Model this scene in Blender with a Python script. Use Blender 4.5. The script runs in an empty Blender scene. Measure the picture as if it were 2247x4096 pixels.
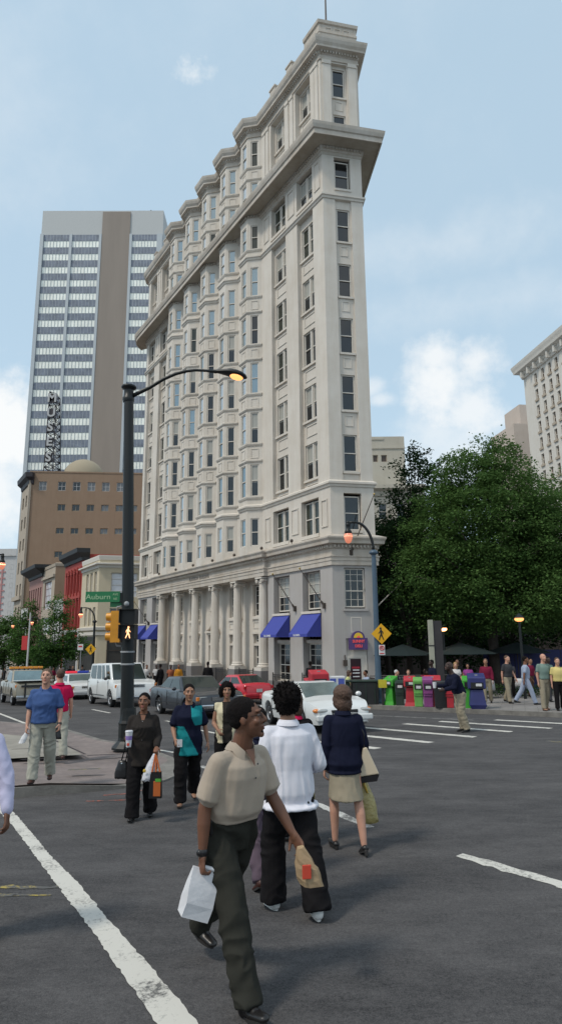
import bpy, bmesh, math, random
from math import sin, cos, radians as R, pi, sqrt, atan2
from mathutils import Vector, Matrix, noise
random.seed(7)
SC = bpy.context.scene
COL = SC.collection

# ------------------------------------------------------------------ ground
def G(x, y):                       # the streets fall away gently
    return -.031*y + .0116*x
# ------------------------------------------------------------------ materials
MATS = {}
def new_mat(name):
    m = bpy.data.materials.new(name); m.use_nodes = True
    nt = m.node_tree; b = nt.nodes['Principled BSDF']
    return m, nt, b
def mat(name, col, rough=.6, metal=0, var=.0, vscale=3., bump=0., bscale=60., spec=.5, emit=None, es=1., coat=0., alpha=None, streak=False):
    if name in MATS: return MATS[name]
    m, nt, b = new_mat(name); N = nt.nodes; Lk = nt.links
    col = tuple(col)+(1,)
    b.inputs['Base Color'].default_value = col
    b.inputs['Roughness'].default_value = rough
    b.inputs['Metallic'].default_value = metal
    b.inputs['Specular IOR Level'].default_value = spec
    b.inputs['Coat Weight'].default_value = coat
    b.inputs['Coat Roughness'].default_value = .05
    if var or bump:
        tc = N.new('ShaderNodeTexCoord')
        mp = N.new('ShaderNodeMapping'); Lk.new(tc.outputs['Object'], mp.inputs['Vector'])
        if streak: mp.inputs['Scale'].default_value = (1, 1, .12)
    if var:
        n = N.new('ShaderNodeTexNoise'); n.inputs['Scale'].default_value = vscale; n.inputs['Detail'].default_value = 6; n.inputs['Roughness'].default_value = .65
        Lk.new(mp.outputs[0], n.inputs['Vector'])
        r = N.new('ShaderNodeMapRange'); r.inputs['From Min'].default_value = .3; r.inputs['From Max'].default_value = .7
        r.inputs['To Min'].default_value = 1-var; r.inputs['To Max'].default_value = 1+var
        Lk.new(n.outputs['Fac'], r.inputs['Value'])
        mx = N.new('ShaderNodeMix'); mx.data_type = 'RGBA'; mx.blend_type = 'MULTIPLY'; mx.inputs['Factor'].default_value = 1
        mx.inputs['A'].default_value = col
        cb = N.new('ShaderNodeCombineColor')
        for i in range(3): Lk.new(r.outputs[0], cb.inputs[i])
        Lk.new(cb.outputs[0], mx.inputs['B']); Lk.new(mx.outputs['Result'], b.inputs['Base Color'])
    if bump:
        n2 = N.new('ShaderNodeTexNoise'); n2.inputs['Scale'].default_value = bscale; n2.inputs['Detail'].default_value = 4
        Lk.new(mp.outputs[0], n2.inputs['Vector'])
        bp = N.new('ShaderNodeBump'); bp.inputs['Strength'].default_value = bump; bp.inputs['Distance'].default_value = .02
        Lk.new(n2.outputs['Fac'], bp.inputs['Height']); Lk.new(bp.outputs[0], b.inputs['Normal'])
    if emit:
        b.inputs['Emission Color'].default_value = tuple(emit)+(1,); b.inputs['Emission Strength'].default_value = es
    if alpha is not None: b.inputs['Alpha'].default_value = alpha
    MATS[name] = m
    return m
def M(n): return MATS[n]

# ------------------------------------------------------------------ mesh builder
class MB:
    def __init__(s): s.v = []; s.f = []; s.m = []; s.mi = 0
    def add(s, vs, fs, mi=None):
        o = len(s.v); s.v += [tuple(v) for v in vs]
        s.f += [tuple(i+o for i in f) for f in fs]; s.m += [s.mi if mi is None else mi]*len(fs)
    def quad(s, *p, mi=None): s.add(p, [tuple(range(len(p)))], mi)
    def box(s, c, d, rz=0, mi=None, rot=None):
        hx, hy, hz = d[0]/2, d[1]/2, d[2]/2
        Mx = rot if rot is not None else Matrix.Rotation(rz, 3, 'Z')
        vs = [Vector(c)+Mx @ Vector((x*hx, y*hy, z*hz)) for x in (-1, 1) for y in (-1, 1) for z in (-1, 1)]
        s.add(vs, [(0,1,3,2),(4,6,7,5),(0,4,5,1),(2,3,7,6),(0,2,6,4),(1,5,7,3)], mi)
    def hexa(s, b, t, mi=None):     # bottom loop, top loop (same count)
        n = len(b); s.add(list(b)+list(t), [tuple(range(n))[::-1], tuple(range(n, 2*n))]+[(i, (i+1) % n, n+(i+1) % n, n+i) for i in range(n)], mi)
    def prism(s, pts, z0, z1, mi=None):
        s.hexa([(p[0], p[1], z0) for p in pts], [(p[0], p[1], z1) for p in pts], mi)
    def tube(s, path, rad, n=10, mi=None, cap=True):
        path = [Vector(p) for p in path]
        if not isinstance(rad, (list, tuple)): rad = [rad]*len(path)
        rings = []; prev = None
        for i, p in enumerate(path):
            a = path[max(i-1, 0)]; b = path[min(i+1, len(path)-1)]; t = (b-a).normalized()
            if prev is None:
                up = Vector((0, 0, 1)) if abs(t.z) < .9 else Vector((1, 0, 0))
                e1 = t.cross(up).normalized()
            else:
                e1 = (prev-t*prev.dot(t)).normalized()
            prev = e1; e2 = t.cross(e1)
            rings.append([p+(e1*cos(2*pi*k/n)+e2*sin(2*pi*k/n))*rad[i] for k in range(n)])
        s.loft(rings, mi, cap)
    def loft(s, rings, mi=None, cap=True):
        n = len(rings[0]); vs = [v for r in rings for v in r]; fs = []
        for i in range(len(rings)-1):
            for k in range(n):
                fs.append((i*n+k, i*n+(k+1) % n, (i+1)*n+(k+1) % n, (i+1)*n+k))
        if cap: fs.append(tuple(range(n))[::-1]); fs.append(tuple((len(rings)-1)*n+k for k in range(n)))
        s.add(vs, fs, mi)
    def lathe(s, c, prof, n=16, mi=None, cap=True):    # prof (r,z)
        s.loft([[(c[0]+r*cos(2*pi*k/n), c[1]+r*sin(2*pi*k/n), c[2]+z) for k in range(n)] for r, z in prof], mi, cap)
    def ell(s, c, r, n=16, m=10, rot=None, mi=None):
        Mx = rot if rot is not None else Matrix.Identity(3); rings = []
        for i in range(m+1):
            a = -pi/2+pi*(i if 0 < i < m else (i+.06 if i == 0 else i-.06))/m
            rings.append([Vector(c)+Mx @ Vector((r[0]*cos(a)*cos(2*pi*k/n), r[1]*cos(a)*sin(2*pi*k/n), r[2]*sin(a))) for k in range(n)])
        s.loft(rings, mi)
    def cap(s, p, q, r1, r2, n=12, fx=1., axis=None, mi=None):   # rounded cone, optional flattening along axis
        p = Vector(p); q = Vector(q); t = (q-p); L = t.length
        if L < 1e-5: return s.ell(p, (r1, r1, r1), n, 8, mi=mi)
        t /= L
        up = Vector(axis) if axis is not None else (Vector((0, 0, 1)) if abs(t.z) < .9 else Vector((0, 1, 0)))
        e1 = (up-t*up.dot(t)).normalized(); e2 = t.cross(e1); rings = []
        for a in (-85, -60, -30, 0):
            rings.append((p+t*r1*sin(R(a)), r1*cos(R(a))))
        for a in (0, 30, 60, 85):
            rings.append((q+t*r2*sin(R(a)), r2*cos(R(a))))
        s.loft([[c+(e1*cos(2*pi*k/n)*fx+e2*sin(2*pi*k/n))*rr for k in range(n)] for c, rr in rings], mi)
    def sweep(s, pts, prof, closed=False, mi=None, caps=True):   # outward = left of travel; prof closed polygon (o,z)
        P = [Vector((p[0], p[1])) for p in pts]; n = len(P); rings = []
        def nl(a, b):
            d = (b-a).normalized(); return Vector((-d.y, d.x))
        for i in range(n):
            if closed or 0 < i < n-1:
                n1 = nl(P[i-1], P[i]); n2 = nl(P[i], P[(i+1) % n]); mm = (n1+n2)/max(.25, 1+n1.dot(n2))
            elif i == 0: mm = nl(P[0], P[1])
            else: mm = nl(P[-2], P[-1])
            rings.append([(P[i].x+mm.x*o, P[i].y+mm.y*o, z) for o, z in prof])
        if closed: rings.append(rings[0])
        s.loft(rings, mi, cap=caps and not closed)
    def build(s, name, mats, parent=None, smooth=False, world=True, sharp=None):
        if not isinstance(mats, (list, tuple)): mats = [mats]
        off = Vector(parent_loc(parent)) if (parent is not None and world) else Vector((0, 0, 0))
        me = bpy.data.meshes.new(name)
        me.from_pydata([(v[0]-off.x, v[1]-off.y, v[2]-off.z) for v in s.v], [], s.f)
        for mm in mats: me.materials.append(MATS[mm] if isinstance(mm, str) else mm)
        me.polygons.foreach_set('material_index', s.m)
        bm = bmesh.new(); bm.from_mesh(me); bmesh.ops.recalc_face_normals(bm, faces=bm.faces); bm.to_mesh(me); bm.free()
        if smooth:
            me.polygons.foreach_set('use_smooth', [True]*len(me.polygons))
            if sharp: me.set_sharp_from_angle(angle=R(sharp))
        me.update()
        o = bpy.data.objects.new(name, me); COL.objects.link(o)
        if parent is not None: o.parent = parent
        return o
def parent_loc(p):
    l = Vector(p.location)
    while p.parent: p = p.parent; l += Vector(p.location)
    return l
def link(name, me, parent=None, mw=None):
    o = bpy.data.objects.new(name, me); COL.objects.link(o)
    if parent is not None: o.parent = parent
    if mw is not None: o.matrix_local = mw
    return o
def tag(o, label=None, cat=None, group=None, kind=None):
    if label: o['label'] = label
    if cat: o['category'] = cat
    if group: o['group'] = group
    if kind: o['kind'] = kind
    return o
def thing(name, loc, label, cat, group=None, rz=0):
    o = bpy.data.objects.new(name, None); COL.objects.link(o); o.location = loc; o.rotation_euler = (0, 0, rz)
    o.empty_display_size = .2
    return tag(o, label, cat, group)
def copy_tree(o, parent=None):
    c = o.copy(); COL.objects.link(c)
    if parent is not None: c.parent = parent
    for ch in list(o.children): copy_tree(ch, c)
    return c
def text_mesh(txt, size, depth, bold=False, align='CENTER', sx=1.):
    cu = bpy.data.curves.new('lettering', 'FONT'); cu.body = txt; cu.size = size; cu.extrude = depth/2; cu.align_x = align; cu.align_y = 'CENTER'
    cu.resolution_u = 3
    if bold: cu.offset = size*.03
    o = bpy.data.objects.new('lettering', cu); COL.objects.link(o)
    dg = bpy.context.evaluated_depsgraph_get(); dg.update()
    me = bpy.data.meshes.new_from_object(o.evaluated_get(dg)); bpy.data.objects.remove(o)
    if sx != 1.: me.transform(Matrix.Diagonal((sx, 1, 1, 1)))
    return me
def put_text(name, txt, size, depth, material, parent, origin, xdir, updir=(0, 0, 1), **k):
    """flat lettering; xdir = reading direction, faces xdir x updir"""
    me = text_mesh(txt, size, depth, **k); me.materials.clear(); me.materials.append(M(material))
    x = Vector(xdir).normalized(); y = Vector(updir).normalized(); z = x.cross(y)
    mw = Matrix((x, y, z)).transposed().to_4x4(); mw.translation = Vector(origin)
    off = parent_loc(parent) if parent is not None else Vector()
    mw.translation -= off
    o = link(name, me, parent); o.matrix_local = mw; return o

# ------------------------------------------------------------------ camera
cam = bpy.data.cameras.new('camera'); co = bpy.data.objects.new('camera', cam); COL.objects.link(co); SC.camera = co
TH = R(11.38); RO = .0091; ZC = 1.95
rt = Vector((1, RO*sin(TH), -RO*cos(TH))).normalized(); up = Vector((RO, -sin(TH), cos(TH))).normalized(); fw = Vector((0, cos(TH), sin(TH)))
mw = Matrix((rt, up, -fw)).transposed().to_4x4(); mw.translation = (0, 0, ZC); co.matrix_world = mw
cam.sensor_fit = 'VERTICAL'; cam.sensor_height = 36; cam.lens = 22.35; cam.clip_end = 4000; cam.clip_start = .05
SC.view_settings.view_transform = 'Standard'; SC.view_settings.look = 'None'; SC.view_settings.exposure = .0; SC.view_settings.gamma = 1

# ------------------------------------------------------------------ world
SUN_AZ, SUN_EL = R(-125), R(55)     # compass heading of the sun (from +Y clockwise), elevation
w = bpy.data.worlds.new('World'); SC.world = w; w.use_nodes = True; nt = w.node_tree; N = nt.nodes; Lk = nt.links
bg = N['Background']; bg.inputs['Strength'].default_value = .138
sky = N.new('ShaderNodeTexSky'); sky.sky_type = 'NISHITA'; sky.sun_disc = False; sky.sun_elevation = SUN_EL; sky.sun_rotation = SUN_AZ
sky.air_density = 1.; sky.dust_density = 2.2; sky.ozone_density = 1.2; sky.altitude = 300
tc = N.new('ShaderNodeTexCoord')
def dirpt(az, el): return (sin(R(az))*cos(R(el)), cos(R(az))*cos(R(el)), sin(R(el)))
def math_(op, a, b=None, clamp=False):
    n = N.new('ShaderNodeMath'); n.operation = op; n.use_clamp = clamp
    for i, q in enumerate((a, b)):
        if q is None: continue
        if isinstance(q, (int, float)): n.inputs[i].default_value = q
        else: Lk.new(q, n.inputs[i])
    return n.outputs[0]
nz = N.new('ShaderNodeTexNoise'); nz.inputs['Scale'].default_value = 7.5; nz.inputs['Detail'].default_value = 8; nz.inputs['Roughness'].default_value = .6
Lk.new(tc.outputs['Generated'], nz.inputs['Vector'])
nf = N.new('ShaderNodeTexNoise'); nf.inputs['Scale'].default_value = 22; nf.inputs['Detail'].default_value = 6; nf.inputs['Roughness'].default_value = .6
Lk.new(tc.outputs['Generated'], nf.inputs['Vector'])
def puff(az, el, rad, soft, amp, stretch=(1, 1, 1), fine=.92):
    vm = N.new('ShaderNodeVectorMath'); vm.operation = 'SUBTRACT'; Lk.new(tc.outputs['Generated'], vm.inputs[0]); vm.inputs[1].default_value = dirpt(az, el)
    v2 = N.new('ShaderNodeVectorMath'); v2.operation = 'MULTIPLY'; Lk.new(vm.outputs[0], v2.inputs[0]); v2.inputs[1].default_value = stretch
    vl = N.new('ShaderNodeVectorMath'); vl.operation = 'LENGTH'; Lk.new(v2.outputs[0], vl.inputs[0])
    d = math_('DIVIDE', vl.outputs['Value'], rad)
    m1 = math_('SUBTRACT', 1., d)                       # 1 at centre, 0 at edge
    nn = math_('ADD', math_('MULTIPLY', math_('SUBTRACT', nz.outputs['Fac'], .52), 3.6), math_('MULTIPLY', math_('SUBTRACT', nf.outputs['Fac'], .5), 2.4*fine))
    s_ = math_('ADD', m1, math_('MULTIPLY', nn, .42))
    r = N.new('ShaderNodeMapRange'); r.interpolation_type = 'SMOOTHSTEP'; Lk.new(s_, r.inputs['Value'])
    r.inputs['From Min'].default_value = .0; r.inputs['From Max'].default_value = soft
    r.inputs['To Max'].default_value = amp
    return r.outputs[0]
PUFFS = [(15.4, 21.8, .085, 1.0, .85, (1, 1, 1), 1.4), (17.6, 19.6, .07, .9, .75, (1, 1, 1), 1.4), (15.2, 24.2, .06, 1.0, .8, (1, 1, 1.3), 1.4), (18.0, 23.4, .055, .9, .75, (1, 1, 1), 1.4),
         (15.5, 15.0, .14, 1.0, .55, (1, 1, 1)), (7.6, 22.0, .05, .8, .55, (1, 1, 2)), (9.5, 21.0, .035, .8, .5, (1, 1, 2)),
         (-26, 17.5, .12, .6, .95, (1, 1, 1.1)), (-26, 12.5, .14, .8, .85, (1, 1, 1)),
         (-9.0, 45.6, .024, 1.8, .62, (1, 1, 1.8), 5.5), (-7.0, 46.2, .020, 1.8, .55, (1, 1, 1.5), 5.5), (3., 58., .4, 1.8, .2, (1, 1, 1.)),
         (16, 33., .22, 1.6, .35, (.5, 1, 4)), (20, 28., .2, 1.6, .35, (.5, 1, 4)), (-30, 40., .3, 1.6, .25, (1, 1, 2)),
         (60, 25, .4, .6, .8, (1, 1, 1.6)), (110, 30, .5, .6, .8, (1, 1, 1.6)), (180, 35, .6, .6, .85, (1, 1, 1.4)), (240, 28, .5, .6, .85, (1, 1, 1.6)), (-60, 30, .4, .6, .6, (1, 1, 1.6))]
acc = None
for p in PUFFS:
    q = puff(*p)
    acc = q if acc is None else math_('MAXIMUM', acc, q)
# flat pale blue mixed over the sky colour, stronger towards the horizon
sp = N.new('ShaderNodeSeparateXYZ'); Lk.new(tc.outputs['Generated'], sp.inputs[0])
hz = N.new('ShaderNodeMapRange'); hz.interpolation_type = 'SMOOTHSTEP'; Lk.new(sp.outputs['Z'], hz.inputs['Value'])
hz.inputs['From Min'].default_value = 0.; hz.inputs['From Max'].default_value = .55; hz.inputs['To Min'].default_value = .85; hz.inputs['To Max'].default_value = .72
veil = N.new('ShaderNodeMix'); veil.data_type = 'RGBA'; Lk.new(hz.outputs[0], veil.inputs['Factor']); Lk.new(sky.outputs[0], veil.inputs['A']); veil.inputs['B'].default_value = (4.35, 5.75, 6.75, 1)
cl = N.new('ShaderNodeMix'); cl.data_type = 'RGBA'; Lk.new(acc, cl.inputs['Factor']); Lk.new(veil.outputs['Result'], cl.inputs['A']); cl.inputs['B'].default_value = (7.1, 7.2, 7.2, 1)
Lk.new(cl.outputs['Result'], bg.inputs['Color'])
sl = bpy.data.lights.new('sun', 'SUN'); sl.energy = 2.0; sl.angle = R(9); sl.color = (1, .92, .80)
so = bpy.data.objects.new('sun', sl); COL.objects.link(so)
so.rotation_euler = Vector((sin(SUN_AZ)*cos(SUN_EL), cos(SUN_AZ)*cos(SUN_EL), sin(SUN_EL))).to_track_quat('Z', 'Y').to_euler()
# ------------------------------------------------------------------ surface materials
def stone(name, col, var=.07, rough=.8, bump=.15, bscale=25):
    """painted masonry with faint vertical weathering and fine grain"""
    m, nt, b = new_mat(name); N = nt.nodes; Lk = nt.links
    tc = N.new('ShaderNodeTexCoord')
    mp = N.new('ShaderNodeMapping'); Lk.new(tc.outputs['Object'], mp.inputs['Vector']); mp.inputs['Scale'].default_value = (1.6, 1.6, .14)
    n1 = N.new('ShaderNodeTexNoise'); n1.inputs['Scale'].default_value = 1.2; n1.inputs['Detail'].default_value = 7; n1.inputs['Roughness'].default_value = .7; Lk.new(mp.outputs[0], n1.inputs['Vector'])
    n2 = N.new('ShaderNodeTexNoise'); n2.inputs['Scale'].default_value = .5; n2.inputs['Detail'].default_value = 8; n2.inputs['Roughness'].default_value = .7; Lk.new(tc.outputs['Object'], n2.inputs['Vector'])
    a = N.new('ShaderNodeMath'); a.operation = 'ADD'; Lk.new(n1.outputs['Fac'], a.inputs[0]); Lk.new(n2.outputs['Fac'], a.inputs[1])
    r = N.new('ShaderNodeMapRange'); Lk.new(a.outputs[0], r.inputs['Value']); r.inputs['From Min'].default_value = .7; r.inputs['From Max'].default_value = 1.3
    r.inputs['To Min'].default_value = 1-var*1.3; r.inputs['To Max'].default_value = 1+var
    cb = N.new('ShaderNodeMix'); cb.data_type = 'RGBA'; cb.blend_type = 'MIX'
    cb.inputs['A'].default_value = (col[0]*(1-var*2.0), col[1]*(1-var*2.4), col[2]*(1-var*2.9), 1); cb.inputs['B'].default_value = tuple(col)+(1,)
    r.inputs['To Min'].default_value = .0; r.inputs['To Max'].default_value = 1.15; r.clamp = True
    Lk.new(r.outputs[0], cb.inputs['Factor']); Lk.new(cb.outputs['Result'], b.inputs['Base Color'])
    b.inputs['Roughness'].default_value = rough
    n3 = N.new('ShaderNodeTexNoise'); n3.inputs['Scale'].default_value = bscale; n3.inputs['Detail'].default_value = 5; Lk.new(tc.outputs['Object'], n3.inputs['Vector'])
    bp = N.new('ShaderNodeBump'); bp.inputs['Strength'].default_value = bump; bp.inputs['Distance'].default_value = .03; Lk.new(n3.outputs['Fac'], bp.inputs['Height']); Lk.new(bp.outputs[0], b.inputs['Normal'])
    MATS[name] = m; return m
def brick(name, c1, c2, mortar, scale=1., bw=.22, bh=.075, var=.5):
    m, nt, b = new_mat(name); N = nt.nodes; Lk = nt.links
    tc = N.new('ShaderNodeTexCoord'); sp = N.new('ShaderNodeSeparateXYZ'); Lk.new(tc.outputs['Object'], sp.inputs[0])
    a = N.new('ShaderNodeMath'); a.operation = 'ADD'; Lk.new(sp.outputs['X'], a.inputs[0]); Lk.new(sp.outputs['Y'], a.inputs[1])
    cb = N.new('ShaderNodeCombineXYZ'); Lk.new(a.outputs[0], cb.inputs['X']); Lk.new(sp.outputs['Z'], cb.inputs['Y'])
    t = N.new('ShaderNodeTexBrick'); Lk.new(cb.outputs[0], t.inputs['Vector']); t.inputs['Color1'].default_value = c1+(1,); t.inputs['Color2'].default_value = c2+(1,); t.inputs['Mortar'].default_value = mortar+(1,)
    t.inputs['Scale'].default_value = scale; t.inputs['Brick Width'].default_value = bw; t.inputs['Row Height'].default_value = bh; t.inputs['Mortar Size'].default_value = .008
    n2 = N.new('ShaderNodeTexNoise'); n2.inputs['Scale'].default_value = .35; n2.inputs['Detail'].default_value = 7; n2.inputs['Roughness'].default_value = .7; Lk.new(tc.outputs['Object'], n2.inputs['Vector'])
    r = N.new('ShaderNodeMapRange'); Lk.new(n2.outputs['Fac'], r.inputs['Value']); r.inputs['From Min'].default_value = .3; r.inputs['From Max'].default_value = .7; r.inputs['To Min'].default_value = 1-var*.3; r.inputs['To Max'].default_value = 1+var*.2
    vm = N.new('ShaderNodeVectorMath'); vm.operation = 'SCALE'; Lk.new(t.outputs['Color'], vm.inputs[0]); Lk.new(r.outputs[0], vm.inputs['Scale'])
    Lk.new(vm.outputs[0], b.inputs['Base Color']); b.inputs['Roughness'].default_value = .85
    MATS[name] = m; return m
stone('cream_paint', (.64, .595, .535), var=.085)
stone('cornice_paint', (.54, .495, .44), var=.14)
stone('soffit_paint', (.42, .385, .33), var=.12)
stone('grey_paint', (.42, .40, .385), var=.06)
stone('granite', (.2, .19, .19), var=.1)
mat('recess_paint', (.50, .44, .37), .8, var=.08)
mat('window_frame', (.60, .56, .50), .55)
mat('dark_gap', (.012, .012, .013), .9)
mat('glass_dark', (.012, .014, .016), .06, spec=.8, var=.5, vscale=.9)
mat('glass_olive', (.035, .04, .03), .08, spec=.6, var=.4, vscale=.9)
mat('glass_sky', (.30, .36, .38), .08, metal=.85, var=.1, vscale=.7)
mat('glass_bright', (.50, .54, .56), .12, metal=.7, var=.1, vscale=.7)
mat('glass_blind', (.36, .355, .32), .25, spec=.6, var=.1, vscale=.8)
mat('roofing', (.07, .075, .08), .9, var=.2)
mat('bronze', (.06, .045, .035), .55, var=.2)
mat('awning_blue', (.040, .055, .30), .75, var=.06, vscale=8)
mat('white_letters', (.75, .75, .75), .5)
mat('iron', (.012, .012, .013), .5)
mat('door_paint', (.55, .52, .47), .6, var=.05)
mat('worn_brass', (.45, .33, .12), .35, metal=.8)
mat('inscription', (.22, .20, .18), .8)

# ------------------------------------------------------------------ office building
HL = R(-31.8); UL = Vector((sin(HL), cos(HL))); NL = Vector((-cos(HL), sin(HL)))
C0 = Vector((2.702, 33.892)); R0 = C0+2.5*Vector((sin(R(78)), cos(R(78))))
LEN = 30.3
HR = R(-5.5); UR = Vector((sin(HR), cos(HR)))
REAR_R = R0+26.5*UR
def Lp(u, o=0): return C0+UL*u+NL*o
def lseg(u): return Lp(u)
BUILD = thing('office_building', (C0.x, C0.y, G(*C0)), 'eleven storey cream flatiron office tower with a narrow prow, oriel bays and ionic columns', 'building')
class Face:
    def __init__(s, A, B): s.A = Vector(A); s.B = Vector(B); s.d = (s.B-s.A).normalized(); s.n = Vector((-s.d.y, s.d.x)); s.L = (s.B-s.A).length
    def p(s, u, z, o=0): q = s.A+s.d*u+s.n*o; return (q.x, q.y, z)
    def wall(s, mb, u0, u1, z0, z1, ops=(), off=0, depth=.2, mi=None, rmi=None, reveal=True):
        us = sorted(set([u0, u1]+[q for o in ops for q in o[:2]])); zs = sorted(set([z0, z1]+[q for o in ops for q in o[2:4]]))
        for i in range(len(us)-1):
            for j in range(len(zs)-1):
                a, b, c, d = us[i], us[i+1], zs[j], zs[j+1]; mu, mz = (a+b)/2, (c+d)/2
                if any(o[0] < mu < o[1] and o[2] < mz < o[3] for o in ops): continue
                mb.quad(s.p(a, c, off), s.p(b, c, off), s.p(b, d, off), s.p(a, d, off), mi=mi)
        if reveal:
            for a, b, c, d in [o[:4] for o in ops]:
                i = off-depth
                for (ua, za), (ub, zb) in (((a, c), (b, c)), ((b, c), (b, d)), ((b, d), (a, d)), ((a, d), (a, c))):
                    mb.quad(s.p(ua, za, off), s.p(ub, zb, off), s.p(ub, zb, i), s.p(ua, za, i), mi=rmi if rmi is not None else mi)
    def bar(s, mb, u0, u1, z0, z1, o0, o1, mi=None):
        mb.hexa([s.p(u0, z0, o0), s.p(u1, z0, o0), s.p(u1, z0, o1), s.p(u0, z0, o1)], [s.p(u0, z1, o0), s.p(u1, z1, o0), s.p(u1, z1, o1), s.p(u0, z1, o1)], mi)
    def mould(s, mb, u0, u1, z0, z1, off=0, t=.04, w=.06, mi=None):
        s.bar(mb, u0, u1, z0, z0+w, off-.02, off+t, mi); s.bar(mb, u0, u1, z1-w, z1, off-.02, off+t, mi)
        s.bar(mb, u0, u0+w, z0+w, z1-w, off-.02, off+t*.95, mi); s.bar(mb, u1-w, u1, z0+w, z1-w, off-.02, off+t*.95, mi)
    def mat4(s, u, z, o=0):
        q = s.p(u, z, o); off = parent_loc(BUILD)
        m = Matrix(((s.d.x, -s.n.x, 0, q[0]-off.x), (s.d.y, -s.n.y, 0, q[1]-off.y), (0, 0, 1, q[2]-off.z), (0, 0, 0, 1)))
        return m
NF = Face(R0, C0)            # the prow, u from its right end
LF = Face(C0, Lp(40))
LFACE_LEN = LEN
# arc at the far corner
def arc_pts(r=1.2, n=6):
    c = Lp(LEN, -r); pts = []
    for k in range(n+1):
        a = (pi*.36)*k/n
        v = NL*cos(a)+UL*sin(a); pts.append(c+v*r)
    return pts
ARC = arc_pts()
REAR_L = ARC[-1]
OA = [7.38+3.43*k for k in range(5)]; OB = [a+2.42 for a in OA]
def oriel_pts(k): a = OA[k]; return [Lp(a), Lp(a+.70, .76), Lp(a+1.72, .76), Lp(a+2.42)]
def outline(oriels=True, start=R0):
    pts = [REAR_R, R0, C0]
    if oriels:
        for k in range(5): pts += oriel_pts(k)
    pts += ARC; return pts
STOREY = {3: (7.85, 9.66), 4: (11.1, 13.25), 5: (14.7, 16.85), 6: (18.2, 20.4), 7: (21.75, 23.9), 8: (25.35, 27.55), 9: (28.95, 30.85), 10: (32.35, 34.35), 11: (35.6, 37.75)}
# ---- windows: one mesh per size and glass, sash window with frame, meeting rail and pane
WC = {}; WLIST = []
def win_mesh(w, h, kind):
    key = (round(w, 2), round(h, 2), kind)
    if key in WC: return WC[key]
    base, pane = kind.split(':')
    mb = MB(); t = .06; d = .05
    def fr(x0, x1, z0, z1, t, y=0, d=.06):
        mb.box(((x0+x1)/2, y, z0+t/2), (x1-x0, d, t)); mb.box(((x0+x1)/2, y, z1-t/2), (x1-x0, d, t))
        mb.box((x0+t/2, y, (z0+z1)/2), (t, d-.004, z1-z0-2*t)); mb.box((x1-t/2, y, (z0+z1)/2), (t, d-.004, z1-z0-2*t))
    cells = [(-w/2, w/2)] if base != 'pair' else [(-w/2, -.06), (.06, w/2)]
    if base == 'pair': mb.box((0, -.02, h/2), (.12, .12, h))
    for a, b in cells:
        fr(a, b, 0, h, .07)
        mid = h*.5
        if base == 'grid':
            mid = h*.42
            for q in (.33, .67) if w > .9 else (.5,): mb.box((a+(b-a)*q, .012, h/2), (.028, .03, h-.14))
            for q in (.2, .68, .84): mb.box(((a+b)/2, .012, h*q), (b-a-.14, .028, .026))
        mb.box(((a+b)/2, -.012, mid), (b-a-.14, .06, .055))
    me_o = mb.build('window_mesh', 'window_frame', None); fme = me_o.data; bpy.data.objects.remove(me_o)
    pb = MB()
    for a, b in cells:
        mid = h*(.42 if base == 'grid' else .5)
        if pane == 'blind':
            bl = h*.55; pb.quad((a+.05, .03, .05), (b-.05, .03, .05), (b-.05, .03, h-bl), (a+.05, .03, h-bl), mi=0)
            pb.quad((a+.05, .03, h-bl), (b-.05, .03, h-bl), (b-.05, .03, h-.05), (a+.05, .03, h-.05), mi=1)
        else:
            pb.quad((a+.05, .03, .05), (b-.05, .03, .05), (b-.05, .025, mid), (a+.05, .025, mid), mi=0)
            pb.quad((a+.05, .012, mid), (b-.05, .012, mid), (b-.05, .016, h-.05), (a+.05, .016, h-.05), mi=0)
    gm = {'dark': ['glass_dark'], 'olive': ['glass_olive'], 'sky': ['glass_sky'], 'bright': ['glass_bright'], 'blind': ['glass_dark', 'glass_blind']}[pane]
    po = pb.build('pane_mesh', gm, None); pme = po.data; bpy.data.objects.remove(po)
    WC[key] = (fme, pme); return WC[key]
def window(face, u, z0, z1, w, kind, o, vis=1.):
    WLIST.append((face, u, z0, z1, w, kind, o, vis))
rnd = random.Random(3)
def glass(z, side):
    """what each pane shows: open glass, drawn blinds or the bright sky mirrored"""
    r = rnd.random()
    if side == 'front': return 'bright' if r < .8 else 'sky'
    if side == 'angled':
        if z > 24: return 'sky' if r < .9 else 'olive'
        if z > 17: return 'sky' if r < .5 else ('dark' if r < .65 else 'blind')
        return 'dark' if r < .35 else ('blind' if r < .8 else 'olive')
    if side == 'nose': return 'dark' if r < .8 else 'olive'
    return 'blind' if r < .6 else ('olive' if r < .85 else 'dark')

wall = MB()          # material 0 cream, 1 recess, 2 grey, 3 granite
# --- prow
ZG = -1.3
CH = (.73, 1.75)     # window channel on the prow
NF.wall(wall, 0, 2.5, 7.2, 10.25, [(CH[0], CH[1], 7.6, 9.85)], depth=.28)
NF.wall(wall, 0, 2.5, 10.25, 28.2, [(CH[0], CH[1], 10.5, 28.1)], depth=.12)
NF.wall(wall, CH[0], CH[1], 10.5, 28.1, [(CH[0]+.1, CH[1]-.1)+STOREY[k] for k in (4, 5, 6, 7, 8)], off=-.12, depth=.14)
NF.wall(wall, 0, 2.5, 28.2, 31.7, [(CH[0], CH[1], 28.75, 31.05)], depth=.28)
NF.wall(wall, 0, 2.5, 31.7, 38.6, [(CH[0], CH[1], 32.0, 37.95)], depth=.22)
NF.wall(wall, CH[0], CH[1], 32.0, 37.95, [(CH[0]+.1, CH[1]-.1)+STOREY[k] for k in (10, 11)], off=-.22, depth=.12)
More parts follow.
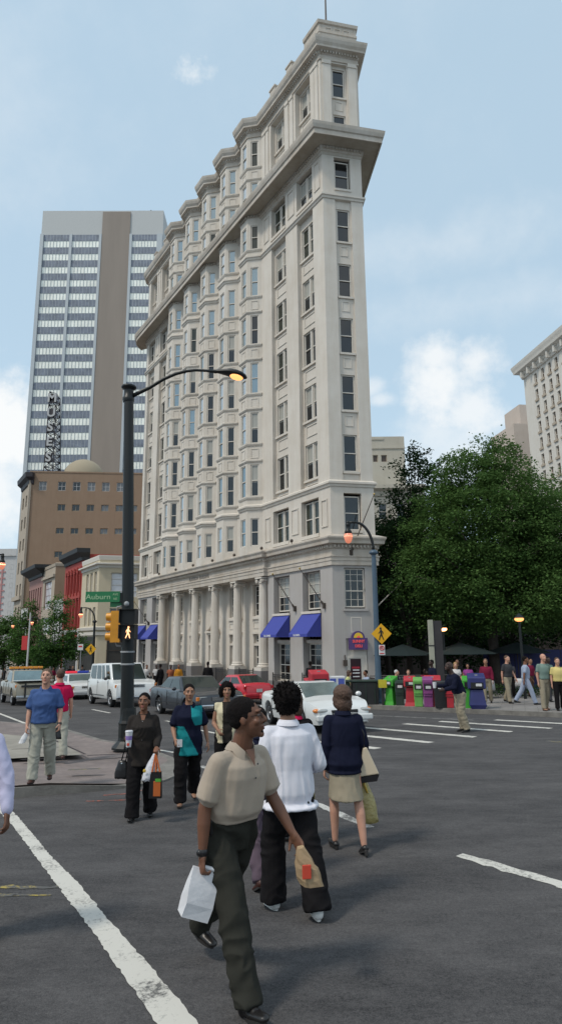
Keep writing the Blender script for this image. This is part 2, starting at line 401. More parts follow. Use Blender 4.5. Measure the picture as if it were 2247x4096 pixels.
for k in STOREY:
    z0, z1 = STOREY[k]
    if k in (3, 9): window(NF, 1.24, z0-.05, z1+.05, .9, 'sash:dark', -.24, 3); NF.bar(wall, CH[0]-.02, CH[1]+.02, z0-.22, z0-.08, -.27, .07)
    else:
        off = -.12 if k < 10 else -.22
        window(NF, 1.24, z0+.002, z1-.002, .8, 'sash:'+glass(z0, 'nose'), off-.1, 3)
        NF.bar(wall, CH[0]+.03, CH[1]-.03, z0-.13, z0-.01, off-.02, off+.1)
        if k not in (4, 10): NF.mould(wall, 1.0, 1.48, z0-.95, z0-.3, off, .03, .05)
# pilasters of the crown on the prow and side
for a, b in ((.14, .66), (1.82, 2.36)):
    NF.bar(wall, a, b, 32.3, 37.75, -.02, .07); NF.bar(wall, a-.03, b+.03, 37.75, 38.02, -.02, .12)
# prow ground floors
NF.wall(wall, 0, 2.5, -1.0, 5.84, [(CH[0]-.05, CH[1]+.1, 3.55, 5.72), (CH[0]-.05, CH[1]+.1, ZG+.05, 2.0)], depth=.2, mi=2)
NF.wall(wall, 0, 2.5, 5.84, 7.2)
window(NF, 1.26, 3.62, 5.7, 1.12, 'grid:dark', -.16, 3)
NF.bar(wall, CH[0]-.15, CH[1]+.2, 3.42, 3.55, -.02, .08, 2)
NF.bar(wall, CH[0]-.05, CH[1]+.1, 2.0, 3.42, -.1, -.02, 0); NF.mould(wall, .95, 1.55, 2.3, 3.1, -.02, .03, .05)
# --- long street side, flat bays
FLAT = [(1.12, 2.88), (4.25, 6.05), (25.1, 26.86), (28.2, 29.95)]
for (u0, u1) in ((0, OA[0]), (OB[4], LEN)):
    fl = [f for f in FLAT if u0 < f[0] < u1]
    LF.wall(wall, u0, u1, 7.2, 10.25, [(a, b, 7.65, 9.8) for a, b in fl], depth=.32)
    LF.wall(wall, u0, u1, 10.25, 28.2, [(a, b, 10.5, 28.1) for a, b in fl], depth=.28)
    LF.wall(wall, u0, u1, 28.2, 31.7, [(a, b, 28.75, 31.1) for a, b in fl], depth=.35)
    LF.wall(wall, u0, u1, 31.7, 38.6, [(a, b, 31.9, 37.95) for a, b in fl], depth=.38)
    for a, b in fl:
        LF.wall(wall, a, b, 10.5, 28.1, [(a+.12, b-.12)+STOREY[k] for k in (4, 5, 6, 7, 8)], off=-.28, depth=.16)
        LF.wall(wall, a, b, 31.9, 37.95, [(a+.12, b-.12)+STOREY[k] for k in (10, 11)], off=-.38, depth=.14)
        for k in STOREY:
            z0, z1 = STOREY[k]; g = 'pair:'+glass(z0, 'flat'); v = 2 if u0 == 0 else .8
            if k in (3, 9):
                window(LF, (a+b)/2, z0-.1, z1+.05, b-a-.12, g, -.28, v); LF.bar(wall, a-.02, b+.02, z0-.3, z0-.1, -.3, .07)
            else:
                off = -.28 if k < 10 else -.38
                window(LF, (a+b)/2, z0+.002, z1-.002, b-a-.27, g, off-.12, v)
                LF.bar(wall, a+.04, b-.04, z0-.14, z0-.01, off-.02, off+.12); LF.mould(wall, a+.3, b-.3, z0-1.0, z0-.3, off, .04, .06)
    # panels between openings, storeys 3 and 9
    for a, b in ((.2, .95), (3.1, 4.0), (6.3, 7.1)) if u0 == 0 else ((27.1, 27.95),):
        LF.mould(wall, a+.08, b-.08, 8.0, 9.55, 0, .05, .07); LF.mould(wall, a+.08, b-.08, 29.0, 30.9, 0, .05, .07)
        for q in ((a, a+.36), (b-.36, b)): LF.bar(wall, q[0], q[1], 31.9, 37.75, -.02, .08); LF.bar(wall, q[0]-.03, q[1]+.03, 37.75, 38.0, -.02, .13)
# the thin strips between oriels
for k in range(4): LF.wall(wall, OB[k], OA[k+1], 7.2, 38.6)
# far rounded corner and the rear and right sides
for a, b in list(zip(ARC[:-1], ARC[1:]))+[(REAR_L, REAR_R), (REAR_R, R0)]:
    f = Face(a, b); f.wall(wall, 0, f.L, -2.6, 38.6)
# roof
wall.add([(p.x, p.y, 38.9) for p in [REAR_R, R0, C0]+ARC], [tuple(range(3+len(ARC)))])
# --- ground floors on the street side
def gz(u, o=0): p = Lp(u, o); return G(p.x, p.y)+.15
for (u0, u1) in ((0, 6.75), (24.95, LEN)):
    fl = [f for f in FLAT if u0 < f[0] < u1]; zb = -1.1 if u0 == 0 else -2.4
    LF.wall(wall, u0, u1, zb, 5.84, [(a, b, 3.5, 5.7) for a, b in fl]+[(a, b, gz(a)+.12, 3.3) for a, b in fl], depth=.42, mi=2)
    LF.wall(wall, u0, u1, 5.84, 7.2)
    LF.bar(wall, u0+.01 if u0 else -.06, u1, zb, gz(u1)+.45 if u0 else -.42, -.02, .06, 3)
    for a, b in fl:
        v = 2 if u0 == 0 else .6
        window(LF, (a+b)/2+.0, 3.62, 5.68, b-a-.2, 'grid:blind', -.36, v); LF.bar(wall, a-.06, b+.06, 3.36, 3.5, -.1, .1)
        window(LF, (a+b)/2, gz(a)+.62, 1.75, b-a-.2, 'grid:dark', -.38, v); LF.bar(wall, a, b, 1.75, 1.95, -.4, -.2); LF.bar(wall, a, b, gz(a)+.1, gz(a)+.62, -.4, -.25, 0)
# --- colonnade: wall set back behind six columns
CF = -.75
bays = []
for k in range(5):
    a, b = 7.27+3.43*k, 7.27+3.43*(k+1); bays.append((a+.82, b-.82))
ops = []
for k, (a, b) in enumerate(bays):
    if k != 2: ops += [(a, b, 3.45, 5.55)]
    ops += [(a, b, gz(a)+.3, 2.35)]
LF.wall(wall, 6.75, 24.95, -2.2, 5.86, ops, off=CF, depth=.25)
for u in (6.75, 24.95): wall.quad(LF.p(u, -2.2, 0), LF.p(u, 5.86, 0), LF.p(u, 5.86, CF), LF.p(u, -2.2, CF))
wall.quad(LF.p(6.75, 5.85, .15), LF.p(24.95, 5.85, .15), LF.p(24.95, 5.85, CF-.1), LF.p(6.75, 5.85, CF-.1))
for k, (a, b) in enumerate(bays):
    if k != 2:
        window(LF, (a+b)/2, 3.5, 5.5, b-a-.1, 'grid:'+('olive' if k % 2 else 'dark'), CF-.15, 1.6)
        LF.bar(wall, a-.12, b+.12, 3.3, 3.45, CF-.02, CF+.12); LF.mould(wall, a-.15, b+.15, 3.4, 5.7, CF, .05, .1); LF.mould(wall, a, b, 2.7, 3.15, CF, .04, .06)
    LF.bar(wall, a-.1, b+.1, 2.35, 2.5, CF-.02, CF+.14)
    LF.bar(wall, a-.0, b+.0, 1.6, 1.75, CF-.14, CF-.02)
    window(LF, (a+b)/2, 1.76, 2.34, b-a-.04, 'grid:dark', CF-.2, 1.2)
wobj = wall.build('wall', ['cream_paint', 'recess_paint', 'grey_paint', 'granite'], BUILD)
# doors in the colonnade
for k, (a, b) in enumerate(bays):
    mb = MB(); zb = gz(a)+.3; o = CF-.2
    if k in (0, 1, 3):     # glazed door pair
        LF.bar(mb, a+.02, b-.02, zb, 1.6, o-.05, o-.045, 1)
        for q in range(5): uu = a+.05+(b-a-.1)*q/4; LF.bar(mb, uu-.035, uu+.035, zb, 1.6, o-.04, o+.02, 0)
        for z in (zb+.1, zb+1.0, zb+1.7): LF.bar(mb, a+.02, b-.02, z-.04, z+.04, o-.035, o+.015, 0)
    else:                  # panelled doors
        LF.bar(mb, a+.02, b-.5 if k == 4 else b-.02, zb, 1.6, o-.06, o, 0)
        for q in range(2): LF.mould(mb, a+.1+q*.85, a+.85+q*.85, zb+.2, 1.4, o, .03, .06, 0)
        if k == 4: LF.bar(mb, b-.5, b-.02, zb, 1.6, o-.06, o-.05, 1)
    d = mb.build('door', ['window_frame' if k in (0, 1, 3) else 'door_paint', 'glass_dark'], BUILD)
    hm = MB(); q = LF.p((a+b)/2+.1, zb+1.0, o+.05); hm.ell(q, (.04, .04, .04), 8, 6); hm.build('handle', 'worn_brass', d, smooth=True)
# carved oval over the middle door
mb = MB(); a, b = bays[2]; c = LF.p((a+b)/2, 4.6, CF)
ring = []
for k in range(24):
    t = 2*pi*k/24; ring.append(LF.p((a+b)/2+.42*cos(t), 4.6+.72*sin(t), CF+.04))
mb.tube(ring+[ring[0]], .09, 8)
for k in range(40):
    t = 2*pi*k/40; rr = 1.25+.12*sin(7*t); mb.ell(LF.p((a+b)/2+.5*rr*cos(t), 4.6+.8*rr*sin(t), CF+.03), (.09, .07, .09), 8, 5)
for sg in (-1, 1):
    for k in range(10): t = k/9; mb.ell(LF.p((a+b)/2+sg*(.15+.75*t), 2.75+.5*(1-t)**2, CF+.12), (.09, .1, .1), 8, 5)
mb.add([LF.p((a+b)/2+.36*cos(2*pi*k/20), 4.6+.64*sin(2*pi*k/20), CF+.02) for k in range(20)], [tuple(range(20))], 1)
LF.bar(mb, a-.15, b+.15, 2.5, 2.62, CF, CF+.3)
mb.build('carved_surround', ['cream_paint', 'glass_dark'], BUILD, smooth=False)
# --- columns
for k in range(6):
    u = 7.27+3.43*k; zb = gz(u, .2); q = Lp(u, .02); top = 5.83
    mb = MB(); n = 40; rings = []
    for i in range(13):
        t = i/12; r0 = .31-.045*t**1.6; z = .55+(top-.42-.55)*t
        rings.append([(q.x+(r0-(.018 if j % 2 else 0))*cos(2*pi*j/n), q.y+(r0-(.018 if j % 2 else 0))*sin(2*pi*j/n), z) for j in range(n)])
    mb.loft(rings); col = mb.build('column', 'cream_paint', BUILD, smooth=False)
    b_ = MB(); ang = -HL
    b_.box((q.x, q.y, (zb-.3+.12)/2+.0), (.92, .92, .12-(zb-.3)), ang, mi=1)
    b_.box((q.x, q.y, .12+.1), (.86, .86, .2), ang)
    b_.lathe((q.x, q.y, .32), [(.40, 0), (.43, .05), (.40, .1), (.35, .12), (.335, .15), (.365, .19), (.34, .23), (.315, .25)], 28)
    b_.build('column_base', ['cream_paint', 'granite'], col)
    c_ = MB(); cz = top-.42
    c_.lathe((q.x, q.y, cz), [(.27, 0), (.30, .03), (.30, .06), (.275, .08), (.33, .18)], 24)
    c_.box((q.x, q.y, top-.06), (.78, .78, .1), ang)
    for su in (-1, 1):
        for so_ in (-1, 1):
            vq = Lp(u+su*.29, .02+so_*.29); e = Vector((NL.x, NL.y, 0)); s0 = Vector((vq.x, vq.y, top-.24))
            c_.tube([s0-e*.07, s0+e*.06], .125, 14); c_.tube([s0-e*.09, s0+e*.09], .05, 8)
        va = Lp(u+su*.29, -.24); vb = Lp(u+su*.29, .28); c_.tube([(va.x, va.y, top-.21), (vb.x, vb.y, top-.21)], .09, 10)
    c_.build('capital', 'cream_paint', col)
# --- entablature over the ground floors
def prof(*p): return list(p)
mb = MB()
ent = [REAR_R, R0, C0, Lp(6.7), Lp(6.78, .28), Lp(24.92, .28), Lp(25.0), *ARC, REAR_R]
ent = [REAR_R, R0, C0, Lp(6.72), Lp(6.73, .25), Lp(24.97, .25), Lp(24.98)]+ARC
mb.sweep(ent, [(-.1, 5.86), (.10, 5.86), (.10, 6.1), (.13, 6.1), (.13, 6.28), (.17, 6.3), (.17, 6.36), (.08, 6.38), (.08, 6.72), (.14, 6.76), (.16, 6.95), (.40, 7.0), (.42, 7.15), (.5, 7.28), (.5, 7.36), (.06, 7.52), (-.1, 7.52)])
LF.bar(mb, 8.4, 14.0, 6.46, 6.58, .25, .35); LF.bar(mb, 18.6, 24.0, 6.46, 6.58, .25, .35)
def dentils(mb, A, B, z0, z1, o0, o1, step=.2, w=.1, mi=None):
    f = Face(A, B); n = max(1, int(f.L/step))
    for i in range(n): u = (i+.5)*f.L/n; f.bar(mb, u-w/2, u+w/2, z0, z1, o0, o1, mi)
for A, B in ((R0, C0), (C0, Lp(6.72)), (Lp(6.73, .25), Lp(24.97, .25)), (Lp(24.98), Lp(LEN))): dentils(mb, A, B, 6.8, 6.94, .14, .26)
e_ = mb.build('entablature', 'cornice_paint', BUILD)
put_text('inscription', 'FLATIRON  BUILDING', .36, .02, 'inscription', e_, LF.p(16.3, 6.55, .345), (-UL.x, -UL.y, 0), bold=True)
# flood lamps along the top of the entablature
for u in (7.0, 10.7, 14.1, 17.5, 20.9, 24.6, 3.5, -.1):
    mb = MB(); p = LF.p(u, 7.62, .3) if u > 0 else NF.p(1.6, 7.6, .3)
    mb.ell(p, (.1, .1, .11), 10, 6); mb.tube([(p[0], p[1], p[2]-.2), p], .025, 6); mb.build('floodlight', 'bronze', BUILD, smooth=True)
# --- string courses
for z in (10.32, 28.24):
    mb = MB(); mb.sweep(outline(), [(-.05, z-.14), (.06, z-.12), (.09, z), (.16, z+.04), (.16, z+.15), (.0, z+.26), (-.05, z+.26)]); mb.build('string_course', 'cream_paint', BUILD)
# --- main cornice, straight over the oriels, with dentils under a deep soffit
mb = MB(); ol = outline(False)
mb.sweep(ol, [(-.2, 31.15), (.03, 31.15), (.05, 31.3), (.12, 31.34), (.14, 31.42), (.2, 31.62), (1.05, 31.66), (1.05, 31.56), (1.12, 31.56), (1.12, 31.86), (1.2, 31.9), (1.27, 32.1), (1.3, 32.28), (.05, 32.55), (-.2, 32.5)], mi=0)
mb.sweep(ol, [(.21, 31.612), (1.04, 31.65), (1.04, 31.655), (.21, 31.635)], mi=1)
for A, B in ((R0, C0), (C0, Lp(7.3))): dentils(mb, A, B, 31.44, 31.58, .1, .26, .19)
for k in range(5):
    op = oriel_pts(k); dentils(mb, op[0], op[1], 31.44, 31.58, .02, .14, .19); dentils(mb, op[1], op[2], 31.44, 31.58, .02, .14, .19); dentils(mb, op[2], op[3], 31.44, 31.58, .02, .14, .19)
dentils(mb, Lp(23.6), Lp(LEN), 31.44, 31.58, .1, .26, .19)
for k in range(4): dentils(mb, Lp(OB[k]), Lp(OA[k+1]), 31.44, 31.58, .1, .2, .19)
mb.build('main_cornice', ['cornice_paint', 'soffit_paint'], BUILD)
# --- roof cornice, breaking round the oriels
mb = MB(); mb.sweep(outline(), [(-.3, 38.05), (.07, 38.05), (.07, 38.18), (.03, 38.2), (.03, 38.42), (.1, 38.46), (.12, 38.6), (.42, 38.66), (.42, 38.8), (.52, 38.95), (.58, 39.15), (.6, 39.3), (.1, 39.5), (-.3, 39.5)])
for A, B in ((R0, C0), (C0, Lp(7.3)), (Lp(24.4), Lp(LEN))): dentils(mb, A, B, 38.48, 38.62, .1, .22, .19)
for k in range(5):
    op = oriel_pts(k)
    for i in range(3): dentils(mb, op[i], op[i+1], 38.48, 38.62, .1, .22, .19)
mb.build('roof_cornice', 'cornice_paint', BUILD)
# --- parapet
mb = MB()
pl = [REAR_R, R0, C0, Lp(7.2), Lp(24.6)]+ARC
mb.sweep(pl, [(-.35, 39.4), (-.05, 39.4), (-.05, 40.15), (.04, 40.18), (.04, 40.34), (-.05, 40.4), (-.35, 40.4)])
bp = [R0+UR*1.9, R0, C0, Lp(1.7)]
mb.sweep(bp, [(-.45, 39.42), (.0, 39.42), (.0, 40.8), (.09, 40.84), (.12, 41.05), (.0, 41.14), (-.45, 41.14)])
wd = Face(Lp(1.7, -.6), R0+UR*1.9)
mb.add([(q.x, q.y, 41.1) for q in (C0, R0, R0+UR*1.9, Lp(1.7))], [(0, 1, 2, 3)])
mb.quad(wd.p(0, 39.4), wd.p(wd.L, 39.4), wd.p(wd.L, 41.1), wd.p(0, 41.1))
for a, b in ((3.2, 3.9), (5.4, 6.1), (26.0, 26.6), (28.6, 29.2)): LF.bar(mb, a, b, 39.42, 40.72, -.34, .02); LF.bar(mb, a-.05, b+.05, 40.72, 40.84, -.36, .08)
for q in (.45, 1.05, 1.65): NF.mould(mb, q, q+.45, 40.2, 40.62, .0, .03, .06)
mb.build('parapet', 'cornice_paint', BUILD)
mb = MB(); q = C0+(R0-C0)*.35+UL*.6; mb.tube([(q.x, q.y, 40.9), (q.x, q.y, 41.3), (q.x, q.y, 47)], [.1, .065, .04], 10); mb.ell((q.x, q.y, 47.05), (.1, .1, .1), 10, 6); mb.build('roof_flagpole', 'bronze', BUILD, smooth=True)
# --- oriels
for k in range(5):
    op = oriel_pts(k); mb = MB()
    for i in range(3):
        f = Face(op[i], op[i+1]); uc = f.L/2; w = .56 if i != 1 else .64; h = w/2
        ops = [(uc-h, uc+h)+STOREY[s] for s in STOREY]
        f.wall(mb, 0, f.L, 7.3, 31.7, [o for o in ops if o[2] < 31], depth=.1); f.wall(mb, 0, f.L, 31.7, 38.6, [o for o in ops if o[2] > 31], depth=.1)
        for s in STOREY:
            z0, z1 = STOREY[s]
            window(f, uc, z0+.002, z1-.002, w-.02, 'sash:'+glass(z0, 'front' if i == 1 else 'angled'), -.07, (1.3 if i == 0 else (1.0 if i == 1 else .1))*(1-.08*k))
            if s not in (4, 10): f.mould(mb, uc-.27, uc+.27, z0-1.02 if s not in (3, 9) else z0-.3, z0-.36, 0, .03, .05) if s not in (3, 9) else None
    for s in STOREY:
        z0, z1 = STOREY[s]
        if s not in (3,): mb.sweep(op, [(-.03, z0-.2), (.05, z0-.18), (.1, z0-.08), (.1, z0-.0), (-.03, z0+.0)])
        if s not in (3, 8, 9, 11): mb.sweep(op, [(-.03, z1+.14), (.04, z1+.14), (.1, z1+.22), (.1, z1+.3), (-.03, z1+.33)])
    mb.add([(p.x, p.y, 39.0) for p in op], [(0, 1, 2, 3)])
    mb.build('oriel', 'cream_paint', BUILD)
# --- hang the windows: the hundred that show largest as parts, the rest as one
WLIST.sort(key=lambda t: -t[7]*(1 if t[2] < 30 else .8))
rest_f, rest_p = bmesh.new(), bmesh.new()
restm = {}
for i, (f, u, z0, z1, wd_, kind, o, v) in enumerate(WLIST):
    fme, pme = win_mesh(wd_, z1-z0, kind); m4 = f.mat4(u, z0, o)
    if i < 99:
        wo = link('window', fme, BUILD, m4); link('pane', pme, wo)
    else: restm.setdefault(0, []).append((fme, pme, m4))
mb = MB(); names = ['window_frame', 'glass_dark', 'glass_olive', 'glass_sky', 'glass_bright', 'glass_blind']
for fme, pme, m4 in restm.get(0, []):
    for me in (fme, pme):
        idx = [names.index(m.name.split('.')[0]) if m.name.split('.')[0] in names else 0 for m in me.materials]
        o0 = len(mb.v); mb.v += [tuple(m4 @ v.co) for v in me.vertices]
        for p in me.polygons: mb.f.append(tuple(o0+q for q in p.vertices)); mb.m.append(idx[p.material_index])
ro = mb.build('window', names, None); ro.parent = BUILD; tag(ro, kind='stuff')
# --- awnings
def awning(u0, u1, txt, face=LF):
    mb = MB(); o1 = .95; zt, zb = 3.36, 2.12
    a, b = face.p(u0, zt, .03), face.p(u1, zt, .03); c, d = face.p(u1, zb+.13, o1), face.p(u0, zb+.13, o1)
    c2, d2 = face.p(u1, zb, o1), face.p(u0, zb, o1); a2, b2 = face.p(u0, zb, .03), face.p(u1, zb, .03)
    mb.add([a, b, c, d, c2, d2, a2, b2], [(0, 1, 2, 3), (3, 2, 4, 5), (0, 3, 5, 6), (1, 7, 4, 2)])
    for p in ((a, d), (b, c), (d2, c2), (a2, d2), (b2, c2)): mb.tube([p[0], p[1]], .022, 6)
    o = mb.build('awning', 'awning_blue', BUILD)
    if txt: put_text('lettering', txt, .15, .006, 'white_letters', o, face.p((u0+u1)/2+.1, zb+.07, o1+.012), (-UL.x, -UL.y, 0), bold=True)
    return o
awning(1.1, 2.9, 'U.S. INFO.'); awning(4.25, 6.05, 'U.S. LOANS'); awning(25.1, 26.86, ''); awning(28.2, 29.95, '')
# --- slanting flagpoles on the wall
def wallpole(base, tip, r=.03):
    mb = MB(); b = Vector(base); t = Vector(tip); mb.tube([b, t], [r, r*.6], 8); mb.ell(t, (.06, .06, .06), 8, 6, mi=1); mb.tube([b-(t-b).normalized()*.05, b+(t-b).normalized()*.25], r*2, 8)
    d = (b-t).normalized(); mb.box(b+Vector((0, 0, -.02)), (.14, .14, .3), -HL)
    mb.build('wall_flagpole', ['bronze', 'worn_brass'], BUILD, smooth=False)
wallpole(LF.p(.72, 3.75, .08), LF.p(1.4, 5.75, 1.15)); wallpole(LF.p(3.6, 3.72, .08), LF.p(4.25, 5.7, 1.15)); wallpole(LF.p(27.4, 3.5, .08), LF.p(28.1, 5.4, 1.2))
wallpole(NF.p(1.45, 6.55, .1), NF.p(.35, 9.6, 1.0), .035)
mb = MB(); q = NF.p(-.02, 3.7, -.1); mb.tube([q, (q[0]+1.4, q[1]+.3, q[2]+1.3)], [.035, .02], 8); mb.build('wall_flagpole', 'window_frame', BUILD, smooth=True)
# --- iron railings before the ground floor windows
def railing(u0, u1, o, z):
    mb = MB(); n = int((u1-u0)/.13)
    for i in range(n+1): uu = u0+(u1-u0)*i/n; mb.tube([LF.p(uu, z, o), LF.p(uu, z+1.0, o)], .012, 5)
    for zz in (.1, .85, .97): mb.tube([LF.p(u0, z+zz, o), LF.p(u1, z+zz, o)], .018, 5)
    for uu in (u0, u1): mb.tube([LF.p(uu, z, o), LF.p(uu, z+1.1, o)], .035, 6)
    mb.build('railing', 'iron', BUILD)
railing(1.12, 2.88, .1, gz(2)-.0); railing(4.25, 6.05, .1, gz(5)); railing(8.1, 9.9, .3, gz(9)+.3); railing(11.5, 13.3, .3, gz(12)+.3); railing(18.3, 20.1, .3, gz(19)+.2)
# --- sign with the half sun over the prow door, and the door
mat('sign_purple', (.09, .05, .17), .4); mat('sign_red', (.62, .07, .08), .35, emit=(.9, .1, .1), es=.25); mat('sun_yellow', (.8, .52, .04), .4); mat('poster_dark', (.03, .01, .015), .3); mat('poster_red', (.35, .02, .04), .4)
mb = MB(); NF.bar(mb, .72, 1.72, 1.42, 2.02, .02, .18, 0)
c = [(1.22+.36*cos(pi*k/12), 2.02+.36*sin(pi*k/12)) for k in range(13)]
mb.hexa([NF.p(u, z, .03) for u, z in c], [NF.p(u, z, .17) for u, z in c], 0)
c = [(1.22+.25*cos(pi*k/12), 2.03+.26*sin(pi*k/12)) for k in range(13)]
mb.hexa([NF.p(u, z, .15) for u, z in c], [NF.p(u, z, .19) for u, z in c], 1)
c = [(1.22+.09*cos(pi*k/12), 2.03+.1*sin(pi*k/12)) for k in range(13)]
mb.hexa([NF.p(u, z, .16) for u, z in c], [NF.p(u, z, .2) for u, z in c], 2)
sg = mb.build('shop_sign', ['sign_purple', 'sun_yellow', 'sign_red'], BUILD)
dn = -(NF.d.x), -(NF.d.y)
put_text('lettering', 'SUNNY', .2, .02, 'sign_red', sg, NF.p(1.22, 1.84, .195), (dn[0], dn[1], 0), bold=True); put_text('lettering', 'DELI', .2, .02, 'sign_red', sg, NF.p(1.22, 1.6, .195), (dn[0], dn[1], 0), bold=True)
mb = MB(); NF.bar(mb, .69, 1.84, 1.1, 2.0, -.19, -.12, 0); NF.bar(mb, .70, 1.84, ZG+.1, 1.1, -.16, -.06, 0); NF.bar(mb, 1.05, 1.62, -.75, .95, -.07, -.045, 1); NF.mould(mb, .72, 1.82, -1.2, 1.1, -.06, .04, .1)
for z, w_ in ((.35, .36), (.2, .4), (.02, .38), (-.15, .3)): NF.bar(mb, 1.33-w_/2, 1.33+w_/2, z, z+.05, -.05, -.035, 2)
NF.bar(mb, 1.12, 1.55, .45, .55, -.05, -.036, 3)
mb.build('door', ['window_frame', 'poster_dark', 'white_letters', 'poster_red'], BUILD)
mb = MB(); mb.box(NF.p(1.95, .75, .1), (.12, .2, .3), -R(78)); mb.tube([NF.p(1.95, .9, .1), NF.p(1.95, 1.15, .05)], .03, 6); mb.build('call_box', 'bronze', BUILD)
# ------------------------------------------------------------------ ground, roads, pavements
def asphalt(name):
    m, nt, b = new_mat(name); N = nt.nodes; Lk = nt.links
    tc = N.new('ShaderNodeTexCoord')
    def nz(scale, det, st=None, rough=.6):
        n = N.new('ShaderNodeTexNoise'); n.inputs['Scale'].default_value = scale; n.inputs['Detail'].default_value = det; n.inputs['Roughness'].default_value = rough
        mp = N.new('ShaderNodeMapping'); Lk.new(tc.outputs['Object'], mp.inputs['Vector'])
        if st: mp.inputs['Scale'].default_value = st[0]; mp.inputs['Rotation'].default_value = (0, 0, st[1])
        Lk.new(mp.outputs[0], n.inputs['Vector']); return n.outputs['Fac']
    big = nz(.55, 5, ((1, 2.4, 1), .12)); mid = nz(2.6, 7, ((1, 2.2, 1), .05), .75); grit = nz(120, 3); spk = nz(38, 4, None, .8)
    def add(a, b_, wt):
        q = N.new('ShaderNodeMath'); q.operation = 'MULTIPLY_ADD'; Lk.new(b_, q.inputs[0]); q.inputs[1].default_value = wt
        if isinstance(a, float): q.inputs[2].default_value = a
        else: Lk.new(a, q.inputs[2])
        return q.outputs[0]
    s = add(0.0, big, .42); s = add(s, mid, .42); s = add(s, grit, .6); s = add(s, spk, .55)
    r = N.new('ShaderNodeValToRGB'); Lk.new(s, r.inputs[0]); r.color_ramp.elements[0].position = .72; r.color_ramp.elements[0].color = (.026, .026, .028, 1)
    r.color_ramp.elements[1].position = 1.0; r.color_ramp.elements[1].color = (.132, .126, .126, 1)
    rr = N.new('ShaderNodeMapRange'); Lk.new(s, rr.inputs['Value'])
    rr.inputs['From Min'].default_value = .7; rr.inputs['From Max'].default_value = 1.3
    Lk.new(rr.outputs[0], r.inputs[0]); r.color_ramp.elements[0].position = .12; r.color_ramp.elements[1].position = .92
    Lk.new(r.outputs[0], b.inputs['Base Color']); b.inputs['Roughness'].default_value = .95; b.inputs['Specular IOR Level'].default_value = .25
    bp = N.new('ShaderNodeBump'); bp.inputs['Strength'].default_value = .5; bp.inputs['Distance'].default_value = .012; Lk.new(add(grit, spk, .8), bp.inputs['Height']); Lk.new(bp.outputs[0], b.inputs['Normal'])
    MATS[name] = m
asphalt('asphalt')
def paint(name, col, wear=.45):
    m, nt, b = new_mat(name); N = nt.nodes; Lk = nt.links
    tc = N.new('ShaderNodeTexCoord'); n = N.new('ShaderNodeTexNoise'); n.inputs['Scale'].default_value = 26; n.inputs['Detail'].default_value = 8; n.inputs['Roughness'].default_value = .8; Lk.new(tc.outputs['Object'], n.inputs['Vector'])
    n2 = N.new('ShaderNodeTexNoise'); n2.inputs['Scale'].default_value = 3; n2.inputs['Detail'].default_value = 5; Lk.new(tc.outputs['Object'], n2.inputs['Vector'])
    a = N.new('ShaderNodeMath'); a.operation = 'MULTIPLY_ADD'; Lk.new(n2.outputs['Fac'], a.inputs[0]); a.inputs[1].default_value = .6; Lk.new(n.outputs['Fac'], a.inputs[2])
    r = N.new('ShaderNodeMapRange'); Lk.new(a.outputs[0], r.inputs['Value']); r.inputs['From Min'].default_value = wear; r.inputs['From Max'].default_value = wear+.16
    mx = N.new('ShaderNodeMix'); mx.data_type = 'RGBA'; mx.inputs['A'].default_value = (.09, .088, .085, 1); mx.inputs['B'].default_value = col+(1,); Lk.new(r.outputs[0], mx.inputs['Factor'])
    Lk.new(mx.outputs['Result'], b.inputs['Base Color']); b.inputs['Roughness'].default_value = .75; MATS[name] = m
paint('road_white', (.56, .54, .49), .60); paint('road_white_worn', (.52, .51, .48), .70); paint('road_yellow', (.45, .34, .05), .80); paint('spray_orange', (.55, .10, .04), .76)
brick('island_paving', (.30, .235, .215), (.24, .19, .175), (.15, .125, .12), bw=.2, bh=.2)
def pav(name, c1, c2, sc):   # flat paving pattern, horizontal plane
    m, nt, b = new_mat(name); N = nt.nodes; Lk = nt.links
    tc = N.new('ShaderNodeTexCoord'); mp = N.new('ShaderNodeMapping'); Lk.new(tc.outputs['Object'], mp.inputs['Vector']); mp.inputs['Rotation'].default_value = (0, 0, .35)
    t = N.new('ShaderNodeTexBrick'); Lk.new(mp.outputs[0], t.inputs['Vector']); t.inputs['Color1'].default_value = c1+(1,); t.inputs['Color2'].default_value = c2+(1,); t.inputs['Mortar'].default_value = tuple(q*.55 for q in c1)+(1,)
    t.inputs['Scale'].default_value = sc; t.inputs['Brick Width'].default_value = .5; t.inputs['Row Height'].default_value = .25; t.inputs['Mortar Size'].default_value = .008
    n = N.new('ShaderNodeTexNoise'); n.inputs['Scale'].default_value = .9; n.inputs['Detail'].default_value = 8; n.inputs['Roughness'].default_value = .7; Lk.new(tc.outputs['Object'], n.inputs['Vector'])
    r = N.new('ShaderNodeMapRange'); Lk.new(n.outputs['Fac'], r.inputs['Value']); r.inputs['From Min'].default_value = .3; r.inputs['From Max'].default_value = .7; r.inputs['To Min'].default_value = .72; r.inputs['To Max'].default_value = 1.15
    v = N.new('ShaderNodeVectorMath'); v.operation = 'SCALE'; Lk.new(t.outputs['Color'], v.inputs[0]); Lk.new(r.outputs[0], v.inputs['Scale']); Lk.new(v.outputs[0], b.inputs['Base Color']); b.inputs['Roughness'].default_value = .85; MATS[name] = m
pav('island_paving', (.225, .185, .172), (.19, .158, .15), 2.2); pav('pavement', (.25, .235, .22), (.22, .205, .20), .6)
mat('concrete', (.27, .25, .215), .85, var=.22, vscale=1.5, bump=.2); mat('kerb_stone', (.17, .16, .145), .85, var=.35, vscale=2.5, bump=.3, bscale=30); mat('joint_dark', (.03, .022, .025), .9)
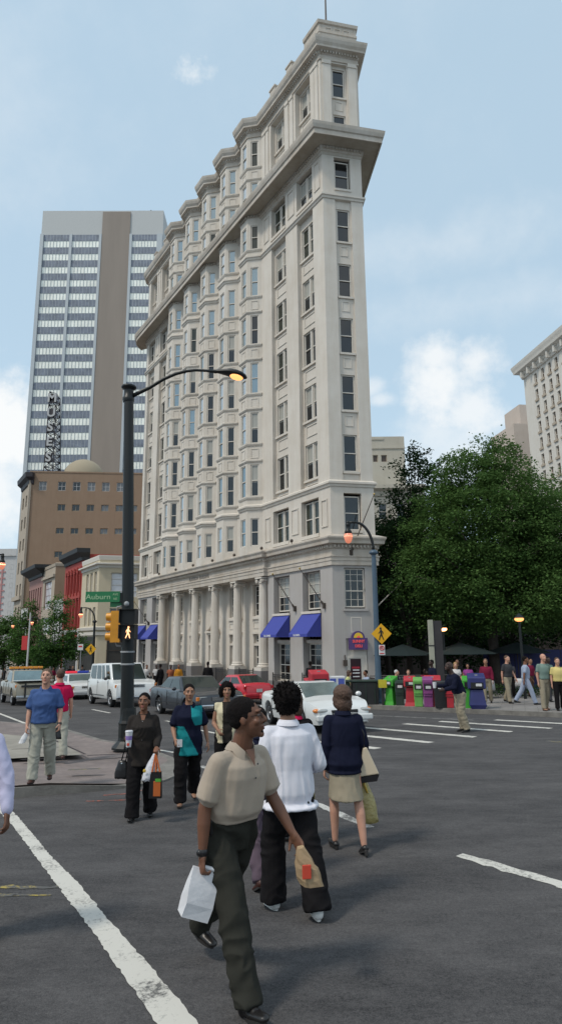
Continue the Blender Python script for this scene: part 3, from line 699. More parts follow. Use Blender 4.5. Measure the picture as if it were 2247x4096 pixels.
def sheet(name, pts, h, material, sub=0):
    mb = MB(); mb.add([(x, y, G(x, y)+h) for x, y in pts], [tuple(range(len(pts)))]); o = mb.build(name, material, None); o['kind'] = 'structure'; return o
sheet('ground', [(-700, -60), (500, -60), (500, 1200), (-700, 1200)], 0, 'asphalt')
def slab(name, pts, h0, h1, material, hs=None):
    mb = MB(); n = len(pts); top = [(p[0], p[1], G(p[0], p[1])+(h1 if hs is None else hs[i])) for i, p in enumerate(pts)]
    mb.hexa([(p[0], p[1], G(p[0], p[1])+h0) for p in pts], top); o = mb.build(name, material, None); o['kind'] = 'structure'; return o
K1 = Vector((3.15, 26.45)); kfar = Lp(300, 3.55); kmid = [Lp(u, 3.55) for u in (150, 80, 40, 10)]
kline = [kfar]+kmid+[Lp(2, 3.5), K1+Vector((-.35, .55)), K1+Vector((.1, .05)), K1+Vector((.5, -.35)), Vector((8.87, 21.12)), Vector((20, 10.7)), Vector((60, -26))]
# pavement (inner) and kerb strip (outer 0.16 m)
def offs(pts, d):
    out = []
    for i, p in enumerate(pts):
        a = pts[max(0, i-1)]; b = pts[min(len(pts)-1, i+1)]; t = (b-a).normalized(); out.append(p+Vector((-t.y, t.x))*d)
    return out
kin = offs(kline, .16)
mb = MB(); n = len(kline)
for i in range(n-1):
    a, b, c, d = kline[i], kline[i+1], kin[i+1], kin[i]
    mb.hexa([(p.x, p.y, G(p.x, p.y)-.1) for p in (a, b, c, d)], [(p.x, p.y, G(p.x, p.y)+.15) for p in (a, b, c, d)])
o = mb.build('kerb', 'kerb_stone', None); o['kind'] = 'structure'
# the pavement follows the kerb; the far side lies behind all buildings
mb = MB(); back = [(p.x+120, p.y+160) for p in kin]
for i in range(n-1):
    a, b = kin[i], kin[i+1]; c, d = back[i+1], back[i]
    mb.quad(*[(q[0], q[1], G(q[0], q[1])+.145) for q in (a, b, c, d)])
o = mb.build('pavement', 'pavement', None); o['kind'] = 'structure'
# traffic island the lamp stands on
IS = [(-30, 3.2), (-12, 8.3), (-4.28, 10.22), (-3.61, 10.46), (-2.9, 10.72), (-2.45, 10.95), (-2.0, 11.4), (-1.84, 12.0), (-1.9, 12.9), (-2.2, 13.5), (-3.05, 14.9), (-4.41, 16.4), (-6.84, 20.2), (-9.47, 22.4), (-30, 26)]
hs = [.15]*4+[.08, .035, .03, .03, .05, .1]+[.15]*5
slab('kerb', IS, -.1, .15, 'kerb_stone', [h-.002 for h in hs])
cen = Vector((-8, 14)); inn = []
for i, p in enumerate(IS):
    v = Vector(p); a = Vector(IS[i-1]); b = Vector(IS[(i+1) % len(IS)]); t = (b-a).normalized(); inn.append(v+Vector((-t.y, t.x))*.17)
mb = MB(); mb.add([(p.x, p.y, G(p.x, p.y)+hs[i]+.004) for i, p in enumerate(inn)], [tuple(range(len(inn)))]); o = mb.build('pavement', 'island_paving', None); o['kind'] = 'structure'
sheet('pavement', [(-5.6, 13.35), (-4.1, 13.7), (-5.6, 16.6), (-9.5, 19.6), (-12, 18.6)], .160, 'concrete')
for a, b, w_ in (((-5.15, 13.2), (-4.35, 13.3), .10), ((-3.95, 13.55), (-2.95, 13.75), .10), ((-4.05, 13.75), (-6.9, 18.6), .05), ((-9.2, 19.6), (-12.0, 18.5), .07), ((-5.5, 13.3), (-6.4, 14.1), .03), ((-4.6, 15.1), (-6.0, 14.8), .03)):
    A_ = Vector(a); B_ = Vector(b); t = (B_-A_).normalized(); nn = Vector((-t.y, t.x))*w_/2
    sheet('paving_joint', [A_-nn, B_-nn, B_+nn, A_+nn], .164, 'joint_dark')
mb = MB(); mb.add([(x, y, G(x, y)+.165) for x, y in ((-3.75, 11.72), (-3.2, 11.8), (-3.22, 11.92), (-3.77, 11.84))], [(0, 1, 2, 3)]); o = mb.build('spray_mark', 'road_yellow', None); o['kind'] = 'structure'
# painted markings
def ragged(name, left, right, h, material, step=.09, jit=.018, seed=1):
    rr = random.Random(seed)
    def dens(pts):
        out = []
        for i in range(len(pts)-1):
            a, b = Vector(pts[i]), Vector(pts[i+1]); n = max(1, int((b-a).length/step))
            for k in range(n): out.append(a+(b-a)*k/n)
        out.append(Vector(pts[-1])); return out
    Lf, Rf = dens(left), dens(right); n = min(len(Lf), len(Rf))
    Lf = [Lf[int(i*(len(Lf)-1)/(n-1))] for i in range(n)]; Rf = [Rf[int(i*(len(Rf)-1)/(n-1))] for i in range(n)]
    def j(): return Vector((rr.gauss(0, jit), rr.gauss(0, jit)))
    def lo_(i, s): q = noise.noise(Vector((i*.09, s*5.1+seed, 0)))*.5+noise.noise(Vector((i*.35, s*9.1, seed)))*.3; return Vector((q, -q))*jit*2.0
    Lf = [p+j()+lo_(i, 1) for i, p in enumerate(Lf)]; Rf = [p+j()+lo_(i, 2) for i, p in enumerate(Rf)]; mb = MB()
    for i in range(n-1): mb.quad(*[(p.x, p.y, G(p.x, p.y)+h) for p in (Lf[i], Rf[i], Rf[i+1], Lf[i+1])])
    o = mb.build(name, material, None); o['kind'] = 'structure'; return o
ragged('crosswalk_line', [(-6.6, 13.6), (-4.7, 10.65), (-3.88, 9.34), (-3.36, 8.53), (-2.27, 6.68), (-1.47, 5.34), (-.94, 4.42), (-.73, 4.05), (-.1, 2.95)], [(-6.3, 13.6), (-4.4, 10.45), (-3.52, 9.06), (-2.46, 7.28), (-1.88, 6.37), (-1.43, 5.59), (-1.04, 4.96), (-.73, 4.43), (-.50, 4.04), (.12, 2.95)], .004, 'road_white', step=.045, jit=.005, seed=3)
def line(a, b, w_, material='road_white', name='road_line', h=.004, jit=.006, seed=1):
    A_ = Vector(a); B_ = Vector(b); t = (B_-A_).normalized(); nn = Vector((-t.y, t.x))*w_/2
    return ragged(name, [A_+nn, B_+nn], [A_-nn, B_-nn], h, material, jit=jit, seed=seed)
line((1.76, 6.99), (2.42, 6.05), .16, 'road_white', 'crosswalk_line', jit=.012, seed=5); line((2.42, 6.05), (4.6, 3.1), .17, 'road_white', 'crosswalk_line', jit=.01, seed=6)
line((.34, 9.75), (1.02, 8.12), .13, 'road_white_worn', 'crosswalk_line', jit=.01)
line((.34, 9.75), (-1.6, 13.0), .12, 'road_white_worn', 'crosswalk_line')
for i, (a, b) in enumerate((((1.4, 18.2), (3.47, 15.72)), ((1.6, 20.25), (4.76, 16.6)), ((3.68, 20.25), (6.0, 17.55)), ((4.88, 20.75), (7.3, 18.15)), ((6.64, 20.85), (9.6, 17.75)), ((.4, 16.8), (2.1, 14.9)))):
    line(a, b, .27, 'road_white', 'road_line', jit=.01, seed=i)
line((6.12, 15.55), (8.2, 13.2), .2, 'road_yellow'); line((3.0, 23.5), (6.0, 20.9), .06, 'road_white_worn')
line((-2.05, 6.27), (-4.2, 6.5), .07, 'road_yellow', 'spray_mark', jit=.02); line((-2.03, 6.08), (-2.36, 6.1), .04, 'road_yellow', 'spray_mark'); line((-2.34, 6.1), (-4.2, 6.2), .08, 'road_yellow', 'spray_mark')
line((-11.97, 28.08), (-7.9, 21.4), .13); line((-60, 105), (-11.97, 28.08), .13); line((-8.47, 29.49), (-7.08, 27.18), .12); line((-11.6, 34.6), (-10.2, 32.2), .12)
line((-4.05, 23.0), (-3.3, 21.7), .12); line((-3.0, 15.6), (-2.1, 14.6), .12); line((-2.6, 19.9), (-1.7, 18.4), .12)
line((-2.75, 10.35), (-2.3, 10.48), .05, 'spray_orange', 'spray_mark', jit=.015); line((-2.9, 9.95), (-2.1, 10.0), .05, 'spray_orange', 'spray_mark', jit=.015); line((-2.4, 10.62), (-2.15, 10.7), .09, 'spray_orange', 'spray_mark', jit=.015)
mat('tar', (.018, .017, .018), .6, var=.3); mat('manhole', (.05, .042, .038), .6, var=.3, vscale=8)
rr = random.Random(9)
def seam(pts, w_=.035):
    L_, R__ = [], []
    for a, b in zip(pts[:-1], pts[1:]):
        a, b = Vector(a), Vector(b); t = (b-a).normalized(); n_ = Vector((-t.y, t.x)); m = max(2, int((b-a).length/.15))
        for k in range(m): p = a+(b-a)*k/m+n_*rr.gauss(0, .02); q = w_*rr.uniform(.25, .7); L_.append(p+n_*q); R__.append(p-n_*q)
    mb = MB()
    for i in range(len(L_)-1): mb.quad(*[(p.x, p.y, G(p.x, p.y)+.003) for p in (L_[i], R__[i], R__[i+1], L_[i+1])])
    o = mb.build('road_seam', 'tar', None); o['kind'] = 'structure'
seam([(-6.0, 27), (-2.0, 24.5), (2.0, 21.9)], .03)

# ------------------------------------------------------------------ background buildings
mat('tower_concrete', (.47, .47, .46), .8, var=.05); mat('tower_brown', (.27, .225, .19), .85, var=.08, vscale=.2, streak=True); mat('tower_spandrel', (.17, .19, .235), .35, var=.3, vscale=.5); mat('tower_blind', (.88, .88, .80), .5, var=.14, vscale=.25)
mat('mullion', (.42, .45, .47), .5); mat('tan_stucco', (.33, .28, .20), .85); stone('brown_brick', (.27, .185, .125), var=.06); stone('tan_stone', (.42, .36, .29), var=.08); stone('cream_brick', (.56, .49, .36), var=.05); stone('red_paint', (.36, .055, .045), var=.06); stone('pink_brick', (.34, .19, .17), var=.06)
stone('white_terracotta', (.64, .61, .56), var=.05); stone('pale_grey', (.55, .55, .55), var=.05); mat('win_brown', (.07, .045, .03), .3, var=.4, vscale=.4); mat('win_grey', (.16, .17, .18), .25, var=.3, vscale=.4); mat('win_white', (.62, .64, .68), .3, var=.08, vscale=1.5)
mat('cornice_black', (.028, .03, .033), .6); mat('shop_dark', (.035, .033, .03), .5, var=.4, vscale=1.2); mat('steel_black', (.03, .025, .03), .6); mat('letter_white', (.42, .42, .42), .5)
def wpart(parent, face, u0, u1, z0, z1, off, fm, gm, nx=1, nz=2, t=.07, name='window', sill=True):
    mb = MB(); f = face
    mb.quad(f.p(u0+t*.5, z0, off-.04), f.p(u1-t*.5, z0, off-.04), f.p(u1-t*.5, z1, off-.04), f.p(u0+t*.5, z1, off-.04), mi=1)
    f.bar(mb, u0, u0+t, z0, z1, off-.05, off+.03, 0); f.bar(mb, u1-t, u1, z0, z1, off-.05, off+.03, 0); f.bar(mb, u0+t, u1-t, z1-t, z1, off-.05, off+.028, 0); f.bar(mb, u0+t, u1-t, z0, z0+t, off-.05, off+.028, 0)
    for i in range(1, nx): q = u0+(u1-u0)*i/nx; f.bar(mb, q-t*.35, q+t*.35, z0+t, z1-t, off-.038, off+.01, 0)
    for i in range(1, nz): q = z0+(z1-z0)*i/nz; f.bar(mb, u0+t, u1-t, q-t*.35, q+t*.35, off-.037, off+.012, 0)
    return mb.build(name, [fm, gm], parent)
def boxwall(mb, F, dep, z0, z1, mi=None):   # side and back faces and roof of a building given its front
    A, B = F.A, F.B; a2 = A-F.n*dep; b2 = B-F.n*dep
    for p, q in ((A, a2), (a2, b2), (b2, B)): mb.quad((p.x, p.y, z0), (q.x, q.y, z0), (q.x, q.y, z1), (p.x, p.y, z1), mi=mi)
    mb.quad(*[(p.x, p.y, z1-.4) for p in (A, B, b2, a2)], mi=mi)
def UV(h): return Vector((sin(R(h)), cos(R(h))))
def front(P0, heading, length):      # face seen from the camera side whose left end is P0
    P0 = Vector(P0); P1 = P0+UV(heading)*length; return Face(P1, P0)
# --- glass and brown tower
T0 = Vector((-75, 180)); F = front(T0, 89.5, 38.4); TL = F.L
def tu(u): return TL-u            # measured from the left end
TW = thing('office_tower', (T0.x+19, 190, -8), 'tall slab tower of pale window bands with a full height brown stripe', 'building')
mb = MB(); F.wall(mb, 0, TL, -8, 137, off=0, mi=0); boxwall(mb, F, 36, -8, 137, 0)
F.bar(mb, tu(28.0), tu(19.2), -8, 136.4, -.1, .35, 1); F.bar(mb, tu(19.2), tu(18.4), -8, 128.4, 0, .5, 2); F.bar(mb, tu(28.8), tu(28.0), -8, 128.4, 0, .5, 2); F.bar(mb, tu(9.95), tu(9.1), -8, 128.4, 0, .5, 2); F.bar(mb, tu(.95), tu(-.1), -8, 128.4, 0, .6, 2); F.bar(mb, tu(38.3), tu(36.6), -8, 128.4, 0, .5, 2)
mb.build('wall', ['tower_concrete', 'tower_brown', 'mullion'], TW)
SECT = [(1.0, 9.1), (9.95, 18.4), (28.8, 36.6)]
for a, b in SECT:
    for k in range(22): mb = MB(); F.bar(mb, tu(b), tu(a), 128.35-4.53*k-2.1, 128.35-4.53*k, -.05, .12); mb.build('spandrel', 'tower_spandrel', TW)
for a, b in SECT:
    nb = 8 if b < 30 else 8
    for k in range(22 if a < 28 else 20):
        z1 = 128.35-4.53*k-2.15; wpart(TW, F, tu(b), tu(a), z1-2.3, z1, .06, 'mullion', 'tower_blind', nb, 1, .09)
for a, b in SECT:
    mb = MB()
    for i in range(1, 8): q = a+(b-a)*i/8; F.bar(mb, tu(q)-.04, tu(q)+.04, 20, 128.3, .12, .17)
    mb.build('mullion', 'mullion', TW)
mb = MB(); mb.tube([(-75+34, 182, 136.5), (-75+34, 182, 138.3)], .25, 6); mb.box((-75+33.4, 182, 137.2), (1.4, 1, .8)); mb.build('roof_plant', 'steel_black', TW)
# --- brown office block
B0 = Vector((-44.83, 110.55)); F = front(B0, 84, 34); BL = F.L
def bu(u): return BL-u
BR = thing('office_block', (B0.x+10, 120, G(-35, 115)), 'plain brown brick block with rows of small square windows and a lettered roof mast', 'building')
WR = [(28.6, 30.25, [1.55, 4.87, 7.45, 10.05, 12.6, 15.2]), (24.9, 26.1, [5.0, 7.5, 10.05, 12.6, 15.15, 17.65]), (20.75, 21.8, [4.97, 7.5, 10.05, 12.6, 15.15, 17.65]), (16.55, 17.6, [4.95, 7.45])]
ops = [(bu(u+1.35), bu(u), a, b) for a, b, us in WR for u in us]
mb = MB(); F.wall(mb, 0, BL, -8, 31.9, ops, depth=.25)
SF = Face(B0, B0+UL*7.5)
sops = [(u, u+1.3, z, z+2.1) for u in (1.8, 4.8) for z in (6, 10, 14, 18, 22, 26)]
SF.wall(mb, 0, 7.5, -8, 31.9, sops, depth=.3, mi=1)
SF.bar(mb, -.3, .9, -8, 31.3, -.2, .15, 1); SF.bar(mb, 0, 7.5, 9.2, 9.9, -.1, .5, 1)
e = B0+UL*7.5; mb.quad(*[(p.x, p.y, 31.6) for p in (F.A, F.B, e, e+Vector((34, 4)))])
F.bar(mb, -.01, BL+.1, 31.9, 32.15, -.4, .08, 0)
mb.build('wall', ['brown_brick', 'tan_stone'], BR)
mb = MB(); mb.sweep([B0+Vector((.7, 0)), B0, B0+UL*7.5], [(-.1, 29.6), (.2, 29.8), (.3, 30.4), (.9, 30.9), (1.0, 31.7), (-.1, 31.8)]); mb.build('cornice', 'steel_black', BR)
for a, b, us in WR:
    for j, u in enumerate(us): wpart(BR, F, bu(u+1.35), bu(u), a, b, -.18, 'tan_stucco' if a < 28 else 'pale_grey', 'glass_dark' if j < 3 and u != 1.55 else 'win_grey', 2, 2 if a > 28 else 1, .08)
for o_ in sops[:18]: wpart(BR, SF, *o_[:2], *o_[2:], -.25, 'tan_stone', 'glass_dark', 1, 2)
mb = MB(); c = F.p(bu(8.5), 32, -4)
mb.loft([[(c[0]+3.9*cos(a)*cos(2*pi*j/24), c[1]+3.9*cos(a)*sin(2*pi*j/24), 31.5+4.0*sin(a)) for j in range(24)] for a in [R(q) for q in (0, 12, 25, 38, 50, 62, 74, 84)]]); mb.build('roof_dome', 'tan_stucco', BR, smooth=True)
# lettered mast on the block's roof
MS = thing('roof_sign', F.p(bu(2.8), 32, -2), 'tall dark lattice mast with white vertical letters on the brown block roof', 'sign')
mb = MB(); base = Vector(F.p(bu(2.6), 32, -2)); legs = [Vector((-.8, -.5, 0)), Vector((.9, -.5, 0)), Vector((1.7, 1.4, 0))]; tops = [Vector((-.6, -.5, 16)), Vector((.7, -.5, 15.6)), Vector((1.0, .6, 15)) ]
for a, b in zip(legs, tops): mb.tube([base+a, base+b], .09, 5)
for k in range(12):
    for i in range(3):
        j = (i+1) % 3; t0, t1 = k/12, (k+1)/12
        mb.tube([base+legs[i].lerp(tops[i], t0), base+legs[j].lerp(tops[j], t1)], .06, 4); mb.tube([base+legs[i].lerp(tops[i], t1), base+legs[j].lerp(tops[j], t1)], .05, 4)
        mb.tube([base+legs[j].lerp(tops[j], t0), base+legs[i].lerp(tops[i], t1)], .06, 4)
mb.build('lattice', 'steel_black', MS)
for ch, z in zip("MUSE'S", (14.6, 11.7, 8.9, 6.1, 4.9, 3.1)):
    if ch == "'": q = base+Vector((.8, -.75, z)); sz = 1.6
    else: q = base+Vector((0, -.75, z)); sz = 2.3
    mb = MB(); w_ = 1.3 if ch != "'" else .4; h_ = 1.8 if ch != "'" else .6
    mb.box(q+Vector((0, .16, 0)), (w_, .12, h_)); lb = mb.build('letter_board', 'steel_black', MS)
    put_text('letter', ch, sz, .1, 'letter_white', lb, q, (1, 0, 0), bold=True)
# --- street side row beyond the flatiron: faces lie on the same building line
def rowbuilding(name, label, u0, u1, top, walls, cat='building', side_h=75, side_len=26, base=-4, ops=(), sops=()):
    A = Lp(u0); t = thing(name, (A.x, A.y, G(A.x, A.y)), label, cat)
    f = Face(A, Lp(u1)); s = front(A, side_h, side_len); mb = MB()
    f.wall(mb, 0, f.L, base, top, [o[:4] for o in ops], depth=.3, mi=0); s.wall(mb, 0, s.L, base, top, [(s.L-o[1], s.L-o[0])+tuple(o[2:4]) for o in sops], depth=.3, mi=1)
    far = s.A; e = Lp(u1)+(far-A); mb.quad(*[(p.x, p.y, top-.3) for p in (A, far, e, Lp(u1))], mi=1); mb.quad((Lp(u1).x, Lp(u1).y, base), (e.x, e.y, base), (e.x, e.y, top), (Lp(u1).x, Lp(u1).y, top), mi=1)
    mb.build('wall', walls, t); return t, f, s
# cream corner building
cu = [(.9, 1.9), (2.6, 3.6), (4.3, 5.3)]
ops = [(a, b, 6.9, 9.75) for a, b in cu]+[(a, b, 3.7, 5.75) for a, b in cu]
sops = [(1.3, 4.2, 6.8, 9.55), (1.3, 2.6, 3.5, 5.6), (6, 7.5, 3.5, 5.6), (6, 9, 6.8, 9.5)]
CB, f, s = rowbuilding('corner_shop_building', 'three storey cream brick corner building with white trimmed windows behind the street sign', 43.76, 51.0, 11.0, ['cream_brick', 'cream_brick'], ops=ops, sops=sops)
for a, b, c, d in ops: wpart(CB, f, a, b, c, d, -.2, 'window_frame', 'glass_blind' if c > 6 else 'glass_olive', 1, 2, .12)
for i, (a, b, c, d) in enumerate(sops): wpart(CB, s, s.L-b, s.L-a, c, d, -.2, 'window_frame', 'win_white' if i in (0, 3) else 'win_grey', 1, 2 if i else 4, .09)
mb = MB(); pl = [s.A, Lp(43.76), Lp(51.0)]
mb.sweep(pl, [(-.1, 10.1), (.1, 10.1), (.15, 10.35), (.5, 10.45), (.5, 10.6), (-.1, 10.7)]); mb.sweep(pl, [(-.25, 10.98), (.06, 10.98), (.12, 11.35), (.12, 11.5), (-.25, 11.5)]); mb.sweep(pl, [(-.05, 3.2), (.25, 3.2), (.3, 3.5), (-.05, 3.6)]); mb.sweep(pl, [(-.05, 2.65), (.15, 2.65), (.15, 3.0), (-.05, 3.0)])
mb.build('cornice', 'window_frame', CB)
for k in range(5):     # shopfront bays
    mb = MB(); a = s.L-1.2-k*2.6; s.bar(mb, a-2.3, a, -.7, 2.3, .0, .04, 0); s.bar(mb, a-2.4, a+.1, 2.3, 2.45, 0, .12, 1); s.bar(mb, a-2.4, a+.1, .95, 1.02, .03, .1, 1); s.bar(mb, a-.03, a+.07, -.9, 2.3, 0, .12, 1)
    mb.build('shopfront', ['shop_dark', 'bronze'], CB)
mb = MB(); f.bar(mb, .3, 6.9, -1.2, 2.5, .0, .04, 0); mb.build('shopfront', ['shop_dark'], CB)
# red painted building
A_ = 51.02; cols = [.85+1.52*k for k in range(5)]
ops = [(c, c+.95, 7.9, 10.5) for c in cols]+[(c, c+.95, 3.6, 7.0) for c in cols]
RB, f, s = rowbuilding('red_building', 'narrow red painted building with tall arched windows and a black bracketed cornice', A_, 59.8, 12.5, ['red_paint', 'red_paint'], ops=ops)
for a, b, c, d in ops: wpart(RB, f, a, b, c, d, -.22, 'red_paint', 'glass_dark', 1, 2, .08)
mb = MB(); f.bar(mb, .2, 8.6, 7.2, 7.5, -.05, .15)
for c in cols: f.bar(mb, c-.45, c-.15, 3.4, 11, -.05, .14)
for c in cols:
    for k in range(7): t = pi*k/6; mb.ell(f.p(c+.475+.55*cos(t), 10.4+.45*sin(t), .03), (.12, .12, .12), 6, 5)
mb.build('facade_trim', 'red_paint', RB)
mb = MB(); mb.sweep([Lp(A_)+UV(75)*.8, Lp(A_), Lp(59.8)], [(-.1, 11.7), (.15, 11.7), (.25, 12.1), (.9, 12.6), (1.0, 13.1), (-.1, 13.2)]); mb.build('cornice', 'cornice_black', RB)
mb = MB(); f.bar(mb, 0, 8.8, 3.1, 3.4, 0, .2, 0); f.bar(mb, .6, 6.2, -1.6, 2.3, .0, .05, 1); f.bar(mb, 0, .5, -2, 3.1, 0, .12, 0); f.bar(mb, 6.3, 7, -2, 3.1, 0, .12, 0); mb.build('shopfront', ['pale_grey', 'shop_dark'], RB)
# low infill, beige building, pinkish brick building
LB, f, s = rowbuilding('low_shop', 'low grey shop with dark shopfront between the red and beige buildings', 59.82, 65.5, 7.6, ['pale_grey', 'win_grey'])
mb = MB(); f.bar(mb, .4, 5.2, -2, 2.2, 0, .05); mb.build('shopfront', 'shop_dark', LB)
ops = [(2.0, 6.6, 6.6, 10.6), (1.2, 7.0, 3.0, 5.4)]
GB, f, s = rowbuilding('beige_building', 'beige stucco building with a big white gridded window and brown brick side wall', 65.6, 73.5, 12.9, ['tan_stone', 'brown_brick'], ops=ops)
wpart(GB, f, *ops[0], -.2, 'pink_brick', 'win_white', 5, 4, .05); wpart(GB, f, *ops[1], -.2, 'window_frame', 'win_white', 3, 2, .08)
mb = MB(); mb.sweep([Lp(65.6)+UV(75)*6, Lp(65.6), Lp(73.5)], [(-.1, 12.5), (.08, 12.5), (.15, 12.9), (-.1, 13.0)]); f.bar(mb, 0, 7.9, 11.0, 11.4, -.05, .3); mb.build('cornice', 'tan_stone', GB)
mb = MB(); f.bar(mb, .5, 7.2, -2.4, 2.4, 0, .05); mb.build('shopfront', 'shop_dark', GB)
cols = [.9+1.7*k for k in range(6)]; ops = [(c, c+.9, 6.6, 10.2) for c in cols]+[(c, c+.9, 2.6, 5.4) for c in cols]
PB, f, s = rowbuilding('pink_brick_building', 'pinkish brick building with a heavy black cornice, far along the row', 73.6, 84.0, 12.3, ['pink_brick', 'pink_brick'], ops=ops)
for a, b, c, d in ops: wpart(PB, f, a, b, c, d, -.2, 'pink_brick', 'win_grey', 1, 2, .08)
mb = MB(); mb.sweep([Lp(73.6)+UV(75)*1.2, Lp(73.6), Lp(84)], [(-.1, 11.7), (.2, 11.8), (.3, 12.2), (1.5, 12.9), (1.6, 13.4), (-.1, 13.6)]); mb.build('cornice', 'cornice_black', PB)
WB, f, s = rowbuilding('white_shop', 'small white fronted shop at the foot of the brown block', 84.05, 90.1, 7.5, ['pale_grey', 'pale_grey'], ops=[(1, 5, 3, 5.5)])
wpart(WB, f, 1, 5, 3, 5.5, -.2, 'window_frame', 'win_grey', 3, 2, .1)
# far pale building at the street's end
FB = thing('pale_office_building', (-125, 250, -9), 'distant pale office building with a grid of pink lines at the left edge', 'building')
f = front((-150, 250), 90, 45.5); mb = MB(); f.wall(mb, 0, f.L, -9, 38); boxwall(mb, f, 25, -9, 38); f.bar(mb, 0, f.L, 35.5, 38.3, 0, .6); mb.build('wall', 'pale_grey', FB)
mat('pink_paint', (.5, .25, .24), .7)
for k in range(12): z = 2+2.45*k; mb = MB(); f.bar(mb, 4, f.L-3, z, z+.5, .0, .25); mb.build('balcony_band', 'pink_paint', FB)
for u in (5, 9.5): mb = MB(); f.bar(mb, u, u+.5, 0, 32, 0, .35); mb.build('balcony_post', 'pink_paint', FB)
for k in range(8): wpart(FB, f, 1.0, 2.2, 5+3.6*k, 7+3.6*k, .02, 'pale_grey', 'win_grey', 1, 1, .1)
stone('pale_rose', (.55, .47, .41), var=.05)
# --- white terracotta building on the right
W0 = Vector((53.9, 132.3)); F = Face(W0+UV(172.5)*42, W0); WL = F.L
def wu(u): return WL-u
WT = thing('terracotta_building', (W0.x, W0.y, G(*W0)), 'white terracotta office building with a bracketed cornice at the right edge', 'building')
us = [4.25, 7.05, 9.75, 12.2]; prs = [(15.0, 16.2), (17.0, 18.2)]; ops = []
for r_ in range(13):
    z = 55.1-3.57*r_
    for u in us: ops.append((wu(u+1.05), wu(u), z, z+2.25))
    for a, b in prs: ops.append((wu(b), wu(a), z+.3, z+2.5))
    for u in (21, 23.6, 26.2): ops.append((wu(u+1.1), wu(u), z, z+2.25))
mb = MB(); F.wall(mb, 0, WL, -3, 58.5, ops, depth=.4); boxwall(mb, F, 30, -3, 60)
for r_ in range(13):
    z = 55.1-3.57*r_
    for u in us+[21, 23.6, 26.2]: F.bar(mb, wu(u+1.2), wu(u-.15), z-.45, z-.0, -.05, .25, 1)
    F.bar(mb, wu(18.5), wu(14.8), z-.3, z+.1, -.05, .22, 1)
mb.build('wall', ['white_terracotta', 'tan_stone'], WT)
for i, o_ in enumerate(ops[:100]):
    mb = MB(); F.bar(mb, o_[0], o_[1], o_[2], o_[3], -.4, -.35, 1); F.bar(mb, o_[0], o_[1], (o_[2]+o_[3])/2-.05, (o_[2]+o_[3])/2+.05, -.35, -.28, 0); F.bar(mb, o_[0], o_[0]+.1, o_[2], o_[3], -.36, -.27, 0); F.bar(mb, o_[1]-.1, o_[1], o_[2], o_[3], -.36, -.27, 0); mb.build('window', ['window_frame', 'win_brown'], WT)
mb = MB(); mb.sweep([F.A, F.B, F.B-F.n*6], [(-.1, 57.9), (.3, 58.0), (.4, 58.7), (.5, 58.75), (.6, 59.2), (1.5, 59.6), (1.6, 60.1), (1.8, 60.7), (1.9, 61.2), (-.1, 61.4)])
for k in range(16): u = .8+k*2.6; F.bar(mb, wu(u+.45), wu(u), 57.9, 59.3, .3, 1.2)
mb.build('cornice', 'white_terracotta', WT)
mb = MB(); q = W0+UV(-95)*2.3
f2 = front((57.6, 150), 82, 9); f2.wall(mb, 0, f2.L, -3, 54.0); boxwall(mb, f2, 12, -3, 54.0); f3 = front((61.8, 156), 82, 8); f3.wall(mb, 0, f3.L, -3, 61.2); boxwall(mb, f3, 8, -3, 61.2); mb.build('rear_wing', 'pale_rose', WT)
# --- pale stone building behind the park trees
SB = thing('pale_stone_building', (15, 88, G(15, 88)), 'pale stone stepped block seen between the flatiron and the dark tree', 'building')
k_ = 85/75.
f = front((10.0*k_, 85), 90, 5.2*k_); mb = MB(); stone('pale_stone', (.50, .47, .40), var=.06)
f.wall(mb, 0, f.L, 18, 26.4*k_-.25, [(f.L-2.15, f.L-1.45, 26, 27), (f.L-3.4, f.L-2.6, 26, 27)], depth=.2); boxwall(mb, f, 14, 18, 26.4*k_-.25)
f.bar(mb, 0, f.L, 27.9, 28.2, 0, .12); f.bar(mb, f.L-3, f.L+1, 29.2, 29.5, -3, .1)
g = front((8, 83), 90, 11.2); go = [(g.L-u-1.1, g.L-u, z, z+2.2) for u in (2.6, 5, 7.4, 9.6) for z in (5, 9, 13, 17.5)]
g.wall(mb, 0, g.L, -3, 22.0, go, depth=.3); boxwall(mb, g, 18, -3, 22.0)
mb.sweep([g.A, g.B], [(-.1, 20.6), (.2, 20.7), (.3, 21.3), (.9, 21.6), (.9, 22.1), (-.1, 22.3)]); mb.build('wall', 'pale_stone', SB)
for o_ in go: wpart(SB, g, *o_, -.2, 'window_frame', 'glass_dark', 1, 2, .1)
for o_ in [(f.L-2.15, f.L-1.45, 26, 27), (f.L-3.4, f.L-2.6, 26, 27)]: wpart(SB, f, *o_, -.15, 'tan_stone', 'win_brown', 1, 1, .08)

# --- dark building added beyond the park to darken the view under the trees
HB = thing('dark_backdrop', (24, 66, G(24, 66)), 'added dark backdrop building beyond the park trees', 'building'); stone('backdrop_dark', (.055, .04, .035), var=.1)
f = front((9, 66), 92, 46); ho_ = [(f.L-u-1.6, f.L-u, z, z+2.2) for u in (3, 7, 11, 15, 19, 23, 27) for z in (.5, 4.5)]; mb = MB(); f.wall(mb, 0, f.L, -4, 9, ho_, depth=.3); boxwall(mb, f, 12, -4, 9); mb.build('wall', 'backdrop_dark', HB)
for o_ in ho_: wpart(HB, f, *o_, -.2, 'backdrop_dark', 'glass_dark', 2, 2, .1)
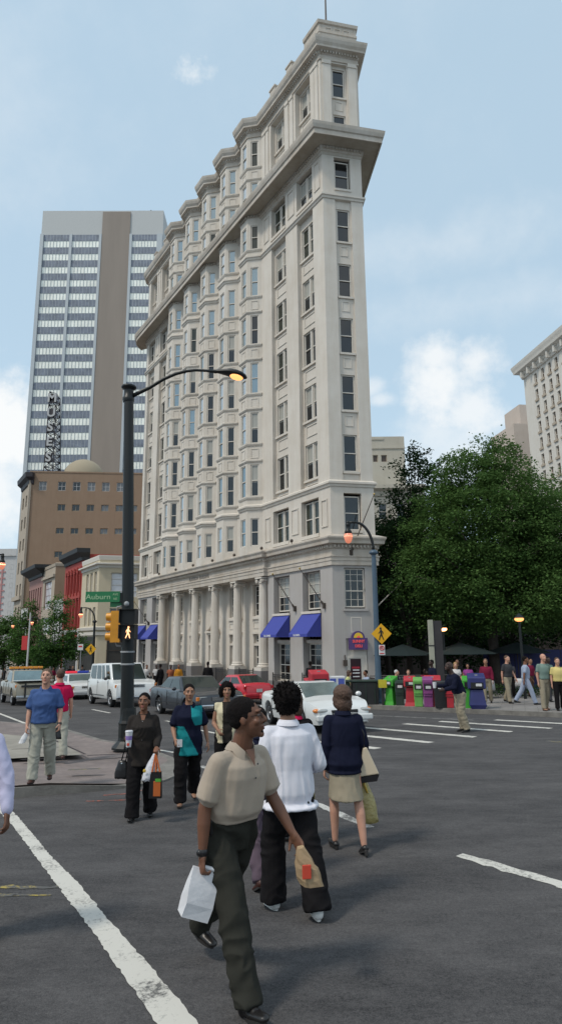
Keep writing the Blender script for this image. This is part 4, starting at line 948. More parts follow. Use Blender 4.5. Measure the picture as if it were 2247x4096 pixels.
# ------------------------------------------------------------------ trees
def leafmat(name, c1, c2, c3):
    m, nt, b = new_mat(name); N = nt.nodes; Lk = nt.links
    g = N.new('ShaderNodeNewGeometry'); r = N.new('ShaderNodeValToRGB'); Lk.new(g.outputs['Random Per Island'], r.inputs[0])
    e = r.color_ramp.elements; e[0].color = c1+(1,); e[1].color = c3+(1,); k = e.new(.5); k.color = c2+(1,)
    Lk.new(r.outputs[0], b.inputs['Base Color']); b.inputs['Roughness'].default_value = .8; b.inputs['Specular IOR Level'].default_value = .12
    tr = N.new('ShaderNodeBsdfTranslucent'); Lk.new(r.outputs[0], tr.inputs['Color']); mx = N.new('ShaderNodeMixShader'); mx.inputs[0].default_value = .38
    Lk.new(b.outputs[0], mx.inputs[1]); Lk.new(tr.outputs[0], mx.inputs[2]); Lk.new(mx.outputs[0], N['Material Output'].inputs['Surface']); MATS[name] = m
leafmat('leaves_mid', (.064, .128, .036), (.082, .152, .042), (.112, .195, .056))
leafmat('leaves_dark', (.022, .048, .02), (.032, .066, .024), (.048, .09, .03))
leafmat('leaves_fresh', (.05, .11, .028), (.07, .15, .038), (.10, .19, .05))
mat('bark', (.06, .048, .04), .95, var=.3, vscale=6, bump=.4)
def tree(loc, label, blobs, trunk_r, leaf='leaves_mid', n_cl=300, per=55, ls=.11, cl_r=.5, seed=1, group=None, flat=.55, fork=None):
    rr = random.Random(seed); t = thing('tree', loc, label, 'tree', group); L0 = Vector(loc)
    wts = [b[1][0]*b[1][1]*b[1][2]**.5 for b in blobs]; cents = []
    verts = []; faces = []
    for i in range(n_cl):
        c, r = rr.choices(blobs, wts)[0][:2]
        v = Vector((rr.gauss(0, 1), rr.gauss(0, 1), rr.gauss(0, 1))).normalized(); k = rr.uniform(.45, 1.)**.55
        k *= 1+.22*noise.noise(v*2.3+Vector((seed*3.1, 0, 0)))*1.6
        p = Vector(c)+Vector((v.x*r[0], v.y*r[1], v.z*r[2]))*k; cents.append(p)
        cr = cl_r*rr.uniform(.55, 1.25); out = v.copy(); out.z = out.z*.5+.15
        for j in range(int(per*rr.uniform(.6, 1.3))):
            q = Vector((rr.gauss(0, 1)*cr*.62, rr.gauss(0, 1)*cr*.62, rr.gauss(0, 1)*cr*.62*flat)); q.z -= .18*(q.x*q.x+q.y*q.y)/max(cr, .1)
            a = rr.uniform(0, 2*pi); el = rr.gauss(0, .45); d = Vector((cos(a)*cos(el), sin(a)*cos(el), sin(el)-.15)); s = ls*rr.uniform(.6, 1.35)
            nrm = Vector((rr.gauss(0, .5), rr.gauss(0, .5), 1)); w_ = d.cross(nrm).normalized()*s*.33; o = L0+p+q; b0 = len(verts)
            verts += [tuple(o), tuple(o+d*s*.5+w_), tuple(o+d*s), tuple(o+d*s*.5-w_)]; faces.append((b0, b0+1, b0+2, b0+3))
    mb = MB(); mb.v = verts; mb.f = faces; mb.m = [0]*len(faces)
    me = bpy.data.meshes.new('crown'); me.from_pydata([(v[0]-L0.x, v[1]-L0.y, v[2]-L0.z) for v in verts], [], faces); me.materials.append(M(leaf)); o = bpy.data.objects.new('crown', me); COL.objects.link(o); o.parent = t
    mb = MB(); top = Vector(blobs[0][0]); z1 = min(b[0][2]-b[1][2]*.55 for b in blobs); z1 = max(z1, 1.2)
    mb.tube([L0, L0+Vector((.02, .01, z1*.35)), L0+Vector((top.x*.1, top.y*.1, z1))], [trunk_r*1.35, trunk_r, trunk_r*.85], 10)
    s0 = L0+Vector((top.x*.1, top.y*.1, z1*.92))
    for i in range(26 if n_cl > 200 else 12):
        e = L0+rr.choice(cents); m_ = s0.lerp(e, .45)+Vector((rr.gauss(0, .15), rr.gauss(0, .15), .12*(e-s0).length)); mb.tube([s0, m_, e], [trunk_r*.5, trunk_r*.28, .015], 6)
    mb.build('trunk', 'bark', t, smooth=True); return t
def gnd(x, y, h=.15): return (x, y, G(x, y)+h)
# park trees (crown blobs relative to the tree's foot)
tree(gnd(11.5, 35.5), 'broad green tree filling the right side of the park, largest crown of all', [((.2, 0, 8.6), (4.4, 4.2, 4.4)), ((-2.8, -1.0, 5.9), (3.0, 2.8, 2.7)), ((3.6, -.6, 7.0), (3.6, 3.4, 3.4)), ((.4, -1.6, 5.0), (4.2, 2.8, 2.0)), ((-.6, 0, 11.6), (2.0, 2.0, 2.2)), ((1.4, .3, 12.6), (1.2, 1.2, 1.9)), ((.4, .6, 7.6), (2.6, 2.6, 2.8)), ((-.6, 0, 9.6), (2.2, 2.2, 2.0))], .28, 'leaves_mid', 1900, 100, .145, .60, 11)
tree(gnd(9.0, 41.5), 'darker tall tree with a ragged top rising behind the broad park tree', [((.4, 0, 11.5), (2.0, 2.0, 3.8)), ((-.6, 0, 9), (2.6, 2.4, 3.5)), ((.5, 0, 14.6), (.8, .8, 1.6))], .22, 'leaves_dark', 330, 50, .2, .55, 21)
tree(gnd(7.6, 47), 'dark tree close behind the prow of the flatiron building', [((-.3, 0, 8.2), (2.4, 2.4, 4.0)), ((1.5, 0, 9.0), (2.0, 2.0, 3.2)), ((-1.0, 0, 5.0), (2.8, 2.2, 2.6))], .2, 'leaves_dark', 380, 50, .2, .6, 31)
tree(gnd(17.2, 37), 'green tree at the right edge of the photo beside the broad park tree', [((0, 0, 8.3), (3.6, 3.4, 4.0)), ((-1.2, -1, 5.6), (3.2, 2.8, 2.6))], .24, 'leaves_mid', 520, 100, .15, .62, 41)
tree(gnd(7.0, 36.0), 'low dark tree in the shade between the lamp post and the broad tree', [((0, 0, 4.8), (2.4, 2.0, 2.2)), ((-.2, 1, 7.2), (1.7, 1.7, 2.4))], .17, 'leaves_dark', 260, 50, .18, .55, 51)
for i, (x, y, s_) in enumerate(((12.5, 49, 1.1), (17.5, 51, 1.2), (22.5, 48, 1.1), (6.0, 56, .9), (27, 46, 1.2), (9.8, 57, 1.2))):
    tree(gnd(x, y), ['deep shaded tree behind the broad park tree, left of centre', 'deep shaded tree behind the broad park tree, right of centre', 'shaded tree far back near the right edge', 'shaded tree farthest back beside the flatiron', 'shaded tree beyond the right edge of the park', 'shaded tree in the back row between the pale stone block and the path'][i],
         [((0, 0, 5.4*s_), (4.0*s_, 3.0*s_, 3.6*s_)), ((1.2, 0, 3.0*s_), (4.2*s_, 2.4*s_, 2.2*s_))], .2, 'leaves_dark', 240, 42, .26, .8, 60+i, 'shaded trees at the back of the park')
# street trees on the left
tree(gnd(-21.6, 62, .15), 'nearest leafy street tree, standing left of the cream corner building', [((0, 0, 4.3), (1.9, 1.9, 2.6)), ((.2, 0, 7.3), (.95, .95, 1.5)), ((-.9, 0, 2.8), (1.6, 1.5, 1.3)), ((1.5, 0, 3.6), (1.5, 1.4, 1.2))], .12, 'leaves_fresh', 330, 42, .2, .5, 71, 'street trees along the left pavement')
tree(gnd(-31.5, 80, .15), 'second leafy street tree down the left pavement', [((0, 0, 5.0), (1.8, 1.8, 3.2)), ((.1, 0, 8.4), (.9, .9, 1.5)), ((.6, 0, 2.9), (1.8, 1.8, 1.4))], .13, 'leaves_fresh', 260, 38, .26, .6, 72, 'street trees along the left pavement')
tree(gnd(-40.5, 95, .15), 'third leafy street tree, farthest down the left pavement', [((0, 0, 5.0), (3.2, 2.6, 3.6)), ((.5, 0, 7.6), (1.6, 1.6, 1.4))], .14, 'leaves_mid', 260, 38, .3, .7, 73, 'street trees along the left pavement')
tree(gnd(-47.5, 103, .15), 'street tree cut by the left edge of the photo', [((0, 0, 4.6), (2.6, 2.6, 3.4)), ((1, 0, 3.0), (2.5, 2.0, 1.7))], .14, 'leaves_mid', 200, 36, .3, .7, 74, 'street trees along the left pavement')

# ------------------------------------------------------------------ street furniture
mat('post_black', (.008, .010, .010), .42, spec=.4); mat('post_blue', (.06, .10, .145), .45, var=.12, vscale=2); mat('lamp_glow', (.9, .5, .25), .4, emit=(1, .42, .16), es=7); mat('lamp_glow_soft', (.8, .45, .35), .3, emit=(1, .33, .14), es=1.5)
mat('sodium', (1, .5, .2), .4, emit=(1, .40, .12), es=1.7); mat('sign_green', (.012, .16, .055), .4); mat('letter_pale', (.34, .50, .30), .5); mat('signal_yellow', (.62, .27, .015), .4, var=.12, vscale=5); mat('walk_glow', (1, .8, .6), .4, emit=(1, .42, .17), es=2.6)
mat('sign_yellow', (.72, .37, .005), .45); mat('sign_black', (.01, .01, .01), .5); mat('sign_white', (.6, .6, .6), .5); mat('sign_redink', (.55, .04, .04), .5); mat('glass_lamp', (.35, .18, .14), .12, emit=(1, .3, .16), es=.6); mat('steel_grey', (.28, .29, .3), .5)
# black lamp and signal post on the island (leans slightly)
bx, by = -3.40, 14.62; bz = G(bx, by)+.15
PT = thing('lamp_post', (bx, by, bz), 'tall black street lamp post on the traffic island with a curved arm and lit head', 'lamp post')
tx, tz = -3.68, 8.0
def pp(z): t = (z-bz)/(tz-bz); return (bx+(tx-bx)*t, by, z)
mb = MB(); mb.tube([pp(z) for z in (bz+.5, .9, 2, 4, 6, tz)], [.155, .145, .138, .130, .122, .114], 20)
mb.lathe((tx, by, tz), [(.125, -.35), (.14, -.3), (.14, -.24), (.12, -.22), (.11, -.06), (.13, -.02), (.17, .0), (.185, .03), (.17, .065), (.1, .09), (.02, .1)], 22); mb.build('pole', 'post_black', PT, smooth=True, sharp=50)
mb = MB(); mb.lathe((bx, by, bz), [(.34, 0), (.34, .04), (.30, .08), (.26, .12), (.215, .17), (.205, .24), (.205, .5), (.215, .54), (.19, .6), (.175, .7), (.168, .8), (.16, .86)], 12); mb.build('base', 'post_black', PT)
arm = [(-3.6, by, 7.80), (-3.4, by, 7.91), (-3.16, by, 8.03), (-2.86, by, 8.23), (-2.56, by, 8.37), (-2.3, by, 8.44), (-2.07, by, 8.465), (-1.8, by, 8.45), (-1.55, by, 8.41)]
mb = MB(); mb.tube(arm, [.05, .048, .045, .042, .04, .036, .034, .032, .036], 10); mb.build('arm', 'post_black', PT, smooth=True)
mb = MB(); rg = []
for i, (x, wy, h, zc_) in enumerate(((-1.66, .04, .04, 8.43), (-1.5, .07, .06, 8.415), (-1.35, .13, .085, 8.395), (-1.2, .18, .11, 8.365), (-1.05, .19, .115, 8.335), (-.92, .165, .1, 8.30), (-.83, .1, .06, 8.27), (-.8, .03, .02, 8.26))):
    rg.append([(x, by+wy*cos(2*pi*k/16), zc_+h*sin(2*pi*k/16)*(1 if sin(2*pi*k/16) > 0 else .55)) for k in range(16)])
mb.loft(rg); hd = mb.build('lamp_head', 'post_black', PT, smooth=True)
mb = MB(); mb.ell((-1.06, by, 8.285), (.17, .14, .075), 14, 8, rot=Matrix.Rotation(.25, 3, 'Y')); mb.build('bulb', 'sodium', hd, smooth=True)
for z in (1.45, 1.72): mb = MB(); c = pp(z); mb.lathe(c, [(.150, -.02), (.158, -.015), (.158, .015), (.150, .02)], 20); mb.build('clamp_band', 'steel_grey', PT)
mb = MB(); c = pp(3.1); mb.ell((c[0]+.02, by-.16, 2.78), (.06, .05, .06), 8, 6); mb.build('bracket', 'steel_grey', PT, smooth=True)
# green street name sign
SN = thing('street_sign', (-3.68, 14.6, 2.83), 'green street name sign fixed to the left of the black lamp post', 'street sign')
mb = MB(); mb.box((-4.07, 14.58, 2.95), (.78, .03, .24)); mb.build('sign_board', 'sign_green', SN)
mb = MB(); mb.box((-3.78, 14.64, 2.80), (.26, .02, .16)); mb.build('lower_sign_board', 'sign_green', SN)
mb = MB(); mb.box((-3.66, 14.6, 2.93), (.12, .05, .22)); mb.build('bracket', 'post_black', SN)
put_text('lettering', 'Auburn', .165, .004, 'letter_pale', SN, (-4.17, 14.562, 2.945), (1, 0, 0), sx=1.12); put_text('lettering', 'AVE', .07, .004, 'letter_pale', SN, (-3.78, 14.562, 3.0), (1, 0, 0)); put_text('lettering', 'NE', .07, .004, 'letter_pale', SN, (-3.78, 14.562, 2.9), (1, 0, 0))
# pedestrian signal
PS = thing('pedestrian_signal', (-3.39, 14.35, 1.98), 'black two section pedestrian signal with lit walking figure on the lamp post', 'pedestrian signal')
mb = MB()
for z in (2.15, 2.49):
    mb.box((-3.39, 14.33, z), (.36, .2, .325)); mb.box((-3.39, 14.18, z+.155), (.37, .14, .014)); mb.box((-3.39+.175, 14.18, z+.01), (.014, .14, .3)); mb.box((-3.39-.175, 14.18, z+.01), (.014, .14, .3))
mb.box((-3.45, 14.5, 2.62), (.05, .22, .05)); mb.box((-3.45, 14.5, 2.0), (.05, .22, .05)); mb.build('housing', 'sign_black', PS)
def walkman(mb, C, s, mi=0, d=.012, flip=1):
    def q(x, z): return (C[0]+x*s*flip, C[1], C[2]+z*s)
    def seg(a, b, r1, r2): mb.cap(q(*a), q(*b), r1*s, r2*s, 8, .35, (0, 1, 0), mi)
    mb.ell(q(.04, .42), (.075*s, d, .085*s), 12, 8, mi=mi); seg((.02, .27), (.0, .02), .075, .06); seg((.02, .27), (.14, .12), .04, .03); seg((.14, .12), (.21, .05), .03, .02); seg((-.0, .27), (-.12, .14), .04, .03); seg((-.12, .14), (-.13, .02), .03, .02)
    seg((.0, .02), (.11, -.2), .055, .04); seg((.11, -.2), (.16, -.43), .04, .03); seg((.0, .02), (-.07, -.2), .055, .04); seg((-.07, -.2), (-.17, -.42), .04, .03)
mb = MB(); walkman(mb, (-3.385, 14.22, 2.14), .27); mb.build('walking_figure', 'walk_glow', PS, smooth=True)
# yellow vehicle signal seen from the side
YS = thing('traffic_signal', (-3.8, 14.62, 1.93), 'yellow traffic signal head seen from its side, left of the black post', 'traffic signal')
mb = MB(); mb.box((-3.74, 14.66, 2.28), (.22, .3, .70)); mb.build('housing', 'signal_yellow', YS)
for z in (2.5, 2.28, 2.06):
    mb = MB(); c = Vector((-3.86, 14.66, z)); rg = []
    for k in range(4): rg.append([(c.x-.12*k/3-.0*k, c.y+(.115-.006*k)*cos(2*pi*j/14), c.z+(.1-.004*k)*sin(2*pi*j/14)) for j in range(14)])
    mb.loft(rg); mb.build('visor', 'signal_yellow', YS, smooth=True, sharp=60)
mb = MB(); mb.tube([(-3.74, 14.62, 2.62), (-3.74, 14.62, 2.72), (-3.6, 14.62, 2.74)], .025, 8); mb.tube([(-3.74, 14.62, 1.94), (-3.72, 14.62, 1.86), (-3.55, 14.62, 1.85)], .025, 8); mb.build('bracket', 'steel_grey', YS, smooth=True)
# blue grey lamp post with hooked arm and pendant lamp
def hooklamp(name, loc, label, H, reach, scale=1., glow='lamp_glow_soft', col='post_blue', group=None, sgn=-1):
    t = thing(name, loc, label, 'lamp post', group); x, y, z = loc; s = scale
    mb = MB(); mb.lathe(loc, [(.30*s, 0), (.30*s, .08), (.26*s, .12), (.235*s, .25), (.23*s, .55), (.19*s, .66), (.15*s, .8), (.135*s, 1.0), (.13*s, 1.2)], 16); mb.build('base', col, t)
    mb = MB(); zc_ = H*.82; mb.tube([(x, y, z+1.1*s), (x, y, z+zc_)], [.125*s, .095*s], 14); mb.lathe((x, y, z+zc_), [(.1*s, -.06), (.19*s, 0), (.2*s, .04), (.17*s, .1), (.09*s, .16)], 16)
    mb.build('pole', col, t, smooth=True, sharp=50)
    mb = MB(); pts = []
    for k in range(13):
        a = pi/2*k/12*1.06; pts.append((x+sgn*(reach*.72)*(1-cos(a)), y, z+zc_+.12+(H*1.0-zc_-.1)*sin(min(a, pi/2))))
    pts.append((x+sgn*reach, y, pts[-1][2]-.01)); mb.tube(pts, [.062*s]*10+[.05*s]*4, 10); e = Vector(pts[-1]); mb.ell(e, (.09*s,)*3, 8, 6); mb.build('arm', 'post_black', t, smooth=True)
    mb = MB(); mb.lathe((e.x, e.y, e.z-.5*s), [(.17*s, 0), (.15*s, .12*s), (.1*s, .2*s), (.09*s, .36*s), (.12*s, .4*s), (.05*s, .5*s)], 14); mb.build('lamp_hood', 'post_black', t, smooth=True)
    mb = MB(); mb.lathe((e.x, e.y, e.z-.92*s), [(.05*s, 0), (.12*s, .05*s), (.17*s, .18*s), (.19*s, .3*s), (.17*s, .42*s)], 16); g = mb.build('lamp_glass', 'glass_lamp', t, smooth=True)
    mb = MB(); mb.ell((e.x, e.y, e.z-.62*s), (.195*s, .195*s, .1*s), 12, 8); mb.build('bulb', glow, g, smooth=True); return t
hooklamp('street_lamp', gnd(4.02, 27.6), 'blue grey hooked street lamp with pendant glass, beside the crossing sign', 7.65, 1.08)
hooklamp('street_lamp', gnd(-14.5, 50), 'dark hooked street lamp in front of the cream corner building', 6.1, 1.1, .85, 'lamp_glow', 'post_black')
hooklamp('street_lamp', gnd(-18.6, 37), 'hooked street lamp off the left edge with only its glowing pendant in view', 8.2, 2.3, .95, 'lamp_glow', 'post_black', sgn=1)
hooklamp('street_lamp', gnd(-32.3, 80), 'small lit street lamp among the leaves of the third street tree', 7.2, 1.0, .9, 'lamp_glow', 'post_black', 'lit lamps among the left street trees')
hooklamp('street_lamp', gnd(-26.1, 70), 'small lit street lamp in front of the second street tree', 6.9, 1.0, .9, 'lamp_glow', 'post_black', 'lit lamps among the left street trees')
def parklamp(loc, label, z):
    t = thing('park_lamp', loc, label, 'lamp post'); x, y, g0 = loc
    mb = MB(); mb.tube([(x, y, g0), (x, y, z+.15)], [.07, .05], 8); mb.build('pole', 'post_black', t); mb = MB(); mb.ell((x, y, z), (.2, .2, .11), 12, 8); mb.build('bulb', 'sodium' if x > 9.5 else 'lamp_glow', t, smooth=True)
    mb = MB(); mb.lathe((x, y, z+.05), [(.24, 0), (.14, .1), (.03, .2)], 12); mb.build('lamp_hood', 'post_black', t)
parklamp(gnd(10.35, 28.2), 'park lamp glowing amber under the tree above the men in shirts', 2.75); parklamp(gnd(8.2, 33.0), 'small park lamp glowing beside the pale edged pylon', 2.42)
# crossing sign and small sign on the blue post
DS = thing('crossing_sign', (4.2, 27.42, 2.17), 'yellow diamond pedestrian crossing sign on the blue grey lamp post', 'road sign')
mb = MB(); h = .43; mb.hexa([(4.2-h, 27.42, 2.17), (4.2, 27.42, 2.17-h), (4.2+h, 27.42, 2.17), (4.2, 27.42, 2.17+h)], [(4.2-h, 27.45, 2.17), (4.2, 27.45, 2.17-h), (4.2+h, 27.45, 2.17), (4.2, 27.45, 2.17+h)]); mb.build('sign_board', 'sign_yellow', DS)
mb = MB(); walkman(mb, (4.19, 27.41, 2.16), .56, d=.015, flip=-1); mb.build('walking_figure', 'sign_black', DS, smooth=True)
mb = MB(); mb.box((4.12, 27.47, 2.17), (.2, .04, .05)); mb.build('bracket', 'steel_grey', DS)
NS = thing('parking_sign', (4.19, 27.4, 1.2), 'small white sign with a red ring below the yellow diamond sign', 'road sign')
mb = MB(); mb.box((4.19, 27.43, 1.5), (.26, .02, .42)); mb.build('sign_board', 'sign_white', NS)
mb = MB(); mb.tube([(4.19+.09*cos(2*pi*k/16), 27.41, 1.58+.09*sin(2*pi*k/16)) for k in range(17)], .016, 6); mb.tube([(4.13, 27.41, 1.64), (4.25, 27.41, 1.52)], .014, 6); mb.tube([(4.16, 27.415, 1.53), (4.16, 27.415, 1.63), (4.21, 27.415, 1.63), (4.21, 27.415, 1.58), (4.16, 27.415, 1.58)], .01, 5); mb.box((4.19, 27.415, 1.36), (.18, .01, .04)); mb.build('marking', 'sign_redink', NS)
D2 = thing('crossing_sign', (-14.6, 49.7, 1.35), 'small distant yellow diamond sign below the dark hooked lamp', 'road sign')
mb = MB(); h = .42; c = (-14.62, 49.7, 1.38); mb.hexa([(c[0]-h, 49.7, c[2]), (c[0], 49.7, c[2]-h), (c[0]+h, 49.7, c[2]), (c[0], 49.7, c[2]+h)], [(c[0]-h, 49.74, c[2]), (c[0], 49.74, c[2]-h), (c[0]+h, 49.74, c[2]), (c[0], 49.74, c[2]+h)]); mb.build('sign_board', 'sign_yellow', D2); mb = MB(); walkman(mb, (c[0], 49.68, c[2]), .5); mb.build('walking_figure', 'sign_black', D2)
D3 = thing('white_sign', (-15.3, 49.5, .9), 'small white sign with red ink left of the distant yellow diamond', 'road sign')
mb = MB(); mb.box((-15.35, 49.5, 1.55), (.42, .03, .45)); mb.build('sign_board', 'sign_white', D3); mb = MB(); mb.tube([(-15.3, 49.52, G(-15, 49)), (-15.3, 49.52, 1.8)], .03, 6); mb.build('post', 'steel_grey', D3); mb = MB(); mb.box((-15.35, 49.48, 1.6), (.28, .01, .12)); mb.build('marking', 'sign_redink', D3)
# white mast with red banner
ML = thing('banner_pole', gnd(-20.3, 52), 'thin white pole with a small red banner left of the nearest street tree', 'pole'); x, y, z = gnd(-20.3, 52)
mb = MB(); mb.tube([(x, y, z), (x, y, z+6.0)], [.09, .06], 8); mb.build('pole', 'pale_grey', ML); mb = MB(); mb.box((x-.32, y, z+3.6), (.45, .03, 1.1)); mb.build('banner', 'sign_redink', ML)

# newspaper boxes and bins along the kerb
def colmat(n, c): return mat(n, tuple(q*.72+.012 for q in c), .55, coat=.15, var=.14, vscale=4)
colmat('box_green', (.045, .42, .02)); colmat('box_red', (.58, .012, .03)); colmat('box_lime', (.18, .50, .10)); colmat('box_purple', (.30, .06, .26)); colmat('box_blue', (.014, .02, .16)); colmat('bin_black', (.012, .014, .016)); colmat('bin_green', (.012, .04, .024)); colmat('box_yellow', (.7, .6, .02)); mat('tray_dark', (.01, .01, .012), .6)
def pedbox(x, y, c, label, rz, head=(.46, .42, .46), H=1.12, grp='newspaper boxes in a row along the kerb', stem=.17, print_=True):
    t = thing('newspaper_box', (0, 0, 0), label, 'newspaper box', grp); w_, d_, h_ = head
    mb = MB(); zb = H-h_
    a = [(-w_/2, -d_/2, zb+.06), (w_/2, -d_/2, zb+.06), (w_/2, d_/2, zb), (-w_/2, d_/2, zb)]; b = [(-w_/2, -d_/2, H-.14), (w_/2, -d_/2, H-.14), (w_/2, d_/2, H), (-w_/2, d_/2, H)]
    mb.hexa(a, b); o = mb.build('head', c, t); bev(o, .03)
    mb = MB(); mb.hexa([(-stem*1.1, -stem*.9, .12), (stem*1.1, -stem*.9, .12), (stem*1.1, stem*.9, .12), (-stem*1.1, stem*.9, .12)], [(-stem*.8, -stem*.7, zb+.02), (stem*.8, -stem*.7, zb+.02), (stem*.9, stem*.9, zb+.02), (-stem*.9, stem*.9, zb+.02)]); bev(mb.build('pedestal', c, t), .02)
    mb = MB(); mb.hexa([(-.22, -.2, 0), (.22, -.2, 0), (.22, .2, 0), (-.22, .2, 0)], [(-stem*1.15, -stem*.95, .14), (stem*1.15, -stem*.95, .14), (stem*1.15, stem*.95, .14), (-stem*1.15, stem*.95, .14)]); mb.build('foot', c, t)
    mb = MB(); mb.box((0, -d_/2-.002, zb+.17), (w_*.72, .012, h_*.36)); mb.build('display_window', 'tray_dark', t); mb = MB(); mb.box((w_*.1, -d_/2-.012, zb+.19), (w_*.34, .006, .09)); mb.build('newspaper', 'sign_white', t); mb = MB(); mb.box((0, -.02, H-.07), (w_*.16, .05, .05)); mb.build('coin_slot', 'steel_grey', t)
    t.location = gnd(x, y); t.rotation_euler = (0, 0, rz); return t
def bev(o, w_):
    m = o.modifiers.new('bevel', 'BEVEL'); m.width = w_; m.segments = 3; m.limit_method = 'ANGLE'; return o
def cabinet(x, y, c, label, rz, W=.42, D=.4, H=1.1, grp='newspaper boxes in a row along the kerb'):
    t = thing('newspaper_box', (0, 0, 0), label, 'newspaper box', grp); mb = MB()
    mb.hexa([(-W/2+.03, -D/2+.03, 0), (W/2-.03, -D/2+.03, 0), (W/2-.03, D/2-.03, 0), (-W/2+.03, D/2-.03, 0)], [(-W/2, -D/2, H-.1), (W/2, -D/2, H-.1), (W/2, D/2, H), (-W/2, D/2, H)]); bev(mb.build('cabinet', c, t), .025)
    mb = MB(); mb.box((0, -D/2+.004, .74), (W*.74, .03, .2)); mb.build('display_window', 'tray_dark', t)
    for z in (.42, .5, .90): mb = MB(); mb.box((0, -D/2+.0, z), (W*.86, .03, .02)); mb.build('ridge', c, t)
    mb = MB(); mb.box((.02, -D/2-.018, .72), (W*.5, .01, .10)); mb.build('marking', 'sign_white', t)
    t.location = gnd(x, y); t.rotation_euler = (0, 0, rz); return t
RZ = R(-12)
pedbox(4.3, 26.3, 'box_green', 'bright green pedestal newspaper box next to the blue lamp post', RZ-.5)
cabinet(4.62, 26.05, 'bin_green', 'dark green newspaper box between the bright green and the red one', RZ, .36, .4, .96)
pedbox(4.93, 25.55, 'box_red', 'red pedestal newspaper box left of the lime green one', RZ, stem=.16)
cabinet(5.16, 25.12, 'box_lime', 'lime green newspaper box between the red and the purple one', RZ, .36, .4, 1.08)
cabinet(5.47, 24.85, 'box_purple', 'purple newspaper box right of the lime green one', RZ, .38, .42, 1.1)
pedbox(5.68, 24.95, 'box_red', 'red pedestal newspaper box behind the black bin', RZ, (.62, .45, .42), 1.14, stem=.2)
pedbox(6.78, 24.0, 'box_green', 'bright green newspaper box partly behind the stooping man', RZ, stem=.2)
pedbox(6.9, 23.45, 'box_blue', 'wide dark blue newspaper box at the right end of the row', RZ, (.6, .5, .58), 1.22, stem=.26)
cabinet(6.1, 24.2, 'box_red', 'red and white newspaper box behind the legs of the stooping man', RZ, .34, .36, .9)
mb = MB(); x, y, z = gnd(3.98, 26.25); t = thing('newspaper_box', (x, y, z), 'small yellow newspaper box half hidden behind the bright green one', 'newspaper box', 'newspaper boxes in a row along the kerb'); mb.box((x, y, z+.82), (.3, .25, .3)); mb.build('head', 'box_yellow', t); mb = MB(); mb.tube([(x, y, z), (x, y, z+.7)], .05, 8); mb.build('post', 'bin_black', t)
t = thing('litter_bin', (0, 0, 0), 'black round litter bin with white stickers in front of the red newspaper box', 'litter bin')
mb = MB(); mb.lathe((0, 0, 0), [(.24, 0), (.25, .03), (.27, .8), (.28, .82)], 24); mb.build('body', 'bin_black', t, smooth=True, sharp=40); mb = MB(); mb.lathe((0, 0, .82), [(.3, 0), (.3, .1), (.27, .13), (.1, .14)], 24); mb.build('rim', 'bin_black', t, smooth=True, sharp=40)
mb = MB(); mb.box((-.12, -.268, .72), (.1, .01, .07), -.35); mb.box((.1, -.268, .72), (.2, .01, .06), .3); mb.build('sticker', 'sign_white', t); t.location = gnd(5.83, 24.28)
# dark green planter screens, red and white boxes behind the white car
for i, (x, y, W) in enumerate(((3.35, 26.95, 1.05), (2.35, 27.1, .8))):
    x, y, z = gnd(x, y); t = thing('waste_container', (x, y, z), ['dark green waste container beside the lamp post', 'dark green waste container left of its wider twin'][i], 'waste container', 'dark waste containers by the kerb')
    mb = MB(); mb.hexa([(x-W/2, y-.3, z), (x+W/2, y-.3, z), (x+W/2, y+.4, z), (x-W/2, y+.4, z)], [(x-W/2, y-.35, z+.88), (x+W/2, y-.35, z+.88), (x+W/2, y+.45, z+.92), (x-W/2, y+.45, z+.92)]); bev(mb.build('body', 'bin_black' if i == 0 else 'bin_green', t), .03)
    mb = MB(); mb.box((x, y+.04, z+.93), (W+.06, .86, .05)); mb.build('rim', 'bin_green', t)
    for q in (-.35, 0, .35): mb = MB(); mb.box((x+q*W, y-.345, z+.45), (.03, .03, .8)); mb.build('rib', 'bin_green', t)
pedbox(1.42, 25.85, 'box_red', 'big red newspaper box behind the white car', .25, (.72, .5, .62), 1.42, None, .2); pedbox(1.2, 26.3, 'box_red', 'lower red newspaper box poking out behind the big red one', .25, (.6, .5, .4), 1.1, None, .2)
t = thing('newspaper_box', (0, 0, 0), 'white newspaper box with two blue panels beside the big red one', 'newspaper box'); mb = MB(); mb.box((0, 0, .95), (.66, .4, .42)); bev(mb.build('head', 'sign_white', t), .03); mb = MB(); mb.box((0, 0, .37), (.4, .3, .75)); mb.build('pedestal', 'sign_white', t)
mat('panel_blue', (.07, .10, .38), .4)
for q in (-.17, .16): mb = MB(); mb.box((q, -.205, .95), (.24, .012, .26)); mb.build('panel', 'panel_blue', t)
t.location = gnd(2.12, 25.95); t.rotation_euler = (0, 0, .1)
# pylon with pale edge
mat('pylon_pale', (.34, .34, .27), .7, var=.1); mat('pylon_dark', (.035, .032, .034), .7, var=.2)
x, y, z = gnd(6.62, 28.2); t = thing('information_pylon', (x, y, z), 'tall slim pylon with a pale left edge and dark face in front of the trees', 'pylon'); mb = MB(); mb.box((x-.16, y, z+1.7), (.17, .3, 3.4)); mb.build('side_post', 'pylon_pale', t); mb = MB(); mb.box((x+.12, y+.02, z+1.68), (.38, .24, 3.36)); mb.build('panel', 'pylon_dark', t)
for q in (1.2, 2.3): mb = MB(); mb.box((x-.16, y, z+q), (.19, .32, .05)); mb.build('band', 'pylon_dark', t)
